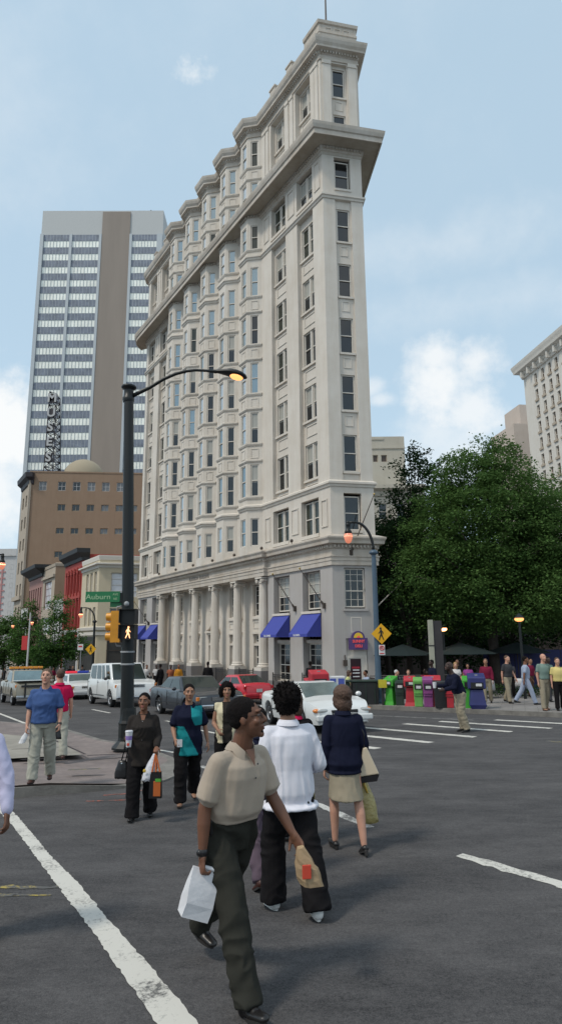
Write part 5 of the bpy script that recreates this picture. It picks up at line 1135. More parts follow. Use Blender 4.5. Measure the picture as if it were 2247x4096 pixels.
# grey cabinet post cut by the right edge
x, y, z = gnd(10.2, 22.6); t = thing('signal_post', (x, y, z), 'grey post with signal backs and a white board, cut by the right edge', 'signal post'); mb = MB(); mb.tube([(x, y, z), (x, y, z+3.5)], .07, 10); mb.build('post', 'steel_grey', t)
for q in (2.75, 3.1): mb = MB(); mb.ell((x-.14, y, z+q), (.13, .13, .16), 10, 6); mb.build('signal_housing', 'steel_grey', t, smooth=True)
mb = MB(); mb.box((x-.06, y-.05, z+1.95), (.35, .06, .75)); mb.build('board', 'pale_grey', t)
# cafe under the trees: umbrellas, tables with white cloths, blue hoarding
mat('umbrella_green', (.006, .017, .018), .9); mat('cloth_white', (.55, .55, .56), .8); mat('hoard_blue', (.018, .022, .10), .7); mat('wood_dark', (.05, .035, .03), .7)
for i, (x, y, r_) in enumerate(((6.4, 34.6, 1.7), (9.2, 33.6, 1.9), (12.6, 35.0, 1.8))):
    x, y, z = gnd(x, y); t = thing('cafe_umbrella', (x, y, z), ['dark green cafe umbrella behind the newspaper boxes, left of the pylon', 'dark green cafe umbrella in the middle, behind the stooping man', 'dark green cafe umbrella behind the walking men at right'][i], 'umbrella', 'dark green cafe umbrellas')
    mb = MB(); mb.lathe((x, y, z+1.95), [(r_, 0), (r_, .02), (r_*.5, .3), (.05, .55)], 8); mb.build('canopy', 'umbrella_green', t); mb = MB(); mb.tube([(x, y, z), (x, y, z+2.45)], .03, 8); mb.build('pole', 'wood_dark', t)
for i, (x, y) in enumerate(((8.9, 29.2), (10.9, 30.5), (6.3, 31.2))):
    x, y, z = gnd(x, y); t = thing('cafe_table', (x, y, z), ['white clothed table behind the man in maroon', 'white clothed table behind the man in pale blue', 'white clothed table behind the newspaper boxes'][i], 'table', 'cafe tables under the trees')
    mb = MB(); n = 24; mb.loft([[(x+.5*(1+.05*sin(k*3))*cos(2*pi*k/n), y+.5*(1+.05*sin(k*3))*sin(2*pi*k/n), z+.35) for k in range(n)], [(x+.46*cos(2*pi*k/n), y+.46*sin(2*pi*k/n), z+.73) for k in range(n)], [(x+.44*cos(2*pi*k/n), y+.44*sin(2*pi*k/n), z+.75) for k in range(n)]]); mb.build('cloth', 'cloth_white', t, smooth=True); mb = MB(); mb.tube([(x, y, z), (x, y, z+.5)], .04, 8); mb.build('leg', 'wood_dark', t)
x, y, z = gnd(13.6, 36); t = thing('blue_hoarding', (x, y, z), 'dark blue hoarding behind the men under the tree', 'hoarding'); mb = MB()
for k in range(6): mb.box((x-2.1+.85*k, y, z+1.05), (.82, .05, 2.1))
mb.build('panel', 'hoard_blue', t); mb = MB()
for k in range(3): mb.tube([(x-2.4+2.4*k, y+.1, z), (x-2.4+2.4*k, y+.1, z+2.2)], .04, 6)
mb.build('post', 'steel_grey', t)
x, y, z = gnd(5.6, 33.2); t = thing('railing', (x, y, z), 'low dark railing of the cafe terrace beside the prow of the building', 'railing'); mb = MB()
for k in range(14): mb.tube([(x-1.2+.3*k, y-.1*k, G(x-1.2+.3*k, y-.1*k)+.15), (x-1.2+.3*k, y-.1*k, G(x-1.2+.3*k, y-.1*k)+1.05)], .018, 5)
for h in (.95, .2): mb.tube([(x-1.2, y, G(x-1.2, y)+.15+h), (x+2.7, y-1.3, G(x+2.7, y-1.3)+.15+h)], .025, 5)
mb.build('bars', 'iron', t)
# low planting under the trees
mb = MB(); rr = random.Random(5)
for i in range(5200):
    x = rr.uniform(7.2, 16); y = rr.uniform(29.8, 33.4)-(x-8)*.25; 
    if noise.noise(Vector((x*.5, y*.5, 0))) < -.25: continue
    z = G(x, y)+.15+rr.uniform(0, .45); a = rr.uniform(0, 6.28); s = rr.uniform(.08, .16); d = Vector((cos(a), sin(a), rr.uniform(-.1, .9))).normalized()*s; w_ = Vector((-sin(a), cos(a), 0))*s*.3; o = Vector((x, y, z)); mb.quad(o, o+d*.5+w_, o+d, o+d*.5-w_)
o = mb.build('ground_cover', 'leaves_dark', None); tag(o, 'low green planting under the park trees', 'planting', kind='stuff')
# ------------------------------------------------------------------ vehicles
def carpaint(n, c, r=.3): return mat(n, c, r, coat=.45, var=.05, vscale=1.5)
carpaint('paint_white', (.66, .67, .66)); carpaint('paint_dark', (.022, .026, .034)); carpaint('paint_red', (.50, .015, .03)); carpaint('paint_tan', (.28, .25, .19)); carpaint('paint_blue', (.03, .05, .12)); carpaint('paint_green', (.05, .08, .07))
mat('car_glass', (.03, .04, .036), .06, metal=.2, spec=.7); mat('car_glass_bright', (.26, .33, .33), .1, metal=.7, var=.25, vscale=1.3); mat('tyre', (.014, .014, .015), .85); mat('rim', (.35, .35, .36), .35, metal=.7); mat('chrome', (.55, .56, .58), .18, metal=1); mat('trim_black', (.016, .016, .018), .5)
mat('lens_amber', (.72, .22, .03), .2, coat=1); mat('lens_clear', (.42, .42, .40), .12, metal=.3, coat=1); mat('lens_red', (.45, .015, .02), .2, coat=1); mat('plate', (.5, .5, .48), .5); mat('beacon_red', (.6, .02, .04), .3, emit=(1, .05, .08), es=.4); mat('beacon_blue', (.03, .06, .4), .3); mat('beacon_amber', (.75, .3, .03), .3); mat('under', (.008, .008, .009), .9)
def wheel(t, x, y, r, w_=.2):
    sd = 1 if y > 0 else -1; mb = MB(); n = 28
    def ring(rr, yy): return [(x+rr*cos(2*pi*k/n), y+sd*yy, r+rr*sin(2*pi*k/n)) for k in range(n)]
    mb.loft([ring(r*.55, -w_), ring(r*.93, -w_), ring(r, -w_*.85), ring(r, -.03), ring(r*.94, 0), ring(r*.68, .004), ring(r*.62, -.03)], cap=True); o = mb.build('wheel', 'tyre', t, smooth=True, sharp=35)
    mb = MB(); mb.loft([ring(r*.64, -.05), ring(r*.66, -.004), ring(r*.6, -.002), ring(r*.5, -.035), ring(r*.2, -.03), ring(r*.16, -.005), ring(r*.02, -.003)]); h = mb.build('rim', 'rim', o, smooth=True, sharp=40); return o
def car(name, label, x, y, heading, L, W, H, paint, deck, belt, gh, wb=2.8, wr=.32, fo=.95, lower=None, glass='car_glass', group=None, cat='car', wins=None, sill=.24, wsb=False, roofw=.74, taper=.13, police=False, front='plain', lights=True, ends=(.06, .05)):
    """+X is forward. deck: (x,z) profile of bonnet and boot; belt: shoulder height; gh: (x cowl, x roof front, x roof back, x rear base)"""
    t = thing(name, (0, 0, 0), label, cat, group); hw = W/2; xf = L/2; xr = -L/2; xw = (xf-fo, xf-fo-wb); R_ = wr+.07
    def dz(q):
        for (a, za), (b, zb_) in zip(deck[:-1], deck[1:]):
            if a <= q <= b: k = (q-a)/(b-a); k = k*k*(3-2*k)*.5+k*.5; return za+(zb_-za)*k
        return deck[-1][1] if q > deck[-1][0] else deck[0][1]
    def hwx(q): e = max(0, abs(q)-(L/2-.75))/.75; return hw*(1-taper*e**2.6)
    N_ = int(L/.045); rings = []
    for i in range(N_+1):
        q = xr+L*i/N_; w_ = hwx(q); e = max(0, abs(q)-(L/2-.12))/.12; e2 = e*e
        zb_ = sill+.05*e2
        for c in xw:
            if abs(q-c) < R_: zb_ = max(zb_, wr+sqrt(max(0, R_*R_-(q-c)**2)))
        d = dz(q); zs = min(belt, d-.03); d -= (ends[0] if q > 0 else ends[1])*e2; zs -= (ends[0] if q > 0 else ends[1])*e2
        zm = max(zb_+.02, min(.52, zs-.1)); w_ *= 1-.02*e2
        ys = [w_*.955, w_*.985, w_, w_*.985, w_*.955, w_*.86, w_*.45, 0]; zz = [zb_, zb_+(zm-zb_)*.45, zm, max(zm+.01, zs-.08), max(zm+.02, zs), max(zs+.005, d-.035), d, d+.012]
        pts = [(q, a, b) for a, b in zip(ys, zz)]+[(q, -a, b) for a, b in list(zip(ys, zz))[::-1][1:]]
        rings.append(pts+[(q, -w_*.7, zb_), (q, w_*.7, zb_)])
    mb = MB(); mb.loft(rings, 0)
    o = mb.build('body', [paint], t, smooth=True, sharp=48)
    if lower:      # two tone lower side
        mb = MB()
        for s_ in (-1, 1):
            for i in range(N_):
                a, b = rings[i], rings[i+1]; off = .004*s_
                pa = a[0:3] if s_ > 0 else a[12:15][::-1]
                pb = b[0:3] if s_ > 0 else b[12:15][::-1]
                for k in range(2): mb.quad(*[(p[0], p[1]+off, p[2]) for p in (pa[k], pb[k], pb[k+1], pa[k+1])])
        mb.build('lower_body', lower, t, smooth=True)
    mb = MB(); mb.box((0, 0, sill+.12), (L*.92, W*.80, .28)); mb.build('underbody', 'under', t)
    # greenhouse
    xa, xb, xc, xd = gh; zg = belt-.04; wg = hw*.93; wr_ = hw*roofw
    mb = MB(); mb.hexa([(xa, wg*.93, zg), (xa-.12, -wg, zg) if 0 else (xa, -wg*.93, zg), (xd, -wg*.95, zg), (xd, wg*.95, zg)], [(xb, wr_*.95, H-.02), (xb, -wr_*.95, H-.02), (xc, -wr_*.95, H-.02), (xc, wr_*.95, H-.02)])
    g = mb.build('roof', paint, t); bm_ = g.modifiers.new('bevel', 'BEVEL'); bm_.width = .07; bm_.segments = 4; bm_.limit_method = 'ANGLE'
    for p in g.data.polygons: p.use_smooth = True
    g.data.set_sharp_from_angle(angle=R(60)) if False else None
    def side(xx, z, s_): k = (z-zg)/(H-.02-zg); base = wg*.94+(wr_*.95-wg*.94)*k; return (xx, s_*(base+.006), z)
    z0, z1 = belt+.03, H-.12
    def edge(z, x0, x1): k = (z-zg)/(H-.02-zg); return x0+(x1-x0)*k
    fa0, fa1 = edge(z0, xa, xb), edge(z1, xa, xb); ra0, ra1 = edge(z0, xd, xc), edge(z1, xd, xc)
    if wins is None: wins = [(.52, .94), (.06, .48)]
    for a, b in wins:
        def xx(t_, z): fz, rz_ = (fa0, ra0) if z == z0 else (fa1, ra1); return rz_+(fz-rz_)*t_
        for s_ in (-1, 1):
            mb = MB(); q = [side(xx(a, z0), z0, s_), side(xx(b, z0), z0, s_), side(xx(b, z1), z1, s_), side(xx(a, z1), z1, s_)]; mb.quad(*q); ext = [(p[0], p[1]-s_*.02, p[2]) for p in q]; mb.quad(*ext); mb.build('side_window', glass, t)
    for (x0, x1, nm, sg) in ((xa, xb, 'windscreen', 1), (xd, xc, 'rear_window', -1)):
        mb = MB(); k0, k1 = .05, .92
        def P(k, yk): xx_ = x0+(x1-x0)*k; zz_ = zg+(H-.02-zg)*k; ww = (wg*.93+(wr_*.95-wg*.93)*k)*yk; return (xx_+sg*.012, ww, zz_+.012)
        mb.quad(P(k0, .93), P(k0, -.93), P(k1, -.9), P(k1, .9)); mb.build(nm, 'car_glass_bright' if nm == 'windscreen' and wsb else glass, t)
    for xw_ in xw:
        for s_ in (-1, 1): wheel(t, xw_, s_*(hw*.975), wr)
    zh = dz(xf-.1)
    for s_ in (-1, 1):
        mb = MB(); mb.ell((xa-.25, s_*(hw+.10), belt+.06), (.07, .09, .07), 10, 8); mb.build('mirror', paint if paint != 'paint_white' or name != 'van' else 'trim_black', t, smooth=True)
        if front == 'oval':
            rg = []
            mb = MB(); mb.ell((xf-.09, s_*hw*.62, zh-.10), (.075, .24, .055), 16, 8, rot=Matrix.Rotation(-s_*.28, 3, 'Z')); mb.build('headlight', 'lens_clear', t, smooth=True)
            mb = MB(); mb.ell((xf-.18, s_*hw*.84, zh-.10), (.10, .10, .06), 12, 8, rot=Matrix.Rotation(-s_*.7, 3, 'Z')); mb.build('turn_signal', 'lens_amber', t, smooth=True)
            mb = MB(); mb.ell((xf-.05, s_*hw*.66, .40), (.05, .10, .055), 12, 8); mb.build('fog_lamp', 'lens_clear', t, smooth=True)
        else:
            mb = MB(); mb.box((xf-.045, s_*hw*.68, zh-.14), (.07, .34, .14)); bev(mb.build('headlight', 'lens_clear', t), .015)
            mb = MB(); mb.box((xf-.08, s_*hw*.915, zh-.14), (.10, .1, .13)); bev(mb.build('turn_signal', 'lens_amber', t), .015)
        mb = MB(); mb.box((xr+.045, s_*hw*.70, dz(xr+.1)-.17), (.08, .38, .15)); bev(mb.build('taillight', 'lens_red', t), .015)
    mb = MB(); mb.box((xf-.03, 0, zh-.15), (.06, W*.42, .13))
    if front == 'oval': mb.box((xf-.0, 0, .42), (.06, W*.5, .07))
    mb.build('grille', 'trim_black', t)
    if front == 'chrome':
        mb = MB()
        for k in range(7): mb.box((xf+.005, 0, zh-.2+.018*k), (.02, W*.40, .006))
        mb.build('grille_bars', 'chrome', t)
    for xx_, nm in ((xf, 'front_bumper'), (xr, 'rear_bumper')):
        sg = 1 if xx_ > 0 else -1; mb = MB(); mb.box((xx_-sg*.04, 0, .42), (.16, W*.9, .16)); bev(mb.build(nm, 'chrome' if front == 'chrome' else paint, t), .04)
    mb = MB(); mb.box((xr-.035, 0, .62 if belt > .8 else .55), (.02, .31, .15)); mb.build('number_plate', 'plate', t)
    # seams and handles
    mb = MB(); base = [xx for xx in ((fa0+ra0)/2+.05, fa0-.1, ra0+.25)]
    for q in base:
        for s_ in (-1, 1): mb.box((q, s_*hw*1.0, (sill+belt)/2+.06), (.008, .012, belt-sill-.16))
    mb.box(((fa0+ra0)/2, hw*1.003, .50), (L*.5, .012, .03)); mb.box(((fa0+ra0)/2, -hw*1.003, .50), (L*.5, .012, .03)); mb.build('trim', 'trim_black', t)
    for q in ((fa0+ra0)/2+.2, ra0+.42):
        for s_ in (-1, 1): mb = MB(); mb.box((q, s_*hw*1.0, belt-.12), (.16, .03, .025)); mb.build('handle', 'chrome' if front == 'chrome' else 'trim_black', t)
    # put on the road, following the slope
    h = R(heading); f = Vector((sin(h), cos(h))); l = Vector((-f.y, f.x)); fx = Vector((f.x, f.y, G(f.x, f.y))).normalized(); ly = Vector((l.x, l.y, G(l.x, l.y))).normalized(); up_ = fx.cross(ly).normalized(); ly = up_.cross(fx)
    mw_ = Matrix((fx, ly, up_)).transposed().to_4x4(); mw_.translation = (x, y, G(x, y)+.002); t.matrix_world = mw_; return t
SED = dict(L=5.3, W=1.96, H=1.45, deck=[(-2.65, .98), (-2.45, 1.05), (-1.6, 1.07), (1.0, 1.02), (2.1, .93), (2.65, .82)], belt=.95, gh=(1.0, .32, -.95, -1.75), wb=2.9, fo=1.0)
car('sedan', 'dark grey four door sedan with chrome grille heading towards the crossing', -3.45, 25.6, 150, paint='paint_dark', front='chrome', **SED)
car('sedan', 'white rounded sedan turning at the crossing behind the people, with oval headlights', .85, 20.2, 160, 4.9, 1.84, 1.33, 'paint_white', [(-2.45, .93), (-2.2, 1.0), (-1.5, 1.0), (1.3, .95), (1.9, .86), (2.45, .68)], .90, (1.5, .45, -.45, -1.35), wb=2.75, fo=1.0, front='oval', wsb=True, taper=.26, ends=(.14, .08))
car('hatchback', 'red hatchback seen from behind, driving away along the colonnade', -2.15, 32.3, -31.5, 4.1, 1.7, 1.34, 'paint_red', [(-2.05, .88), (-1.9, .96), (-1.2, .96), (.8, .92), (1.7, .80), (2.05, .66)], .86, (.95, .2, -.9, -1.85), wb=2.5, fo=.85, taper=.2, roofw=.68)
VN = dict(L=5.2, W=2.0, H=2.02, deck=[(-2.6, 1.25), (-2.5, 1.28), (1.35, 1.28), (1.9, 1.16), (2.6, 1.08)], belt=1.22, gh=(1.65, .95, -2.45, -2.55), wb=3.5, wr=.37, fo=.85)
v = car('van', 'white passenger van with square windows behind the black lamp post', -8.1, 32.75, 149.5, paint='paint_white', front='chrome', wins=[(.79, .95), (.60, .72), (.36, .56), (.06, .32)], roofw=.83, sill=.36, taper=.07, cat='van', **VN)
PK = dict(L=5.3, W=2.0, H=1.75, deck=[(-2.65, 1.2), (-2.5, 1.22), (1.0, 1.2), (2.0, 1.16), (2.65, 1.08)], belt=1.14, gh=(.85, .25, -1.0, -1.3), wb=3.4, wr=.40, fo=.95)
p = car('pickup_truck', 'tan and white pickup truck with an amber light bar behind the man in blue', -13.9, 35.7, 149, paint='paint_tan', lower='paint_tan', front='chrome', wins=[(.1, .92)], roofw=.80, sill=.42, taper=.06, wsb=True, cat='truck', **PK)
mb = MB(); mb.box((1.8, 0, 1.215), (1.7, 1.78, .02)); o = mb.build('bonnet', 'paint_white', p, world=False); bev(o, .008)
mb = MB()
for k in range(7): mb.box((-.35, -.75+.25*k, 1.86), (.24, .22, .12))
o = mb.build('light_bar', 'beacon_amber', p, world=False); bev(o, .02)
mb = MB(); mb.box((-.35, 0, 1.78), (.2, 1.8, .04)); [mb.box((2.72, s_*.5, .75), (.06, .08, .7)) for s_ in (-1, 1)]; mb.box((2.74, 0, .95), (.05, 1.4, .1)); mb.build('push_bar', 'trim_black', p, world=False)
p = car('police_car', 'white patrol car with a red and blue roof bar between the pickup and the van', -12.5, 40.2, 149, paint='paint_white', front='plain', wsb=True, cat='police car', **SED)
mb = MB(); mb.box((-.3, -.36, 1.52), (.3, .66, .13)); o = mb.build('beacon', 'beacon_red', p, world=False); bev(o, .03); mb = MB(); mb.box((-.3, .36, 1.52), (.3, .66, .13)); bev(mb.build('beacon', 'beacon_blue', p, world=False), .03); mb = MB(); mb.box((-.3, 0, 1.45), (.2, 1.2, .04)); mb.build('bar_mount', 'trim_black', p, world=False)
SM = dict(L=4.6, W=1.78, H=1.4, deck=[(-2.3, .92), (-2.1, .98), (-1.5, .98), (.9, .95), (1.8, .85), (2.3, .72)], belt=.88, gh=(.95, .3, -.8, -1.55), wb=2.6, fo=.9, taper=.18)
car('sedan', 'small dark blue and red car far down the left street', -33.0, 71.5, 149, paint='paint_blue', **SM)
car('sedan', 'far red car just behind the dark blue one down the street', -36.5, 77.0, 149, paint='paint_red', **SM)
car('sedan', 'white parked car beyond the front of the van, by the colonnade pavement', -10.6, 47.0, 149, paint='paint_white', **SM)
car('sedan', 'pale green car stopped behind the white van near the building', -14.2, 50.5, 149, paint='paint_green', **SM)
# ------------------------------------------------------------------ people
def cloth(name, col, var=.06, rough=.9, weave=0):
    m, nt, b = new_mat(name); N = nt.nodes; Lk = nt.links; tc = N.new('ShaderNodeTexCoord')
    n = N.new('ShaderNodeTexNoise'); n.inputs['Scale'].default_value = 7; n.inputs['Detail'].default_value = 6; Lk.new(tc.outputs['Object'], n.inputs['Vector'])
    r = N.new('ShaderNodeMapRange'); Lk.new(n.outputs['Fac'], r.inputs['Value']); r.inputs['From Min'].default_value = .3; r.inputs['From Max'].default_value = .7; r.inputs['To Min'].default_value = 1-var; r.inputs['To Max'].default_value = 1+var
    v = N.new('ShaderNodeVectorMath'); v.operation = 'SCALE'; v.inputs[0].default_value = col; Lk.new(r.outputs[0], v.inputs['Scale']); Lk.new(v.outputs[0], b.inputs['Base Color'])
    b.inputs['Roughness'].default_value = rough; b.inputs['Specular IOR Level'].default_value = .2 if min(col) > .1 else .1; b.inputs['Sheen Weight'].default_value = .12 if min(col) > .2 else 0
    n2 = N.new('ShaderNodeTexNoise'); n2.inputs['Scale'].default_value = 450 if not weave else 90; n2.inputs['Detail'].default_value = 2; Lk.new(tc.outputs['Object'], n2.inputs['Vector'])
    bp = N.new('ShaderNodeBump'); bp.inputs['Strength'].default_value = .25; bp.inputs['Distance'].default_value = .003; Lk.new(n2.outputs['Fac'], bp.inputs['Height'])
    Lk.new(bp.outputs[0], b.inputs['Normal']); MATS[name] = m; return name
def skin(name, col):
    m = mat(name, col, .5, var=.10, vscale=9, spec=.4); b = m.node_tree.nodes['Principled BSDF']; b.inputs['Subsurface Weight'].default_value = .08; b.inputs['Subsurface Radius'].default_value = (.01, .004, .002); return name
skin('skin_deep', (.15, .068, .040)); skin('skin_brown', (.19, .085, .048)); skin('skin_tan', (.30, .155, .095)); skin('skin_light', (.50, .27, .19)); skin('skin_dark', (.045, .024, .018))
mat('hair_black', (.008, .006, .006), .9, spec=.15, var=.4, vscale=60, bump=.6, bscale=180); mat('hair_brown', (.07, .035, .02), .5, var=.3, vscale=50, bump=.6, bscale=160); mat('hair_auburn', (.085, .045, .028), .6, var=.35, vscale=40, bump=.5, bscale=140); mat('hair_sandy', (.11, .06, .033), .6, var=.3, vscale=60, bump=.5, bscale=160); mat('hair_grey', (.5, .5, .5), .6, var=.2, vscale=60); mat('hair_blond', (.32, .19, .08), .5, var=.3, vscale=50)
mat('eye_white', (.22, .19, .18), .5); mat('eye_dark', (.01, .007, .006), .2); mat('lips_dark', (.16, .055, .045), .5); mat('lips_pink', (.40, .13, .11), .5); mat('shoe_black', (.012, .011, .011), .35); mat('shoe_brown', (.055, .018, .012), .45); mat('shoe_white', (.62, .63, .62), .5); mat('shoe_tan', (.3, .16, .10), .5); mat('sole', (.02, .018, .017), .7); mat('leather_black', (.013, .012, .013), .32); mat('metal_dark', (.05, .05, .055), .3, metal=.8)
for n_, c_ in dict(c_tan=(.38, .315, .25), c_olive=(.030, .030, .025), c_white=(.66, .66, .72), c_black=(.012, .011, .012), c_navy=(.010, .012, .028), c_khaki=(.30, .26, .19), c_denim=(.055, .10, .24), c_stone=(.36, .355, .30), c_blackgrey=(.028, .024, .022), c_teal=(.015, .22, .24), c_vest=(.58, .52, .36), c_red=(.50, .012, .07), c_lav=(.50, .49, .66), c_mauve=(.115, .085, .11), c_maroon=(.16, .015, .04), c_ltblue=(.30, .35, .46), c_sage=(.17, .24, .21), c_yellow=(.60, .50, .20), c_orange=(.55, .24, .03), c_purple=(.24, .05, .22), c_white2=(.55, .53, .52), c_greydk=(.05, .05, .055), c_lemon=(.55, .58, .25), c_rust=(.33, .11, .06), c_brownd=(.09, .05, .035)).items(): cloth(n_, c_, weave=n_ in ('c_lav', 'c_tan'))
REM = {}
def remesh(mb, vox, smooth=3, fold=0., fscale=(6, 6, 3), seed=0, ztop=None):
    me = bpy.data.meshes.new('m'); me.from_pydata(mb.v, [], mb.f); bm = bmesh.new(); bm.from_mesh(me); bmesh.ops.recalc_face_normals(bm, faces=bm.faces); bm.to_mesh(me); bm.free()
    o = bpy.data.objects.new('m', me); COL.objects.link(o)
    r = o.modifiers.new('r', 'REMESH'); r.mode = 'VOXEL'; r.voxel_size = vox; r.adaptivity = 0; r.use_smooth_shade = True
    if smooth: s = o.modifiers.new('s', 'SMOOTH'); s.iterations = smooth; s.factor = .5
    dg = bpy.context.evaluated_depsgraph_get(); dg.update(); out = bpy.data.meshes.new_from_object(o.evaluated_get(dg)); bpy.data.objects.remove(o); bpy.data.meshes.remove(me)
    if fold:
        fx, fy, fz = fscale; sd = Vector((seed*7.3, seed*3.1, seed*1.7)); co_ = []
        for v in out.vertices:
            p = v.co; q = Vector((p.x*fx, p.y*fy, p.z*fz))+sd
            w_ = noise.noise(q+Vector((noise.noise(q*.6)*1.6, 0, noise.noise(q*.5+sd)*1.6)))
            w2 = noise.noise(q*2.3+sd); k = 1-abs(w_)*2.2; m_ = 1. if ztop is None else max(0., min(1., (ztop-p.z)/.10)); co_ += list(p+v.normal*(fold*m_*(k*.9+w2*.35)))
        out.vertices.foreach_set('co', co_)
    for p in out.polygons: p.use_smooth = True
    return out
def rotm(d, ref=(0, 1, 0)):
    z = Vector(d).normalized(); x = Vector(ref).cross(z).normalized(); y = z.cross(x); return Matrix((x, y, z)).transposed()
def skel(H, P):
    s = H/1.75; J = {'s': s}; V = Vector; fem = P.get('fem', 0)
    def leg(side, th, kn, out=2, yaw=0):
        hip = V((side*.092*s, 0, 0)); a = R(th); b = R(th-kn); o_ = R(out)
        k = hip+V((side*sin(o_)*.435*s, sin(a)*.435*s, -cos(a)*cos(o_)*.435*s)); an = k+V((side*sin(o_)*.3*.42*s, sin(b)*.42*s, -cos(b)*.42*s)); return hip, k, an
    lo = 9
    for nm, sd in (('R', 1), ('L', -1)):
        th, kn, ft = P['leg'+nm][:3]; out = P['leg'+nm][3] if len(P['leg'+nm]) > 3 else 2
        hip, k, an = leg(sd, th, kn, out); f = R(ft); yw = R(P.get('toe', 6))*sd
        fd = V((sin(yw)*cos(f), cos(yw)*cos(f), sin(f))); fu = V((0, -sin(f), cos(f)))
        heel = an-fu*.078*s-fd*.05*s; ball = an-fu*.078*s+fd*.135*s; J['hip'+nm], J['knee'+nm], J['ank'+nm], J['fd'+nm], J['fu'+nm] = hip, k, an, fd, fu; lo = min(lo, heel.z, ball.z)
    hz = -lo if 'hz' not in P else P['hz']*s
    off = V((0, 0, hz))
    for k in list(J):
        if k[:3] in ('hip', 'kne', 'ank'): J[k] = J[k]+off
    J['P'] = off; ln = R(P.get('lean', 2)); ls = R(P.get('side', 0)); up_ = V((sin(ls), sin(ln), cos(ln))).normalized(); J['up'] = up_
    J['N'] = off+up_*.515*s; tw = R(P.get('twist', 0)); sx = V((cos(tw), sin(tw), 0)); J['sx'] = sx; sw = (.158 if fem else .178)*s*P.get('wide', 1)
    for nm, sd in (('R', 1), ('L', -1)):
        sh = J['N']-up_*.080*s+sx*sd*sw; sg, ab, el, inn = P['arm'+nm][:4]; sg, ab, el, inn = R(sg), R(ab), R(el), R(inn); fy = V((-sx.y, sx.x, 0))
        ud = (sx*sd*sin(ab)+fy*sin(sg)*cos(ab)-V((0, 0, 1))*cos(sg)*cos(ab)).normalized(); e = sh+ud*.272*s
        a2 = sg+el; fdv = (sx*sd*(sin(ab)*.5-sin(inn))+fy*sin(a2)*cos(inn)-V((0, 0, 1))*cos(a2)*cos(inn)).normalized(); w_ = e+fdv*.238*s
        J['sh'+nm], J['el'+nm], J['wr'+nm], J['ad'+nm] = sh, e, w_, fdv
        n_ = P.get('palm'+nm); n_ = V(n_) if n_ else -sx*sd*.9-fy*.3; n_ = (n_-fdv*n_.dot(fdv)).normalized(); J['pn'+nm] = n_
        a_ = fdv.cross(n_)*sd*-1
        if P.get('palm'+nm) is None and a_.dot(fy) < 0: a_ = -a_
        J['th'+nm] = a_; J['grip'+nm] = w_+fdv*.09*s+n_*.03*s
    hy, hp, hr = (R(q) for q in P.get('head', (0, 0, 0)))
    J['HM'] = Matrix.Rotation(hy, 3, 'Z') @ Matrix.Rotation(-hp, 3, 'X') @ Matrix.Rotation(hr, 3, 'Y'); J['Hc'] = J['N']+(up_*.6+V((0, 0, .4))).normalized()*.158*s+V((0, .028*s, 0)); return J
def hand(mb, J, nm, curl, s, n=8):
    w_, d, pn, th = J['wr'+nm], J['ad'+nm], J['pn'+nm], J['th'+nm]
    mb.cap(w_-d*.01*s, w_+d*.03*s, .026*s, .033*s, 10, .62, pn); mb.cap(w_+d*.03*s, w_+d*.078*s, .034*s, .041*s, 12, .38, pn)
    for i, (o_, L_, c_) in enumerate(((.030, .068, .9), (.010, .078, 1.), (-.011, .072, 1.1), (-.031, .056, 1.2))):
        p = w_+d*(.088-.004*abs(i-1.2))*s+th*o_*s; a = R(curl*.45*c_); r = .0088*s
        for k, fr in enumerate((.44, .32, .24)):
            dd = d*cos(a)+pn*sin(a); q = p+dd*L_*fr*s; mb.cap(p, q, r, r*.9, n); p = q; r *= .9; a += R(curl*(.75 if k == 0 else .6)*c_)
    p = w_+d*.022*s+th*.03*s; dd = (d*.72+th*.55+pn*.35).normalized(); q = p+dd*.042*s; mb.cap(p, q, .0135*s, .011*s, n); dd = (d*.85+th*.05+pn*R(curl)*.9).normalized(); mb.cap(q, q+dd*.036*s, .011*s, .0085*s, n)
def ringl(c, a, b, ex, ey, n=20, e=2.3):
    out = []
    for k in range(n):
        t = 2*pi*k/n; ct, st = cos(t), sin(t); out.append(c+ex*(a*math.copysign(abs(ct)**(2/e), ct))+ey*(b*math.copysign(abs(st)**(2/e), st)))
    return out
def torso(mb, J, rows, infl=0., top=True):
    """rows: (height up the spine from the pelvis, half width, half depth, forward offset)"""
    s = J['s']; P0, up_, sx = J['P'], J['up'], J['sx']; rings = []
    for h, a, b, f in rows:
        k = min(1, max(0, h/.45)); ex = Vector((1, 0, 0)).lerp(sx, k).normalized(); uu = Vector((0, 0, 1)).lerp(up_, min(1, max(0, (h+.1)/.3))).normalized(); ey = uu.cross(ex)
        rings.append(ringl(P0+up_*h*s+ey*f*s, (a+infl)*s, (b+infl)*s, ex, ey))
    mb.loft(rings)
MALE = [(-.10, .135, .10, 0), (-.03, .160, .115, -.005), (.06, .158, .110, 0), (.15, .148, .102, .005), (.26, .160, .112, .01), (.36, .172, .118, .005), (.42, .162, .10, 0), (.455, .128, .082, -.004), (.49, .086, .068, -.004), (.525, .062, .058, 0)]
FEM = [(-.10, .145, .11, 0), (-.03, .168, .125, -.01), (.06, .155, .108, 0), (.15, .130, .092, .005), (.26, .145, .102, .01), (.34, .152, .122, .018), (.41, .146, .094, 0), (.45, .112, .076, -.004), (.49, .074, .06, -.004), (.525, .055, .052, 0)]
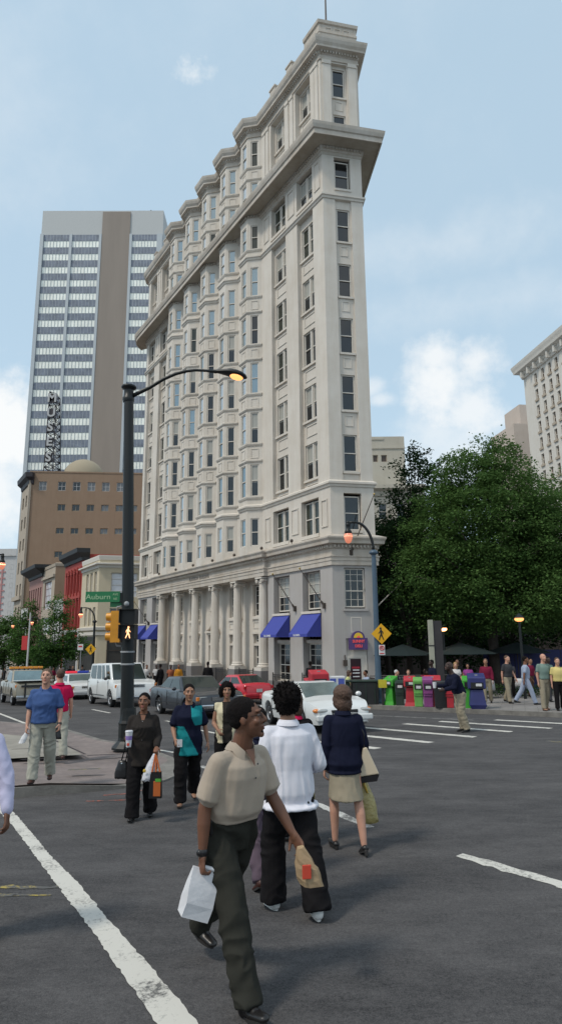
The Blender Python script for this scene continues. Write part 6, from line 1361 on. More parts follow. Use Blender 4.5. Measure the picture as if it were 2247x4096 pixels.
def person(loc, heading, H, P, O, label, vox=.009, group=None):
    V = Vector; t = thing('person', (0, 0, 0), label, 'person', group); J = skel(H, P); s = J['s']; fem = P.get('fem', 0); near = vox < .012; girth = P.get('girth', 1.)
    rows = [(h, a*girth, b*(girth*1.15 if (girth > 1 and .0 < h < .35) else girth), f) for h, a, b, f in (FEM if fem else MALE)]
    # body: one continuous skin surface
    mb = MB(); torso(mb, J, rows); up_ = J['up']; HM, Hc = J['HM'], J['Hc']
    mb.cap(J['N']-up_*.04*s, Hc-V((0, .012*s, .05*s)), .068*s*(.84 if fem else 1), .060*s*(.84 if fem else 1), 14)
    for nm, sd in (('R', 1), ('L', -1)):
        af = .88 if fem else 1.; af *= P.get('armf', 1)
        mb.cap(J['sh'+nm], J['el'+nm], .052*s*af, .040*s*af, 12); mb.cap(J['el'+nm], J['el'+nm].lerp(J['wr'+nm], .35), .040*s*af, .041*s*af, 12); mb.cap(J['el'+nm].lerp(J['wr'+nm], .35), J['wr'+nm], .041*s*af, .025*s*af, 12)
        lf = 1.02 if fem else 1.
        mb.cap(J['hip'+nm]-V((0, 0, .02)), J['knee'+nm], .085*s*lf, .053*s, 14); k, a = J['knee'+nm], J['ank'+nm]; mb.cap(k, k.lerp(a, .3)-V((0, .012*s, 0)), .052*s, .054*s*lf, 12); mb.cap(k.lerp(a, .3)-V((0, .012*s, 0)), a, .054*s*lf, .034*s, 12)
        fd, fu = J['fd'+nm], J['fu'+nm]; mb.cap(a-fu*.045*s-fd*.02*s, a-fu*.055*s+fd*.12*s, .030*s, .022*s, 10, .8, fu)
        if near: hand(mb, J, nm, P.get('curl'+nm, 38), s)
        else: w_ = J['wr'+nm]; d = J['ad'+nm]; mb.cap(w_, w_+d*.09*s, .03*s, .036*s, 8, .6, J['pn'+nm]); mb.cap(w_+d*.09*s, w_+d*.15*s+J['pn'+nm]*.02*s, .034*s, .024*s, 8, .55, J['pn'+nm])
    hk = 1.07; Hc = Hc+up_*.010*s; J['Hc'] = Hc; J['hs'] = s*hk; bs = s; s = s*hk
    def h_(x, y, z): return Hc+HM @ V((x*s, y*s, z*s))
    E = lambda c, r, **k: mb.ell(h_(*c), tuple(q*s for q in r), 16, 10, rot=HM, **k)
    E((0, -.012, .022), (.076, .096, .092)); E((0, .026, -.03), (.062, .066, .082)); E((0, .03, -.075), (.046, .052, .038)); E((0, .072, -.098), (.024, .02, .02))
    for sd in (-1, 1): E((sd*.04, .062, -.022), (.024, .022, .022)); E((sd*.076, -.010, -.006), (.008, .016, .027)); E((sd*.032, .078, .036), (.026, .014, .009))
    mb.cap(h_(0, .084, .022), h_(0, .108, -.022), .010*s, .0145*s, 10); 
    for sd in (-1, 1): E((sd*.012, .094, -.028), (.011, .012, .009))
    E((0, .086, -.055), (.024, .013, .0085)); E((0, .084, -.069), (.020, .012, .009))
    sk = O['skin']; body = remesh(mb, vox, 3 if near else 1); body.materials.append(M(sk)); o = link('body', body, t)
    if near:
        for sd in (-1, 1):
            e = MB(); e.ell(h_(sd*.031, .0775, .012), (.0125*s, .0105*s, .0065*s), 12, 8, rot=HM, mi=0); e.ell(h_(sd*.031, .0865, .012), (.0062*s, .0032*s, .0062*s), 10, 6, rot=HM, mi=1); e.build('eye', ['eye_white', 'eye_dark'], t, smooth=True)
            e = MB(); e.cap(h_(sd*.016, .090, .032), h_(sd*.048, .078, .036), .0042*s, .003*s, 6); e.build('eyebrow', O.get('hairm', 'hair_black'), t, smooth=True)
        e = MB(); e.ell(h_(0, .0925, -.0555), (.022*s, .0085*s, .0055*s), 12, 6, rot=HM); e.ell(h_(0, .0905, -.0685), (.018*s, .0085*s, .0065*s), 12, 6, rot=HM); e.build('lips', O.get('lips', 'lips_dark'), t, smooth=True)
    s = bs
    # clothing
    def put(name, mb_, m_, sm=3, fold=.0, vx=None, fs=(9, 9, 4), **k):
        me = remesh(mb_, vx or vox*1.15, sm, fold, fs, **k); me.materials.append(M(m_)); return link(name, me, t)
    if 'trousers' in O:
        m_, r1, r2, r3 = O['trousers']; mb = MB(); q = [(h, a+.012, b+.014, f) for h, a, b, f in rows[:3]]; wh = O.get('waist', .13)
        q = [q[0], q[1], q[2], (wh, q[2][1]*.99, q[2][2]*.98, .002)]; torso(mb, J, q)
        for nm in 'RL':
            k, a = J['knee'+nm], J['ank'+nm]; hp = J['hip'+nm]; dd = (a-k).normalized()
            mb.cap(hp-V((0, 0, .02*s)), k, r1*s, r2*s, 16); mb.cap(k, a-dd*r3*s, r2*s, r3*s, 16); o1 = dd.orthogonal().normalized(); o2 = dd.cross(o1); mb.loft([ringl(a-dd*.12*s, r3*.98*s, r3*.98*s, o1, o2, 18, 2), ringl(a-dd*.02*s+J['fd'+nm]*.008*s, r3*1.02*s, r3*1.02*s, o1, o2, 18, 2), ringl(a+dd*(.030 if r3 > .085 else .018)*s+J['fd'+nm]*.012*s, r3*1.03*s, r3*1.03*s, o1, o2, 18, 2)])
        put('trousers', mb, m_, 3, O.get('tf', .012) if near else 0, fs=(7, 7, 8), seed=len(label))
        if O.get('belt'): mb = MB(); torso(mb, J, [(wh-.045, rows[2][1]+.016, rows[2][2]+.018, .002), (wh-.01, rows[2][1]+.016, rows[2][2]+.018, .002)]); e = mb.build('belt', 'leather_black', t, smooth=True, sharp=40)
    if 'skirt' in O:
        m_, hem, wd = O['skirt']; mb = MB(); P0 = J['P']; kk = (J['kneeR']+J['kneeL'])/2; ex = V((1, 0, 0)); ey = V((0, 1, 0)); rg = []
        for i in range(9):
            f = i/8; z = P0.z+.12*s-f*(.12+hem)*s; c = V((0, (kk.y)*f*.6, z)); sp = abs(J['kneeR'].y-J['kneeL'].y)*f*f*.42; rg.append(ringl(c, (.160+(wd-.16)*f)*s, (.115+(.03)*f)*s+sp, ex, ey, 24, 2.1))
        mb.loft(rg); put('skirt', mb, m_, 3, .007 if near else 0, seed=3)
    if 'top' in O:
        T = O['top']; m_ = T['m']; hem = T.get('hem', -.06); lo_ = T.get('loose', .02); mb = MB(); sl = T.get('sleeve', .5); sr = T.get('sr', .06)
        q = [(h, a+lo_*(1.0 if h < .3 else .75), b+lo_*(1.25 if h < .3 else .8), f) for h, a, b, f in rows if h > hem+.02 and h < .5]
        fl = T.get('flare', 0); q = [(hem, q[0][1]+fl, q[0][2]+fl, 0)]+[(hem+.02, q[0][1]+fl, q[0][2]+fl, 0)]+q
        if T.get('blouse'): q[2] = (q[2][0], q[2][1]+.014, q[2][2]+.02, q[2][3])
        q = [r for r in q if r[0] < .45]+[(.458, .122+lo_*.3, .082+lo_*.35, -.004), (.485, .088+lo_*.15, .07+lo_*.1, -.003), (.508, .070, .064, -.002)]
        if T.get('collar', True) and not (near and T.get('lapel', True)): q += [(.52, .068, .064, .0)]
        torso(mb, J, q)
        for nm in 'RL':
            sh, e, w_ = J['sh'+nm], J['el'+nm], J['wr'+nm]; s0 = (.049+lo_*.42)*s; inner = J['N'].lerp(sh, .5)-up_*.03*s; mb.cap(inner, sh, .05*s, s0, 12)
            if sl <= 1: mb.cap(sh, sh.lerp(e, sl-.12), s0, sr*.92*s, 16); dd_ = (e-sh).normalized(); q9 = sh.lerp(e, sl); mb.loft([ringl(q9-dd_*.09*s+V((0, 0, 0)), sr*.9*s, sr*.84*s, dd_.orthogonal().normalized(), dd_.cross(dd_.orthogonal()).normalized(), 18, 2), ringl(q9, sr*.98*s, sr*.9*s, dd_.orthogonal().normalized(), dd_.cross(dd_.orthogonal()).normalized(), 18, 2)])
            else: mb.cap(sh, e, s0, sr*.95*s, 14); mb.cap(e, e.lerp(w_, sl-1), sr*.92*s, sr*T.get('cuff', .72)*s, 14)
        tp = put(T.get('name', 'shirt'), mb, m_, 4, T.get('fold', .010) if near else 0, ztop=J['N'].z-.02, fs=T.get('fs', (9, 9, 6)), seed=T.get('seed', len(label) % 9))
        if near and T.get('lapel', True) and T.get('collar', True):   # collar: two folded leaves round the neck
            mb = MB(); N0 = J['N']-up_*.008*s; fy = V((0, 1, 0)); rg0, rg1, rg2 = [], [], []
            tw_ = J['sx']; fy = V((-tw_.y, tw_.x, 0)); op = T.get('open', .035)
            for k in range(25):
                a = R(-62)+R(304)*k/24-R(0); a = R(90)+R(28)+R(304)*k/24; dx, dy = cos(a), sin(a); fr = max(0, dy); rad = .070+.012*fr
                zf = -.035*fr*fr*3.0 if dy > .3 else 0
                b_ = N0+tw_*dx*(rad)*s+fy*dy*(rad+.004)*s+up_*(.030+zf*.6)*s; c_ = N0+tw_*dx*(rad+.022)*s+fy*dy*(rad+.03)*s+up_*(-.012+zf*1.1-(.018 if k in (0, 24) else 0))*s; i_ = b_+(c_-b_)*.05-up_*.02*s
                rg0.append(i_); rg1.append(b_); rg2.append(c_)
            cs = []
            for k in range(25):
                o_ = (rg2[k]-N0); o_.z = 0; o_ = o_.normalized()*.0035*s; m_p = rg1[k].lerp(rg2[k], .5)+o_*1.6
                cs.append([rg0[k]-o_, rg1[k]-o_*.6+up_*.004*s, rg1[k]+o_+up_*.003*s, m_p+o_, rg2[k]+o_*1.4, rg2[k]-o_*.4, m_p-o_, rg0[k]+o_*.2])
            mb.loft(cs); c_ = mb.build('collar', T.get('cm', m_), t, smooth=True, sharp=50)
        if near and T.get('vneck'):   # open neck showing skin
            mb = MB(); fy = V((-J['sx'].y, J['sx'].x, 0)); c0 = J['N']-up_*.0*s; ww = T['vneck']
            def q_(x, dz_, f): return J['P']+up_*(.50-dz_)*s+J['sx']*x*s+fy*f*s
            mb.quad(q_(-.04, .0, .078), q_(.04, .0, .078), q_(.0, ww, T.get('vy', .125))); mb.build('neck_opening', sk, t)
        if near and T.get('buttons'):
            fy = V((-J['sx'].y, J['sx'].x, 0))
            for k in range(T['buttons']): mb = MB(); hh = .42-.085*k; mb.ell(J['P']+up_*hh*s+fy*(.118+lo_+.012)*s, (.006*s, .004*s, .006*s), 8, 6); mb.build('button', O.get('btn', 'metal_dark'), t)
    if 'shoes' in O:
        for nm in 'RL':
            a, fd, fu = J['ank'+nm], J['fd'+nm], J['fu'+nm]; sm_ = O['shoes']; heel = O.get('heel', 0); mb = MB(); b_ = a-fu*.078*s
            mb.cap(b_+fu*.034*s-fd*.035*s, b_+fu*.032*s+fd*.07*s, .037*s, .036*s, 14, .95, fu); mb.cap(b_+fu*.03*s+fd*.05*s, b_+fu*.026*s+fd*.155*s, .042*s, .034*s, 14, .62, fu)
            if not heel: mb.cap(a-fu*.042*s-fd*.02*s, a-fu*.014*s-fd*.008*s, .045*s, .044*s, 12); mb.cap(a-fu*.03*s, a-fu*.05*s+fd*.08*s, .040*s, .032*s, 12)
            o = put('shoe', mb, sm_, 2, 0, max(vox*.9, .006)); mb = MB(); pts = []
            side = fd.cross(fu)
            for k in range(20):
                tt = 2*pi*k/20; lx = .055+.115*cos(tt)+(-.0); wx = (.040 if cos(tt) > 0 else .034)*sin(tt); pts.append(b_+fd*(lx)*s+side*wx*s)
            mb.hexa([p+fu*-.004*s for p in pts], [p+fu*.014*s for p in pts]); 
            if heel: mb.cap(b_-fd*.045*s+fu*.01*s, b_-fd*.045*s-fu*(.0+heel)*s+fu*.0, .024*s, .018*s, 10)
            mb.build('sole', 'sole' if sm_ != 'shoe_white' else 'shoe_white', o)
    # hair
    s = bs*hk; hm = O.get('hairm', 'hair_black'); hs = O.get('hair', 'short'); mb = MB()
    E = lambda c, r, **k: mb.ell(h_(*c), tuple(q*s for q in r), 16, 10, rot=HM, **k)
    if hs == 'short': E((0, -.024, .041), (.0805, .096, .087)); E((0, -.047, .0), (.074, .062, .055)); [E((sd*.069, -.004, .025), (.009, .026, .03)) for sd in (-1, 1)]
    elif hs == 'bald': E((0, -.05, .0), (.074, .055, .035))
    elif hs == 'afro': E((0, -.02, .04), (.105, .12, .105)); E((0, -.045, -.015), (.092, .08, .085))
    elif hs == 'curly': E((0, -.02, .05), (.092, .10, .085)); [E((sd*.085, -.02, -.02), (.04, .055, .085)) for sd in (-1, 1)]; E((0, -.06, -.02), (.09, .06, .09))
    elif hs == 'bob': E((0, -.020, .040), (.098, .112, .097)); E((0, -.048, -.065), (.094, .074, .098)); [E((sd*.074, -.01, -.035), (.022, .06, .075)) for sd in (-1, 1)]
    elif hs == 'back': E((0, -.022, .034), (.080, .097, .088)); E((0, -.09, .01), (.045, .04, .045))
    elif hs == 'long': E((0, -.018, .035), (.086, .105, .092)); E((0, -.055, -.09), (.08, .05, .13)); [E((sd*.068, -.02, -.07), (.022, .05, .10)) for sd in (-1, 1)]
    hme = remesh(mb, vox*1.1, 2, {'afro': .012, 'curly': .010, 'bob': .007, 'long': .004}.get(hs, .0025) if near else 0, (26, 26, 26)); hme.materials.append(M(hm)); ho = link('hair', hme, t)
    if near and hs in ('afro', 'curly'):
        mb = MB(); rr = random.Random(4); vs = hme.vertices
        for i in range(900 if vox < .0085 else 420):
            v = rr.choice(vs); n_ = (v.normal+V((rr.gauss(0, .5), rr.gauss(0, .5), rr.gauss(0, .4)))).normalized(); L_ = rr.uniform(.010, .028)*(1.3 if hs == 'afro' and v.co.z > Hc.z+.06 else .8)
            p = v.co; q = p+n_*L_; sd_ = n_.cross(V((rr.gauss(0, 1), rr.gauss(0, 1), rr.gauss(0, 1)))).normalized()*.006; mb.quad(p-sd_, p+sd_, q)
        mb.build('curls', hm, ho)
    hh = R(heading); t.rotation_euler = (0, 0, -hh); t.location = loc
    J['mw'] = Matrix.Translation(loc) @ Matrix.Rotation(-hh, 4, 'Z'); J['t'] = t; return J
def W_(J, k): return J['mw'] @ (J[k] if isinstance(k, str) else k)
def slack(mb, top, bot, w0, w1, d0, d1, ax, n=16, rows=8, crumple=.01, seed=1, dir_=None):
    """a hanging bag: lofted from a pinched top to a full bottom, with creases"""
    rr = random.Random(seed); ay = Vector((-ax.y, ax.x, 0)); rg = []
    for i in range(rows+1):
        f = i/rows; c = top.lerp(bot, f); w_ = w0+(w1-w0)*min(1, f*1.6)**.8; d_ = d0+(d1-d0)*min(1, f*1.5)
        rg.append([c+ax*(w_*cos(2*pi*k/n))*(1+rr.uniform(-.06, .06))+ay*(d_*sin(2*pi*k/n))*(1+rr.uniform(-.12, .12))+Vector((0, 0, rr.uniform(-crumple, crumple))) for k in range(n)])
    mb.loft(rg)
mat('paper_white', (.62, .62, .64), .8, var=.05, vscale=12, bump=.3, bscale=14); mat('paper_kraft', (.34, .24, .14), .8, var=.1, vscale=12, bump=.3, bscale=14); mat('print_red', (.55, .06, .03), .6); mat('plastic_white', (.6, .6, .64), .35, bump=.6, bscale=22); mat('plastic_olive', (.36, .30, .12), .35, bump=.9, bscale=24, var=.15, vscale=9); mat('plastic_yellow', (.62, .42, .07), .35, bump=.5, bscale=24); mat('bag_cream', (.52, .44, .32), .5); mat('print_orange', (.45, .11, .02), .5); mat('print_green', (.08, .35, .04), .5); mat('print_purple', (.25, .17, .45), .5)
RD = lambda x, y: (x, y, G(x, y)); PV = lambda x, y: (x, y, G(x, y)+.15)
X3, Y3, Z3 = Vector((1, 0, 0)), Vector((0, 1, 0)), Vector((0, 0, 1))
# 1 man in the tan polo shirt
tm = person(RD(-.35, 4.40), 139, 1.80, dict(legR=(24, 4, 12), legL=(-24, 22, -14), armR=(-12, 13, 14, 2), armL=(15, 11, 22, 0), lean=11, side=-2, twist=8, head=(44, -8, 0), curlR=62, curlL=60, toe=4, palmR=(-1, .2, 0), palmL=(1, .2, 0)),
    dict(skin='skin_deep', trousers=('c_olive', .100, .084, .070), belt=True, tf=.016, shoes='shoe_black', hair='short', waist=.14, top=dict(m='c_tan', name='polo_shirt', hem=.085, loose=.030, sleeve=.80, sr=.080, blouse=True, vneck=.10, vy=.142, buttons=2, fold=.007, fs=(7, 7, 2.4))),
    'man in a tan polo shirt and dark olive trousers striding in front, looking sideways', .0062)
def worldbox(name, m_, label, cat): pass
g = W_(tm, 'gripR'); t = thing('paper_bag', tuple(g), 'white paper bag hanging from the right hand of the man in tan', 'paper bag')
mb = MB(); ax = Vector((.93, .35, 0)); ay = Vector((-.35, .93, 0)); tl = Vector((-.16, 0, 0))
ax = Vector((.88, .3, -.34)).normalized(); dn = Vector((-.30, .0, -1)).normalized(); b0 = [g+ax*a+ay*b for a, b in ((-.085, -.006), (.085, -.006), (.085, .008), (-.085, .008))]; b1 = [g+dn*.27+ax*a+ay*b for a, b in ((-.085, -.055), (.08, -.055), (.08, .055), (-.085, .055))]; bm1 = [g+dn*.10+ax*a+ay*b for a, b in ((-.088, -.04), (.088, -.035), (.088, .04), (-.088, .04))]; bm2 = [g+dn*.19+ax*a+ay*b for a, b in ((-.08, -.06), (.09, -.05), (.082, .05), (-.09, .055))]
mb.hexa(bm2, bm1); mb.hexa(b1, bm2); mb.hexa(bm1, b0); o = mb.build('bag', 'paper_white', t)
mb = MB(); mb.cap(b0[0].lerp(b0[1], .35)+Z3*.01, b0[1]+Z3*.012, .012, .014, 10); mb.build('rolled_top', 'paper_white', t, smooth=True)
g = W_(tm, 'gripL'); t = thing('food_bag', tuple(g), 'crumpled brown paper bag with red print in the left hand of the man in tan', 'paper bag')
mb = MB(); slack(mb, g+Z3*.015+Vector((.02, -.045, 0)), g+Vector((.085, -.04, -.20)), .022, .080, .014, .045, Vector((.96, -.2, 0)), 12, 7, .010, 5); o = mb.build('bag', 'paper_kraft', t)
mb = MB(); q = g+Vector((.055, -.096, -.11)); mb.box(q, (.055, .012, .08), .15); bev(mb.build('print', 'print_red', t), .004)
mb = MB(); w0 = tm['wrR']; d = tm['adR']; e1 = d.cross(X3).normalized(); e2 = d.cross(e1); rg = []
for k, rr_ in ((-.022, .029), (-.014, .033), (.008, .033), (.016, .029)): rg.append([w0+d*k+(e1*cos(2*pi*j/18)+e2*sin(2*pi*j/18))*rr_ for j in range(18)])
mb.loft(rg); mb.ell(w0-d*.003+Vector((.028, .0, 0)), (.012, .02, .02), 10, 6); o = mb.build('wristwatch', 'leather_black', tm['t'], smooth=True, world=False, sharp=40)
mb = MB(); q = tm['P']+Vector((.165, .03, .05)); mb.box(q, (.05, .06, .10)); bev(mb.build('belt_pouch', 'leather_black', tm['t'], world=False), .015)
mb = MB(); HM, Hc, s_ = tm['HM'], tm['Hc'], tm['hs']
for sd in (-1, 1):
    c = Hc+HM @ Vector((sd*.032, .094, .012))*s_; mb.tube([c+HM @ Vector((.022*cos(2*pi*k/14), 0, .018*sin(2*pi*k/14))) for k in range(15)], .0011, 5); mb.tube([Hc+HM @ Vector((sd*.055, .094, .016)), Hc+HM @ Vector((sd*.078, .0, .012))], .0016, 5)
mb.tube([Hc+HM @ Vector((-.01, .1, .014)), Hc+HM @ Vector((.01, .1, .014))], .0018, 5); mb.build('glasses', 'metal_dark', tm['t'], world=False)
mb = MB(); mb.ell(Hc+HM @ Vector((0, .086, -.094)), (.022, .012, .018), 10, 6, rot=HM); mb.cap(Hc+HM @ Vector((-.024, .092, -.044)), Hc+HM @ Vector((.024, .092, -.044)), .0045, .0045, 6); mb.build('beard', 'hair_black', tm['t'], smooth=True, world=False)
# 2 person in the white shirt, seen from behind
ws = person(RD(.05, 5.62), -20, 1.76, dict(legR=(-17, 4, 4), legL=(16, 20, 2), armR=(-10, 17, 80, 10), armL=(-8, 15, 72, 10), lean=2, head=(-12, -4, 0), toe=8),
    dict(skin='skin_tan', trousers=('c_black', .092, .096, .100), shoes='shoe_white', hair='afro', top=dict(m='c_white', name='shirt', hem=-.14, loose=.038, sleeve=1.35, sr=.064, flare=.058, fold=.010, fs=(11, 11, 3.0), cuff=1.0, collar=True, open=0)),
    'person in a loose white shirt and black trousers walking away, dark spiky hair', .0075)
# 3 woman in navy jacket and beige skirt
jw = person(RD(.66, 7.25), -12, 1.665, dict(fem=1, legR=(-16, 3, -22), legL=(14, 18, 0), armR=(-6, 12, 28, 4), armL=(-3, 9, 10, 2), lean=2, head=(14, -4, 0), curlR=70, toe=4, wide=1.08),
    dict(skin='skin_light', skirt=('c_khaki', .40, .19), shoes='shoe_black', heel=.035, hair='bob', hairm='hair_auburn', top=dict(m='c_navy', name='jacket', hem=-.13, loose=.036, sleeve=1.93, sr=.064, flare=.012, fold=.005, cuff=.85)),
    'woman in a navy jacket and short beige skirt walking away with bags', .0082)
g = W_(jw, 'gripR'); t = thing('carrier_bag', tuple(g), 'olive yellow plastic carrier bag in the right hand of the woman in navy', 'carrier bag')
mb = MB(); slack(mb, g+Z3*.02, g+Vector((.09, -.03, -.52)), .012, .105, .012, .07, Vector((.95, .3, 0)), 16, 9, .012, 8); mb.build('bag', 'plastic_olive', t, smooth=True)
mb = MB(); mb.tube([g+Vector((-.01, 0, .03)), g+Vector((-.055, .0, -.14)), g+Vector((-.05, -.02, -.34))], [.012, .022, .012], 8); mb.tube([g+Vector((.01, 0, .03)), g+Vector((.04, -.05, -.14)), g+Vector((.07, -.08, -.22))], [.01, .016, .008], 8); mb.build('handle', 'plastic_yellow', t, smooth=True)
sh = W_(jw, 'shR'); t = thing('shoulder_bag', tuple(sh), 'cream shoulder bag on a black strap at the side of the woman in navy', 'handbag'); c = sh+Vector((.085, -.06, -.45))
mb = MB(); mb.hexa([c+Vector(q) for q in ((-.10, -.05, -.13), (.12, -.05, -.10), (.12, .05, -.10), (-.10, .05, -.13))], [c+Vector(q) for q in ((-.045, -.02, .16), (.0, -.02, .17), (.0, .02, .17), (-.045, .02, .16))]); bev(mb.build('bag', 'bag_cream', t), .015)
mb = MB(); mb.tube([c+Vector((-.03, 0, .16)), sh+Vector((.06, -.07, -.15)), sh+Vector((-.02, -.02, .055)), sh+Vector((-.03, .07, -.08)), c+Vector((-.02, .03, .16))], .008, 6); mb.build('strap', 'leather_black', t, smooth=True)
mb = MB(); mb.hexa([c+Vector(q) for q in ((-.10, -.052, -.19), (.09, -.052, -.17), (.09, .05, -.17), (-.10, .05, -.19))], [c+Vector(q) for q in ((-.098, -.052, -.135), (.118, -.052, -.105), (.118, .05, -.105), (-.098, .05, -.135))]); mb.build('bag_base', 'leather_black', t)
# 4 woman in black holding a cup and two bags
bw = person(RD(-1.84, 8.8), 174, 1.58, dict(fem=1, girth=1.04, legR=(8, 6, 6), legL=(-8, 10, -6), armR=(4, 12, 92, 8), armL=(4, 12, 62, 6), lean=1, head=(-6, -4, 0), curlR=60, curlL=75, palmR=(-1, .3, .2), palmL=(0, -.2, -1)),
    dict(skin='skin_brown', lips='lips_pink', trousers=('c_black', .115, .10, .092), shoes='shoe_black', hair='back', top=dict(m='c_blackgrey', name='shirt', hem=-.20, loose=.034, sleeve=1.85, sr=.062, flare=.014, vneck=.13, vy=.135, buttons=4, fold=.007), btn='rim'),
    'woman in a black shirt and black trousers carrying a cup and two bags', .0085)
g = W_(bw, 'gripR'); t = thing('paper_cup', tuple(g), 'tall white paper cup with purple print held by the woman in black', 'cup'); g = g+Vector((.02, -.04, .0))
mb = MB(); mb.lathe((g.x, g.y, g.z-.09), [(.031, 0), (.044, .17), (.046, .18), (.043, .185)], 20); mb.build('cup', 'paper_white', t, smooth=True, sharp=40)
mb = MB(); mb.lathe((g.x, g.y, g.z-.09), [(.0385, .085), (.0425, .135)], 20, cap=False); mb.build('print_band', 'print_purple', t); mb = MB(); mb.box((g.x, g.y-.034, g.z-.055), (.03, .01, .03)); mb.build('print', 'print_red', t); mb = MB(); mb.lathe((g.x, g.y, g.z+.09), [(.048, 0), (.048, .01), (.042, .018), (.01, .02)], 20); mb.build('lid', 'plastic_white', t)
g = W_(bw, 'gripL'); t = thing('carrier_bag', tuple(g), 'white plastic carrier bag in the left hand of the woman in black', 'carrier bag')
mb = MB(); slack(mb, g+Z3*.02, g+Vector((-.10, -.02, -.33)), .012, .075, .012, .05, X3, 14, 8, .01, 11); mb.build('bag', 'plastic_white', t, smooth=True); mb = MB(); mb.ell(g+Vector((-.12, -.085, -.2)), (.02, .006, .022), 8, 6); mb.build('print', 'plastic_yellow', t)
t = thing('gift_bag', tuple(g), 'black gift bag with orange handles and print held by the woman in black', 'gift bag'); c = g+Vector((.02, -.03, -.36))
mb = MB(); mb.hexa([c+Vector(q) for q in ((-.085, -.035, -.17), (.075, -.035, -.17), (.075, .035, -.17), (-.085, .035, -.17))], [c+Vector(q) for q in ((-.075, -.03, .14), (.06, -.03, .14), (.06, .03, .14), (-.075, .03, .14))]); mb.build('bag', 'leather_black', t)
mb = MB()
for x in (-.05, -.0, .05): mb.tube([c+Vector((x, -.03, .14)), g+Vector((0, -.01, 0))], [.012, .009], 6)
mb.build('handle', 'print_orange', t); mb = MB(); mb.box(c+Vector((.018, -.037, -.055)), (.09, .008, .18)); bev(mb.build('print', 'print_orange', t), .01); mb = MB(); mb.box(c+Vector((.03, -.042, .045)), (.07, .006, .035)); mb.build('print_leaf', 'print_green', t)
sh = W_(bw, 'shR'); t = thing('handbag', tuple(sh), 'black handbag hanging at the hip of the woman in black', 'handbag'); c = sh+Vector((-.115, .02, -.64))
mb = MB(); slack(mb, c+Z3*.12, c-Z3*.1, .05, .10, .03, .05, X3, 16, 7, .006, 4); mb.build('bag', 'leather_black', t, smooth=True); mb = MB(); mb.tube([c+Vector((.04, 0, .12)), sh+Vector((-.0, .03, .03)), c+Vector((-.02, .02, .12))], .008, 6); mb.build('strap', 'leather_black', t, smooth=True); mb = MB(); mb.ell(c+Vector((0, -.05, .09)), (.012, .006, .012), 8, 6); mb.build('clasp', 'chrome', t)
# 5 woman in navy and teal
tw = person(RD(-1.36, 9.6), 168, 1.66, dict(fem=1, girth=1.1, legR=(12, 8, 8), legL=(-14, 16, -10), armR=(8, 16, 44, 14), armL=(-6, 20, 18, 0), lean=1, head=(4, 0, 0)),
    dict(skin='skin_tan', trousers=('c_black', .118, .098, .085), shoes='shoe_tan', hair='back', hairm='hair_black', top=dict(m='c_navy', name='shirt', hem=-.22, loose=.035, sleeve=.85, sr=.078, flare=.02, fold=.006, cm='c_navy')),
    'woman in a navy and teal short sleeved shirt walking towards the camera', .0092)
me = [c for c in tw['t'].children if c.name.startswith('shirt')][0].data; me.materials.append(M('c_teal'))
for p in me.polygons:
    c = p.center; a_ = c.z-tw['P'].z
    if abs(c.x) < .19 and ((c.x < -.03 and .2 < a_ < .46 and c.y > .02 and c.x < -.03-(.3-a_)*.5) or (a_ < .19 and c.x > -.02+.55*(a_-.02))): p.material_index = 1
t = thing('white_card', tuple(W_(tw, 'gripR')), 'small white card held by the woman in navy and teal', 'card'); mb = MB(); mb.box(W_(tw, 'gripR')+Vector((.03, -.04, .02)), (.07, .006, .10), .2, ); mb.build('card', 'paper_white', t)
# 6 woman in the cream waistcoat
vw = person(RD(-.87, 10.3), 170, 1.64, dict(fem=1, legR=(6, 6, 4), legL=(-10, 10, -6), armR=(6, 12, 60, 20), armL=(24, 14, 128, 22), lean=0, head=(-4, 2, 0), palmL=(0, -1, 0)),
    dict(skin='skin_tan', lips='lips_pink', trousers=('c_black', .105, .085, .075), shoes='shoe_black', hair='curly', top=dict(m='c_vest', name='waistcoat', hem=-.14, loose=.03, sleeve=.3, sr=.06, flare=.01, collar=False, fold=.006)),
    'woman in a cream waistcoat over a dark top, hand raised to her face', .0095)
me = [c for c in vw['t'].children if c.name.startswith('waistcoat')][0].data; me.materials.append(M('c_blackgrey'))
for p in me.polygons:
    c = p.center
    if (abs(c.x) < .075 and c.y > 0) or abs(c.x) > .19: p.material_index = 1
# 7 man in the blue polo
bm_ = person(PV(-3.86, 10.75), 168, 1.76, dict(legR=(9, 3, 6), legL=(-6, 16, -6), armR=(3, 10, 16, 2), armL=(2, 14, 22, 4), lean=1, head=(-2, -12, 0), girth=1.05, curlR=55, curlL=60),
    dict(skin='skin_light', lips='lips_pink', trousers=('c_stone', .106, .088, .078), shoes='shoe_brown', hair='short', hairm='hair_sandy', top=dict(m='c_denim', name='polo_shirt', hem=-.03, loose=.028, sleeve=.85, sr=.078, flare=.006, fold=.012)),
    'man in a blue polo shirt and pale trousers standing on the traffic island', .009)
g = W_(bm_, 'gripR'); t = thing('paper_bag', tuple(g), 'small white paper bag in the hand of the man in blue', 'paper bag'); mb = MB(); slack(mb, g+Z3*.03, g+Vector((-.08, -.03, -.17)), .012, .05, .01, .03, X3, 10, 6, .006, 2); mb.build('bag', 'paper_white', t)
g = W_(bm_, 'gripL'); t = thing('dark_pouch', tuple(g), 'dark pouch in the left hand of the man in blue', 'pouch'); mb = MB(); slack(mb, g+Z3*.05, g+Vector((.03, -.01, -.14)), .03, .045, .02, .03, X3, 12, 6, .004, 2); mb.build('pouch', 'leather_black', t, smooth=True)
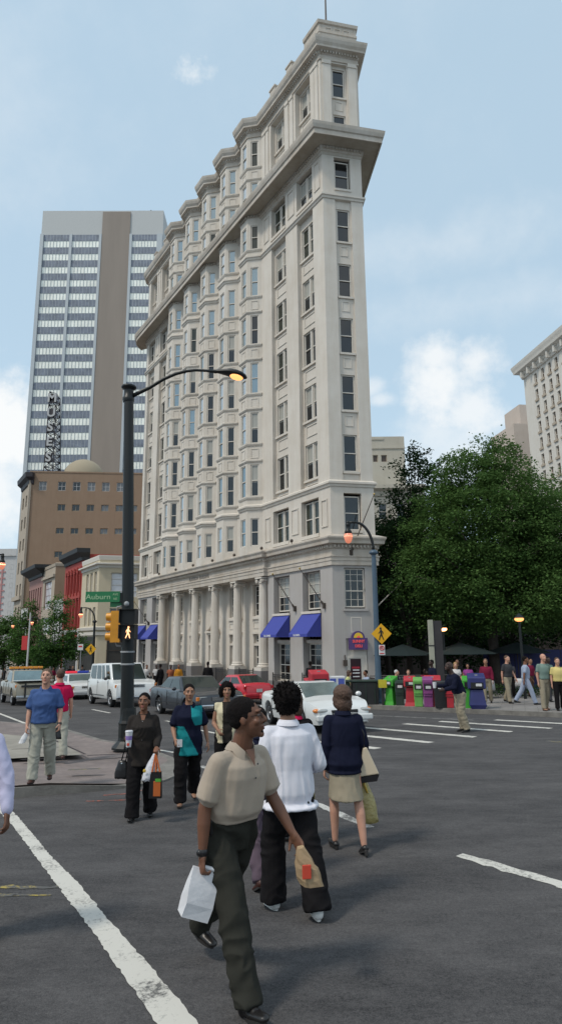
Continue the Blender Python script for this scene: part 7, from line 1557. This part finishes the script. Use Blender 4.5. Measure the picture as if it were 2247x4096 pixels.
mb = MB(); w0 = bm_['wrL']; d = bm_['adL']; e1 = d.cross(X3).normalized(); e2 = d.cross(e1); mb.loft([[w0+d*k+(e1*cos(2*pi*j/14)+e2*sin(2*pi*j/14))*.033 for j in range(14)] for k in (-.015, .015)]); mb.build('wristwatch', 'leather_black', bm_['t'], smooth=True, world=False, sharp=40)
# 8 man in red behind him
person(PV(-4.5, 13.3), -25, 1.74, dict(legR=(-10, 6, -6), legL=(12, 10, 4), armR=(-3, 12, 14, 2), armL=(6, 10, 16, 2), lean=1, head=(10, 0, 0)), dict(skin='skin_light', trousers=('c_stone', .108, .085, .078), shoes='shoe_brown', hair='short', hairm='hair_brown', top=dict(m='c_red', name='shirt', hem=-.03, loose=.03, sleeve=.7, sr=.075)), 'man in a red shirt walking away behind the man in blue', .011)
# 9 person at the left edge, only the arm in view
lp = person(RD(-2.37, 5.1), 183, 1.80, dict(legR=(10, 4, 6), legL=(-8, 10, -6), armR=(0, 10, 10, 2), armL=(3, 24, 12, 0), lean=0, head=(0, 0, 0), palmL=(1, .1, 0), curlL=48), dict(skin='skin_deep', trousers=('c_navy', .11, .09, .08), shoes='shoe_black', hair='short', top=dict(m='c_lav', name='jumper', hem=-.08, loose=.03, sleeve=1.93, sr=.056, cuff=.74, collar=False, fold=.006, fs=(12, 12, 9))), 'person at the left edge whose pale lilac knitted sleeve and hand show', .0068)
# 10, 11 two people half hidden behind the white shirt
hp = person(RD(-.225, 6.35), -20, 1.54, dict(fem=1, legR=(16, 20, 0), legL=(-20, 8, -30), armR=(0, 10, 40, 8), armL=(-4, 8, 20, 4), lean=3, head=(0, 0, 0)), dict(skin='skin_brown', trousers=('c_mauve', .115, .088, .068), shoes='shoe_brown', hair='short', top=dict(m='c_navy', name='jacket', hem=-.05, loose=.03, sleeve=1.9, sr=.06)), 'person in mauve trousers and a dark jacket hidden behind the man in tan', .0092)
hb = person(RD(.14, 7.55), -10, 1.60, dict(fem=1, girth=1.05, legR=(-10, 6, -8), legL=(12, 10, 4), armR=(0, 12, 16, 2), armL=(-4, 10, 20, 4), lean=2, head=(0, 0, 0)), dict(skin='skin_light', trousers=('c_black', .11, .09, .08), shoes='shoe_black', hair='bob', hairm='hair_auburn', top=dict(m='c_black', name='jacket', hem=-.1, loose=.034, sleeve=1.9, sr=.062, cm='c_red')), 'person in a black jacket with a red collar, hidden behind the white shirt', .0095)
g = W_(hb, 'gripR'); t = thing('carrier_bag', tuple(g), 'narrow yellow carrier bag showing beside the person in the white shirt', 'carrier bag'); mb = MB(); slack(mb, g, g+Vector((.0, -.02, -.38)), .02, .04, .015, .03, X3, 10, 7, .01, 3); mb.build('bag', 'plastic_olive', t, smooth=True)
# 12 stooping man on the far crossing
dm = person(RD(4.75, 17.75), -100, 1.88, dict(legR=(-4, 6, -4), legL=(4, 22, -8), armR=(22, 8, 70, 12), armL=(18, 8, 60, 12), lean=20, head=(20, -22, 0)), dict(skin='skin_dark', trousers=('c_khaki', .11, .09, .078), shoes='shoe_black', hair='bald', top=dict(m='c_navy', name='jumper', hem=.0, loose=.035, sleeve=1.9, sr=.066, collar=False)), 'stooping man in a navy top and khaki trousers on the far crossing', .011)
t = thing('paper_cup', tuple(W_(dm, 'gripR')), 'small white cup in the hands of the stooping man', 'cup'); mb = MB(); q = W_(dm, 'gripR'); mb.lathe((q.x-.03, q.y-.05, q.z-.05), [(.04, 0), (.055, .15)], 12); mb.build('cup', 'paper_white', t)
# people on the right pavement
def far(x, y, hd, H, P, O, label, vox=.017, group=None, pv=True): return person((PV if pv else RD)(x, y), hd, H, P, O, label, vox, group)
WK = lambda a=14, **k: dict(dict(legR=(a, 6, 4), legL=(-a, 14, -6), armR=(-a, 10, 14, 2), armL=(a, 10, 16, 2)), **k)
def OUT(sk, top, tr, hair='short', hm='hair_brown', shoes='shoe_black', sl=.7, **k):
    d = dict(skin=sk, trousers=(tr, .105, .085, .076), shoes=shoes, hair=hair, hairm=hm, top=dict(m=top, hem=.02, loose=.03, sleeve=sl, sr=.072)); d.update(k); return d
far(8.1, 26.1, 200, 1.72, WK(6), OUT('skin_tan', 'c_maroon', 'c_khaki', sl=1.8), 'man in a maroon shirt and khaki trousers by the white table')
far(8.84, 25.85, 150, 1.84, WK(12), OUT('skin_light', 'c_greydk', 'c_khaki'), 'man in a charcoal shirt and khaki trousers walking on the right pavement')
far(9.2, 24.9, 100, 1.82, WK(20), OUT('skin_brown', 'c_ltblue', 'c_ltblue', hm='hair_black', sl=.8), 'man in pale blue shirt and trousers striding right, seen from behind')
far(8.78, 22.1, 165, 1.86, WK(5), OUT('skin_light', 'c_sage', 'c_khaki', 'bald', shoes='shoe_tan'), 'balding man in a sage green shirt and khaki trousers at the kerb')
far(9.2, 21.95, 185, 1.72, WK(4), OUT('skin_light', 'c_yellow', 'c_black'), 'man in a yellow shirt and black trousers cut by the right edge')
far(7.1, 26.9, 190, 1.60, dict(WK(4), fem=1), OUT('skin_light', 'c_white2', 'c_black', 'long', 'hair_blond', sl=.6), 'woman with blond hair in a white top behind the newspaper boxes')
far(7.75, 27.4, 200, 1.56, dict(WK(4), fem=1), OUT('skin_tan', 'c_purple', 'c_black', 'long', 'hair_black', sl=.4), 'woman in a purple top beside the blond woman')
far(5.95, 26.0, 250, 1.72, WK(8), OUT('skin_dark', 'c_navy', 'c_black', hm='hair_black', sl=1.8), 'man in dark navy right behind the stooping man')
SIT = dict(legR=(78, 80, 0), legL=(78, 78, 0), armR=(20, 10, 60, 10), armL=(20, 10, 50, 10), hz=.50, lean=8)
def seated(x, y, hd, top, hair, hm, sk, label, fem=0): 
    j = far(x, y, hd, 1.72, dict(SIT, fem=fem), OUT(sk, top, 'c_greydk', hair, hm, sl=.8), label, .018); fx, fy = sin(R(hd)), cos(R(hd)); c = thing('chair', PV(x-fx*.05, y-fy*.05), 'dark cafe chair under the %s' % label.split(' with')[0].split(' at')[0], 'chair', 'cafe chairs'); z = PV(x, y)[2]
    mb = MB(); mb.box((x-fx*.03, y-fy*.03, z+.40), (.42, .42, .04), -R(hd)); mb.build('seat', 'wood_dark', c); mb = MB(); mb.box((x-fx*.25, y-fy*.25, z+.68), (.42, .03, .5), -R(hd)); mb.build('backrest', 'wood_dark', c)
    for a in (-1, 1):
        for b in (-1, 1): q = Vector((x-fx*.03, y-fy*.03))+Vector((fx, fy))*.18*a+Vector((fy, -fx))*.18*b; mb = MB(); mb.tube([(q.x, q.y, z), (q.x, q.y, z+.4)], .015, 6); mb.build('leg', 'wood_dark', c)
seated(3.05, 31.1, 110, 'c_lemon', 'bob', 'hair_brown', 'skin_light', 'woman in pale yellow seated by the prow door', 1)
seated(4.0, 30.9, 250, 'c_ltblue', 'short', 'hair_black', 'skin_brown', 'man in a pale blue shirt seated by the prow door')
seated(5.15, 30.2, 120, 'c_navy', 'short', 'hair_grey', 'skin_light', 'white haired man leaning at a cafe table beside the lamp post')
seated(5.75, 30.0, 190, 'c_black', 'short', 'hair_sandy', 'skin_light', 'fair person seated behind the bright green newspaper box')
seated(6.55, 30.1, 170, 'c_brownd', 'long', 'hair_black', 'skin_dark', 'dark haired woman seated behind the red newspaper box', 1)
seated(7.0, 32.2, 200, 'c_maroon', 'short', 'hair_black', 'skin_dark', 'person in dark red seated deep in the shade', 0)
seated(10.2, 29.6, 200, 'c_white2', 'short', 'hair_brown', 'skin_tan', 'person in white seated behind the man in pale blue', 0)
for i, (x, y, hd, tp, tr, lb) in enumerate(((9.9, 28.6, 200, 'c_greydk', 'c_black', 'person in dark clothes standing in shade behind the man in charcoal'), (10.9, 28.9, 150, 'c_maroon', 'c_brownd', 'person in dark maroon standing behind the man in pale blue'), (7.9, 29.6, 190, 'c_black', 'c_black', 'person in black standing in the shade left of the man in maroon'), (10.6, 26.2, 160, 'c_sage', 'c_greydk', 'person in dull green just behind the man in yellow'), (6.9, 29.0, 210, 'c_brownd', 'c_black', 'person in brown half hidden behind the blond woman'), (12.2, 30.2, 180, 'c_greydk', 'c_khaki', 'person deep in shade near the blue hoarding at the right edge'))):
    far(x, y, hd, 1.66+.03*(i % 4), WK(5+2*i), OUT(['skin_dark', 'skin_tan', 'skin_brown'][i % 3], tp, tr, hm='hair_black'), lb, .022)
# people by the colonnade
far(-7.3, 39.3, -60, 1.76, WK(6), OUT('skin_dark', 'c_black', 'c_black', sl=1.9, hm='hair_black'), 'man in a long black coat on the pavement by the far columns', .022)
far(-7.2, 42.2, 150, 1.70, WK(6), OUT('skin_dark', 'c_rust', 'c_brownd', hm='hair_black'), 'person in a rust coloured top by the columns', .022)
far(-6.6, 41.6, 150, 1.72, WK(6), OUT('skin_brown', 'c_orange', 'c_brownd', hm='hair_brown', sl=1.8), 'person in an orange top by the columns', .022)
far(-4.3, 37.9, -20, 1.84, WK(10), OUT('skin_dark', 'c_black', 'c_rust', hm='hair_black', sl=1.8), 'man in a black top reaching up beside a column', .02)
far(1.35, 32.3, 40, 1.75, WK(8), OUT('skin_dark', 'c_black', 'c_khaki', hm='hair_black', sl=1.8), 'person in black and khaki at the awning window', .02)
far(-9.9, 47.8, 150, 1.72, WK(8), OUT('skin_brown', 'c_white2', 'c_black', hm='hair_black'), 'left person of the pair in white tops by the far columns', .026)
far(-9.1, 47.2, 140, 1.70, WK(8), OUT('skin_dark', 'c_white2', 'c_black', hm='hair_black'), 'right person of the pair in white tops by the far columns', .026)
# distant walkers under the left street trees
rr = random.Random(12); DKT = ['c_black', 'c_navy', 'c_greydk', 'c_white2', 'c_brownd', 'c_ltblue', 'c_black', 'c_maroon']
WHO = ['leftmost of the far walkers, under the third street tree', 'second walker from the left in the far crowd', 'far walker in front of the white shop', 'far walker with bare arms under the second street tree', 'far walker left of the white banner pole', 'far walker directly behind the banner pole', 'far walker right of the banner pole', 'far walker by the nearest street tree trunk', 'far walker passing the red building shopfront', 'far walker right of the nearest street tree', 'far walker left of the white sign', 'far walker by the corner shop window', 'far walker furthest down the street', 'far walker behind the pickup']
for i, (x, y) in enumerate(((-39.5, 88), (-37.5, 86), (-35.2, 83), (-31.5, 76), (-29.0, 72), (-26.8, 70), (-24.8, 67), (-21.2, 60.6), (-20.6, 63.5), (-18.9, 59), (-17.4, 57), (-15.7, 54), (-43, 96), (-30, 74.5))):
    far(x, y, rr.choice((150, -30, 140)), rr.uniform(1.62, 1.84), WK(rr.uniform(4, 18)), OUT(rr.choice(['skin_dark', 'skin_brown', 'skin_tan']), DKT[i % 8], rr.choice(['c_black', 'c_greydk', 'c_khaki']), hm='hair_black', sl=rr.choice((.7, 1.8))), WHO[i], .03, 'distant walkers on the left pavement')
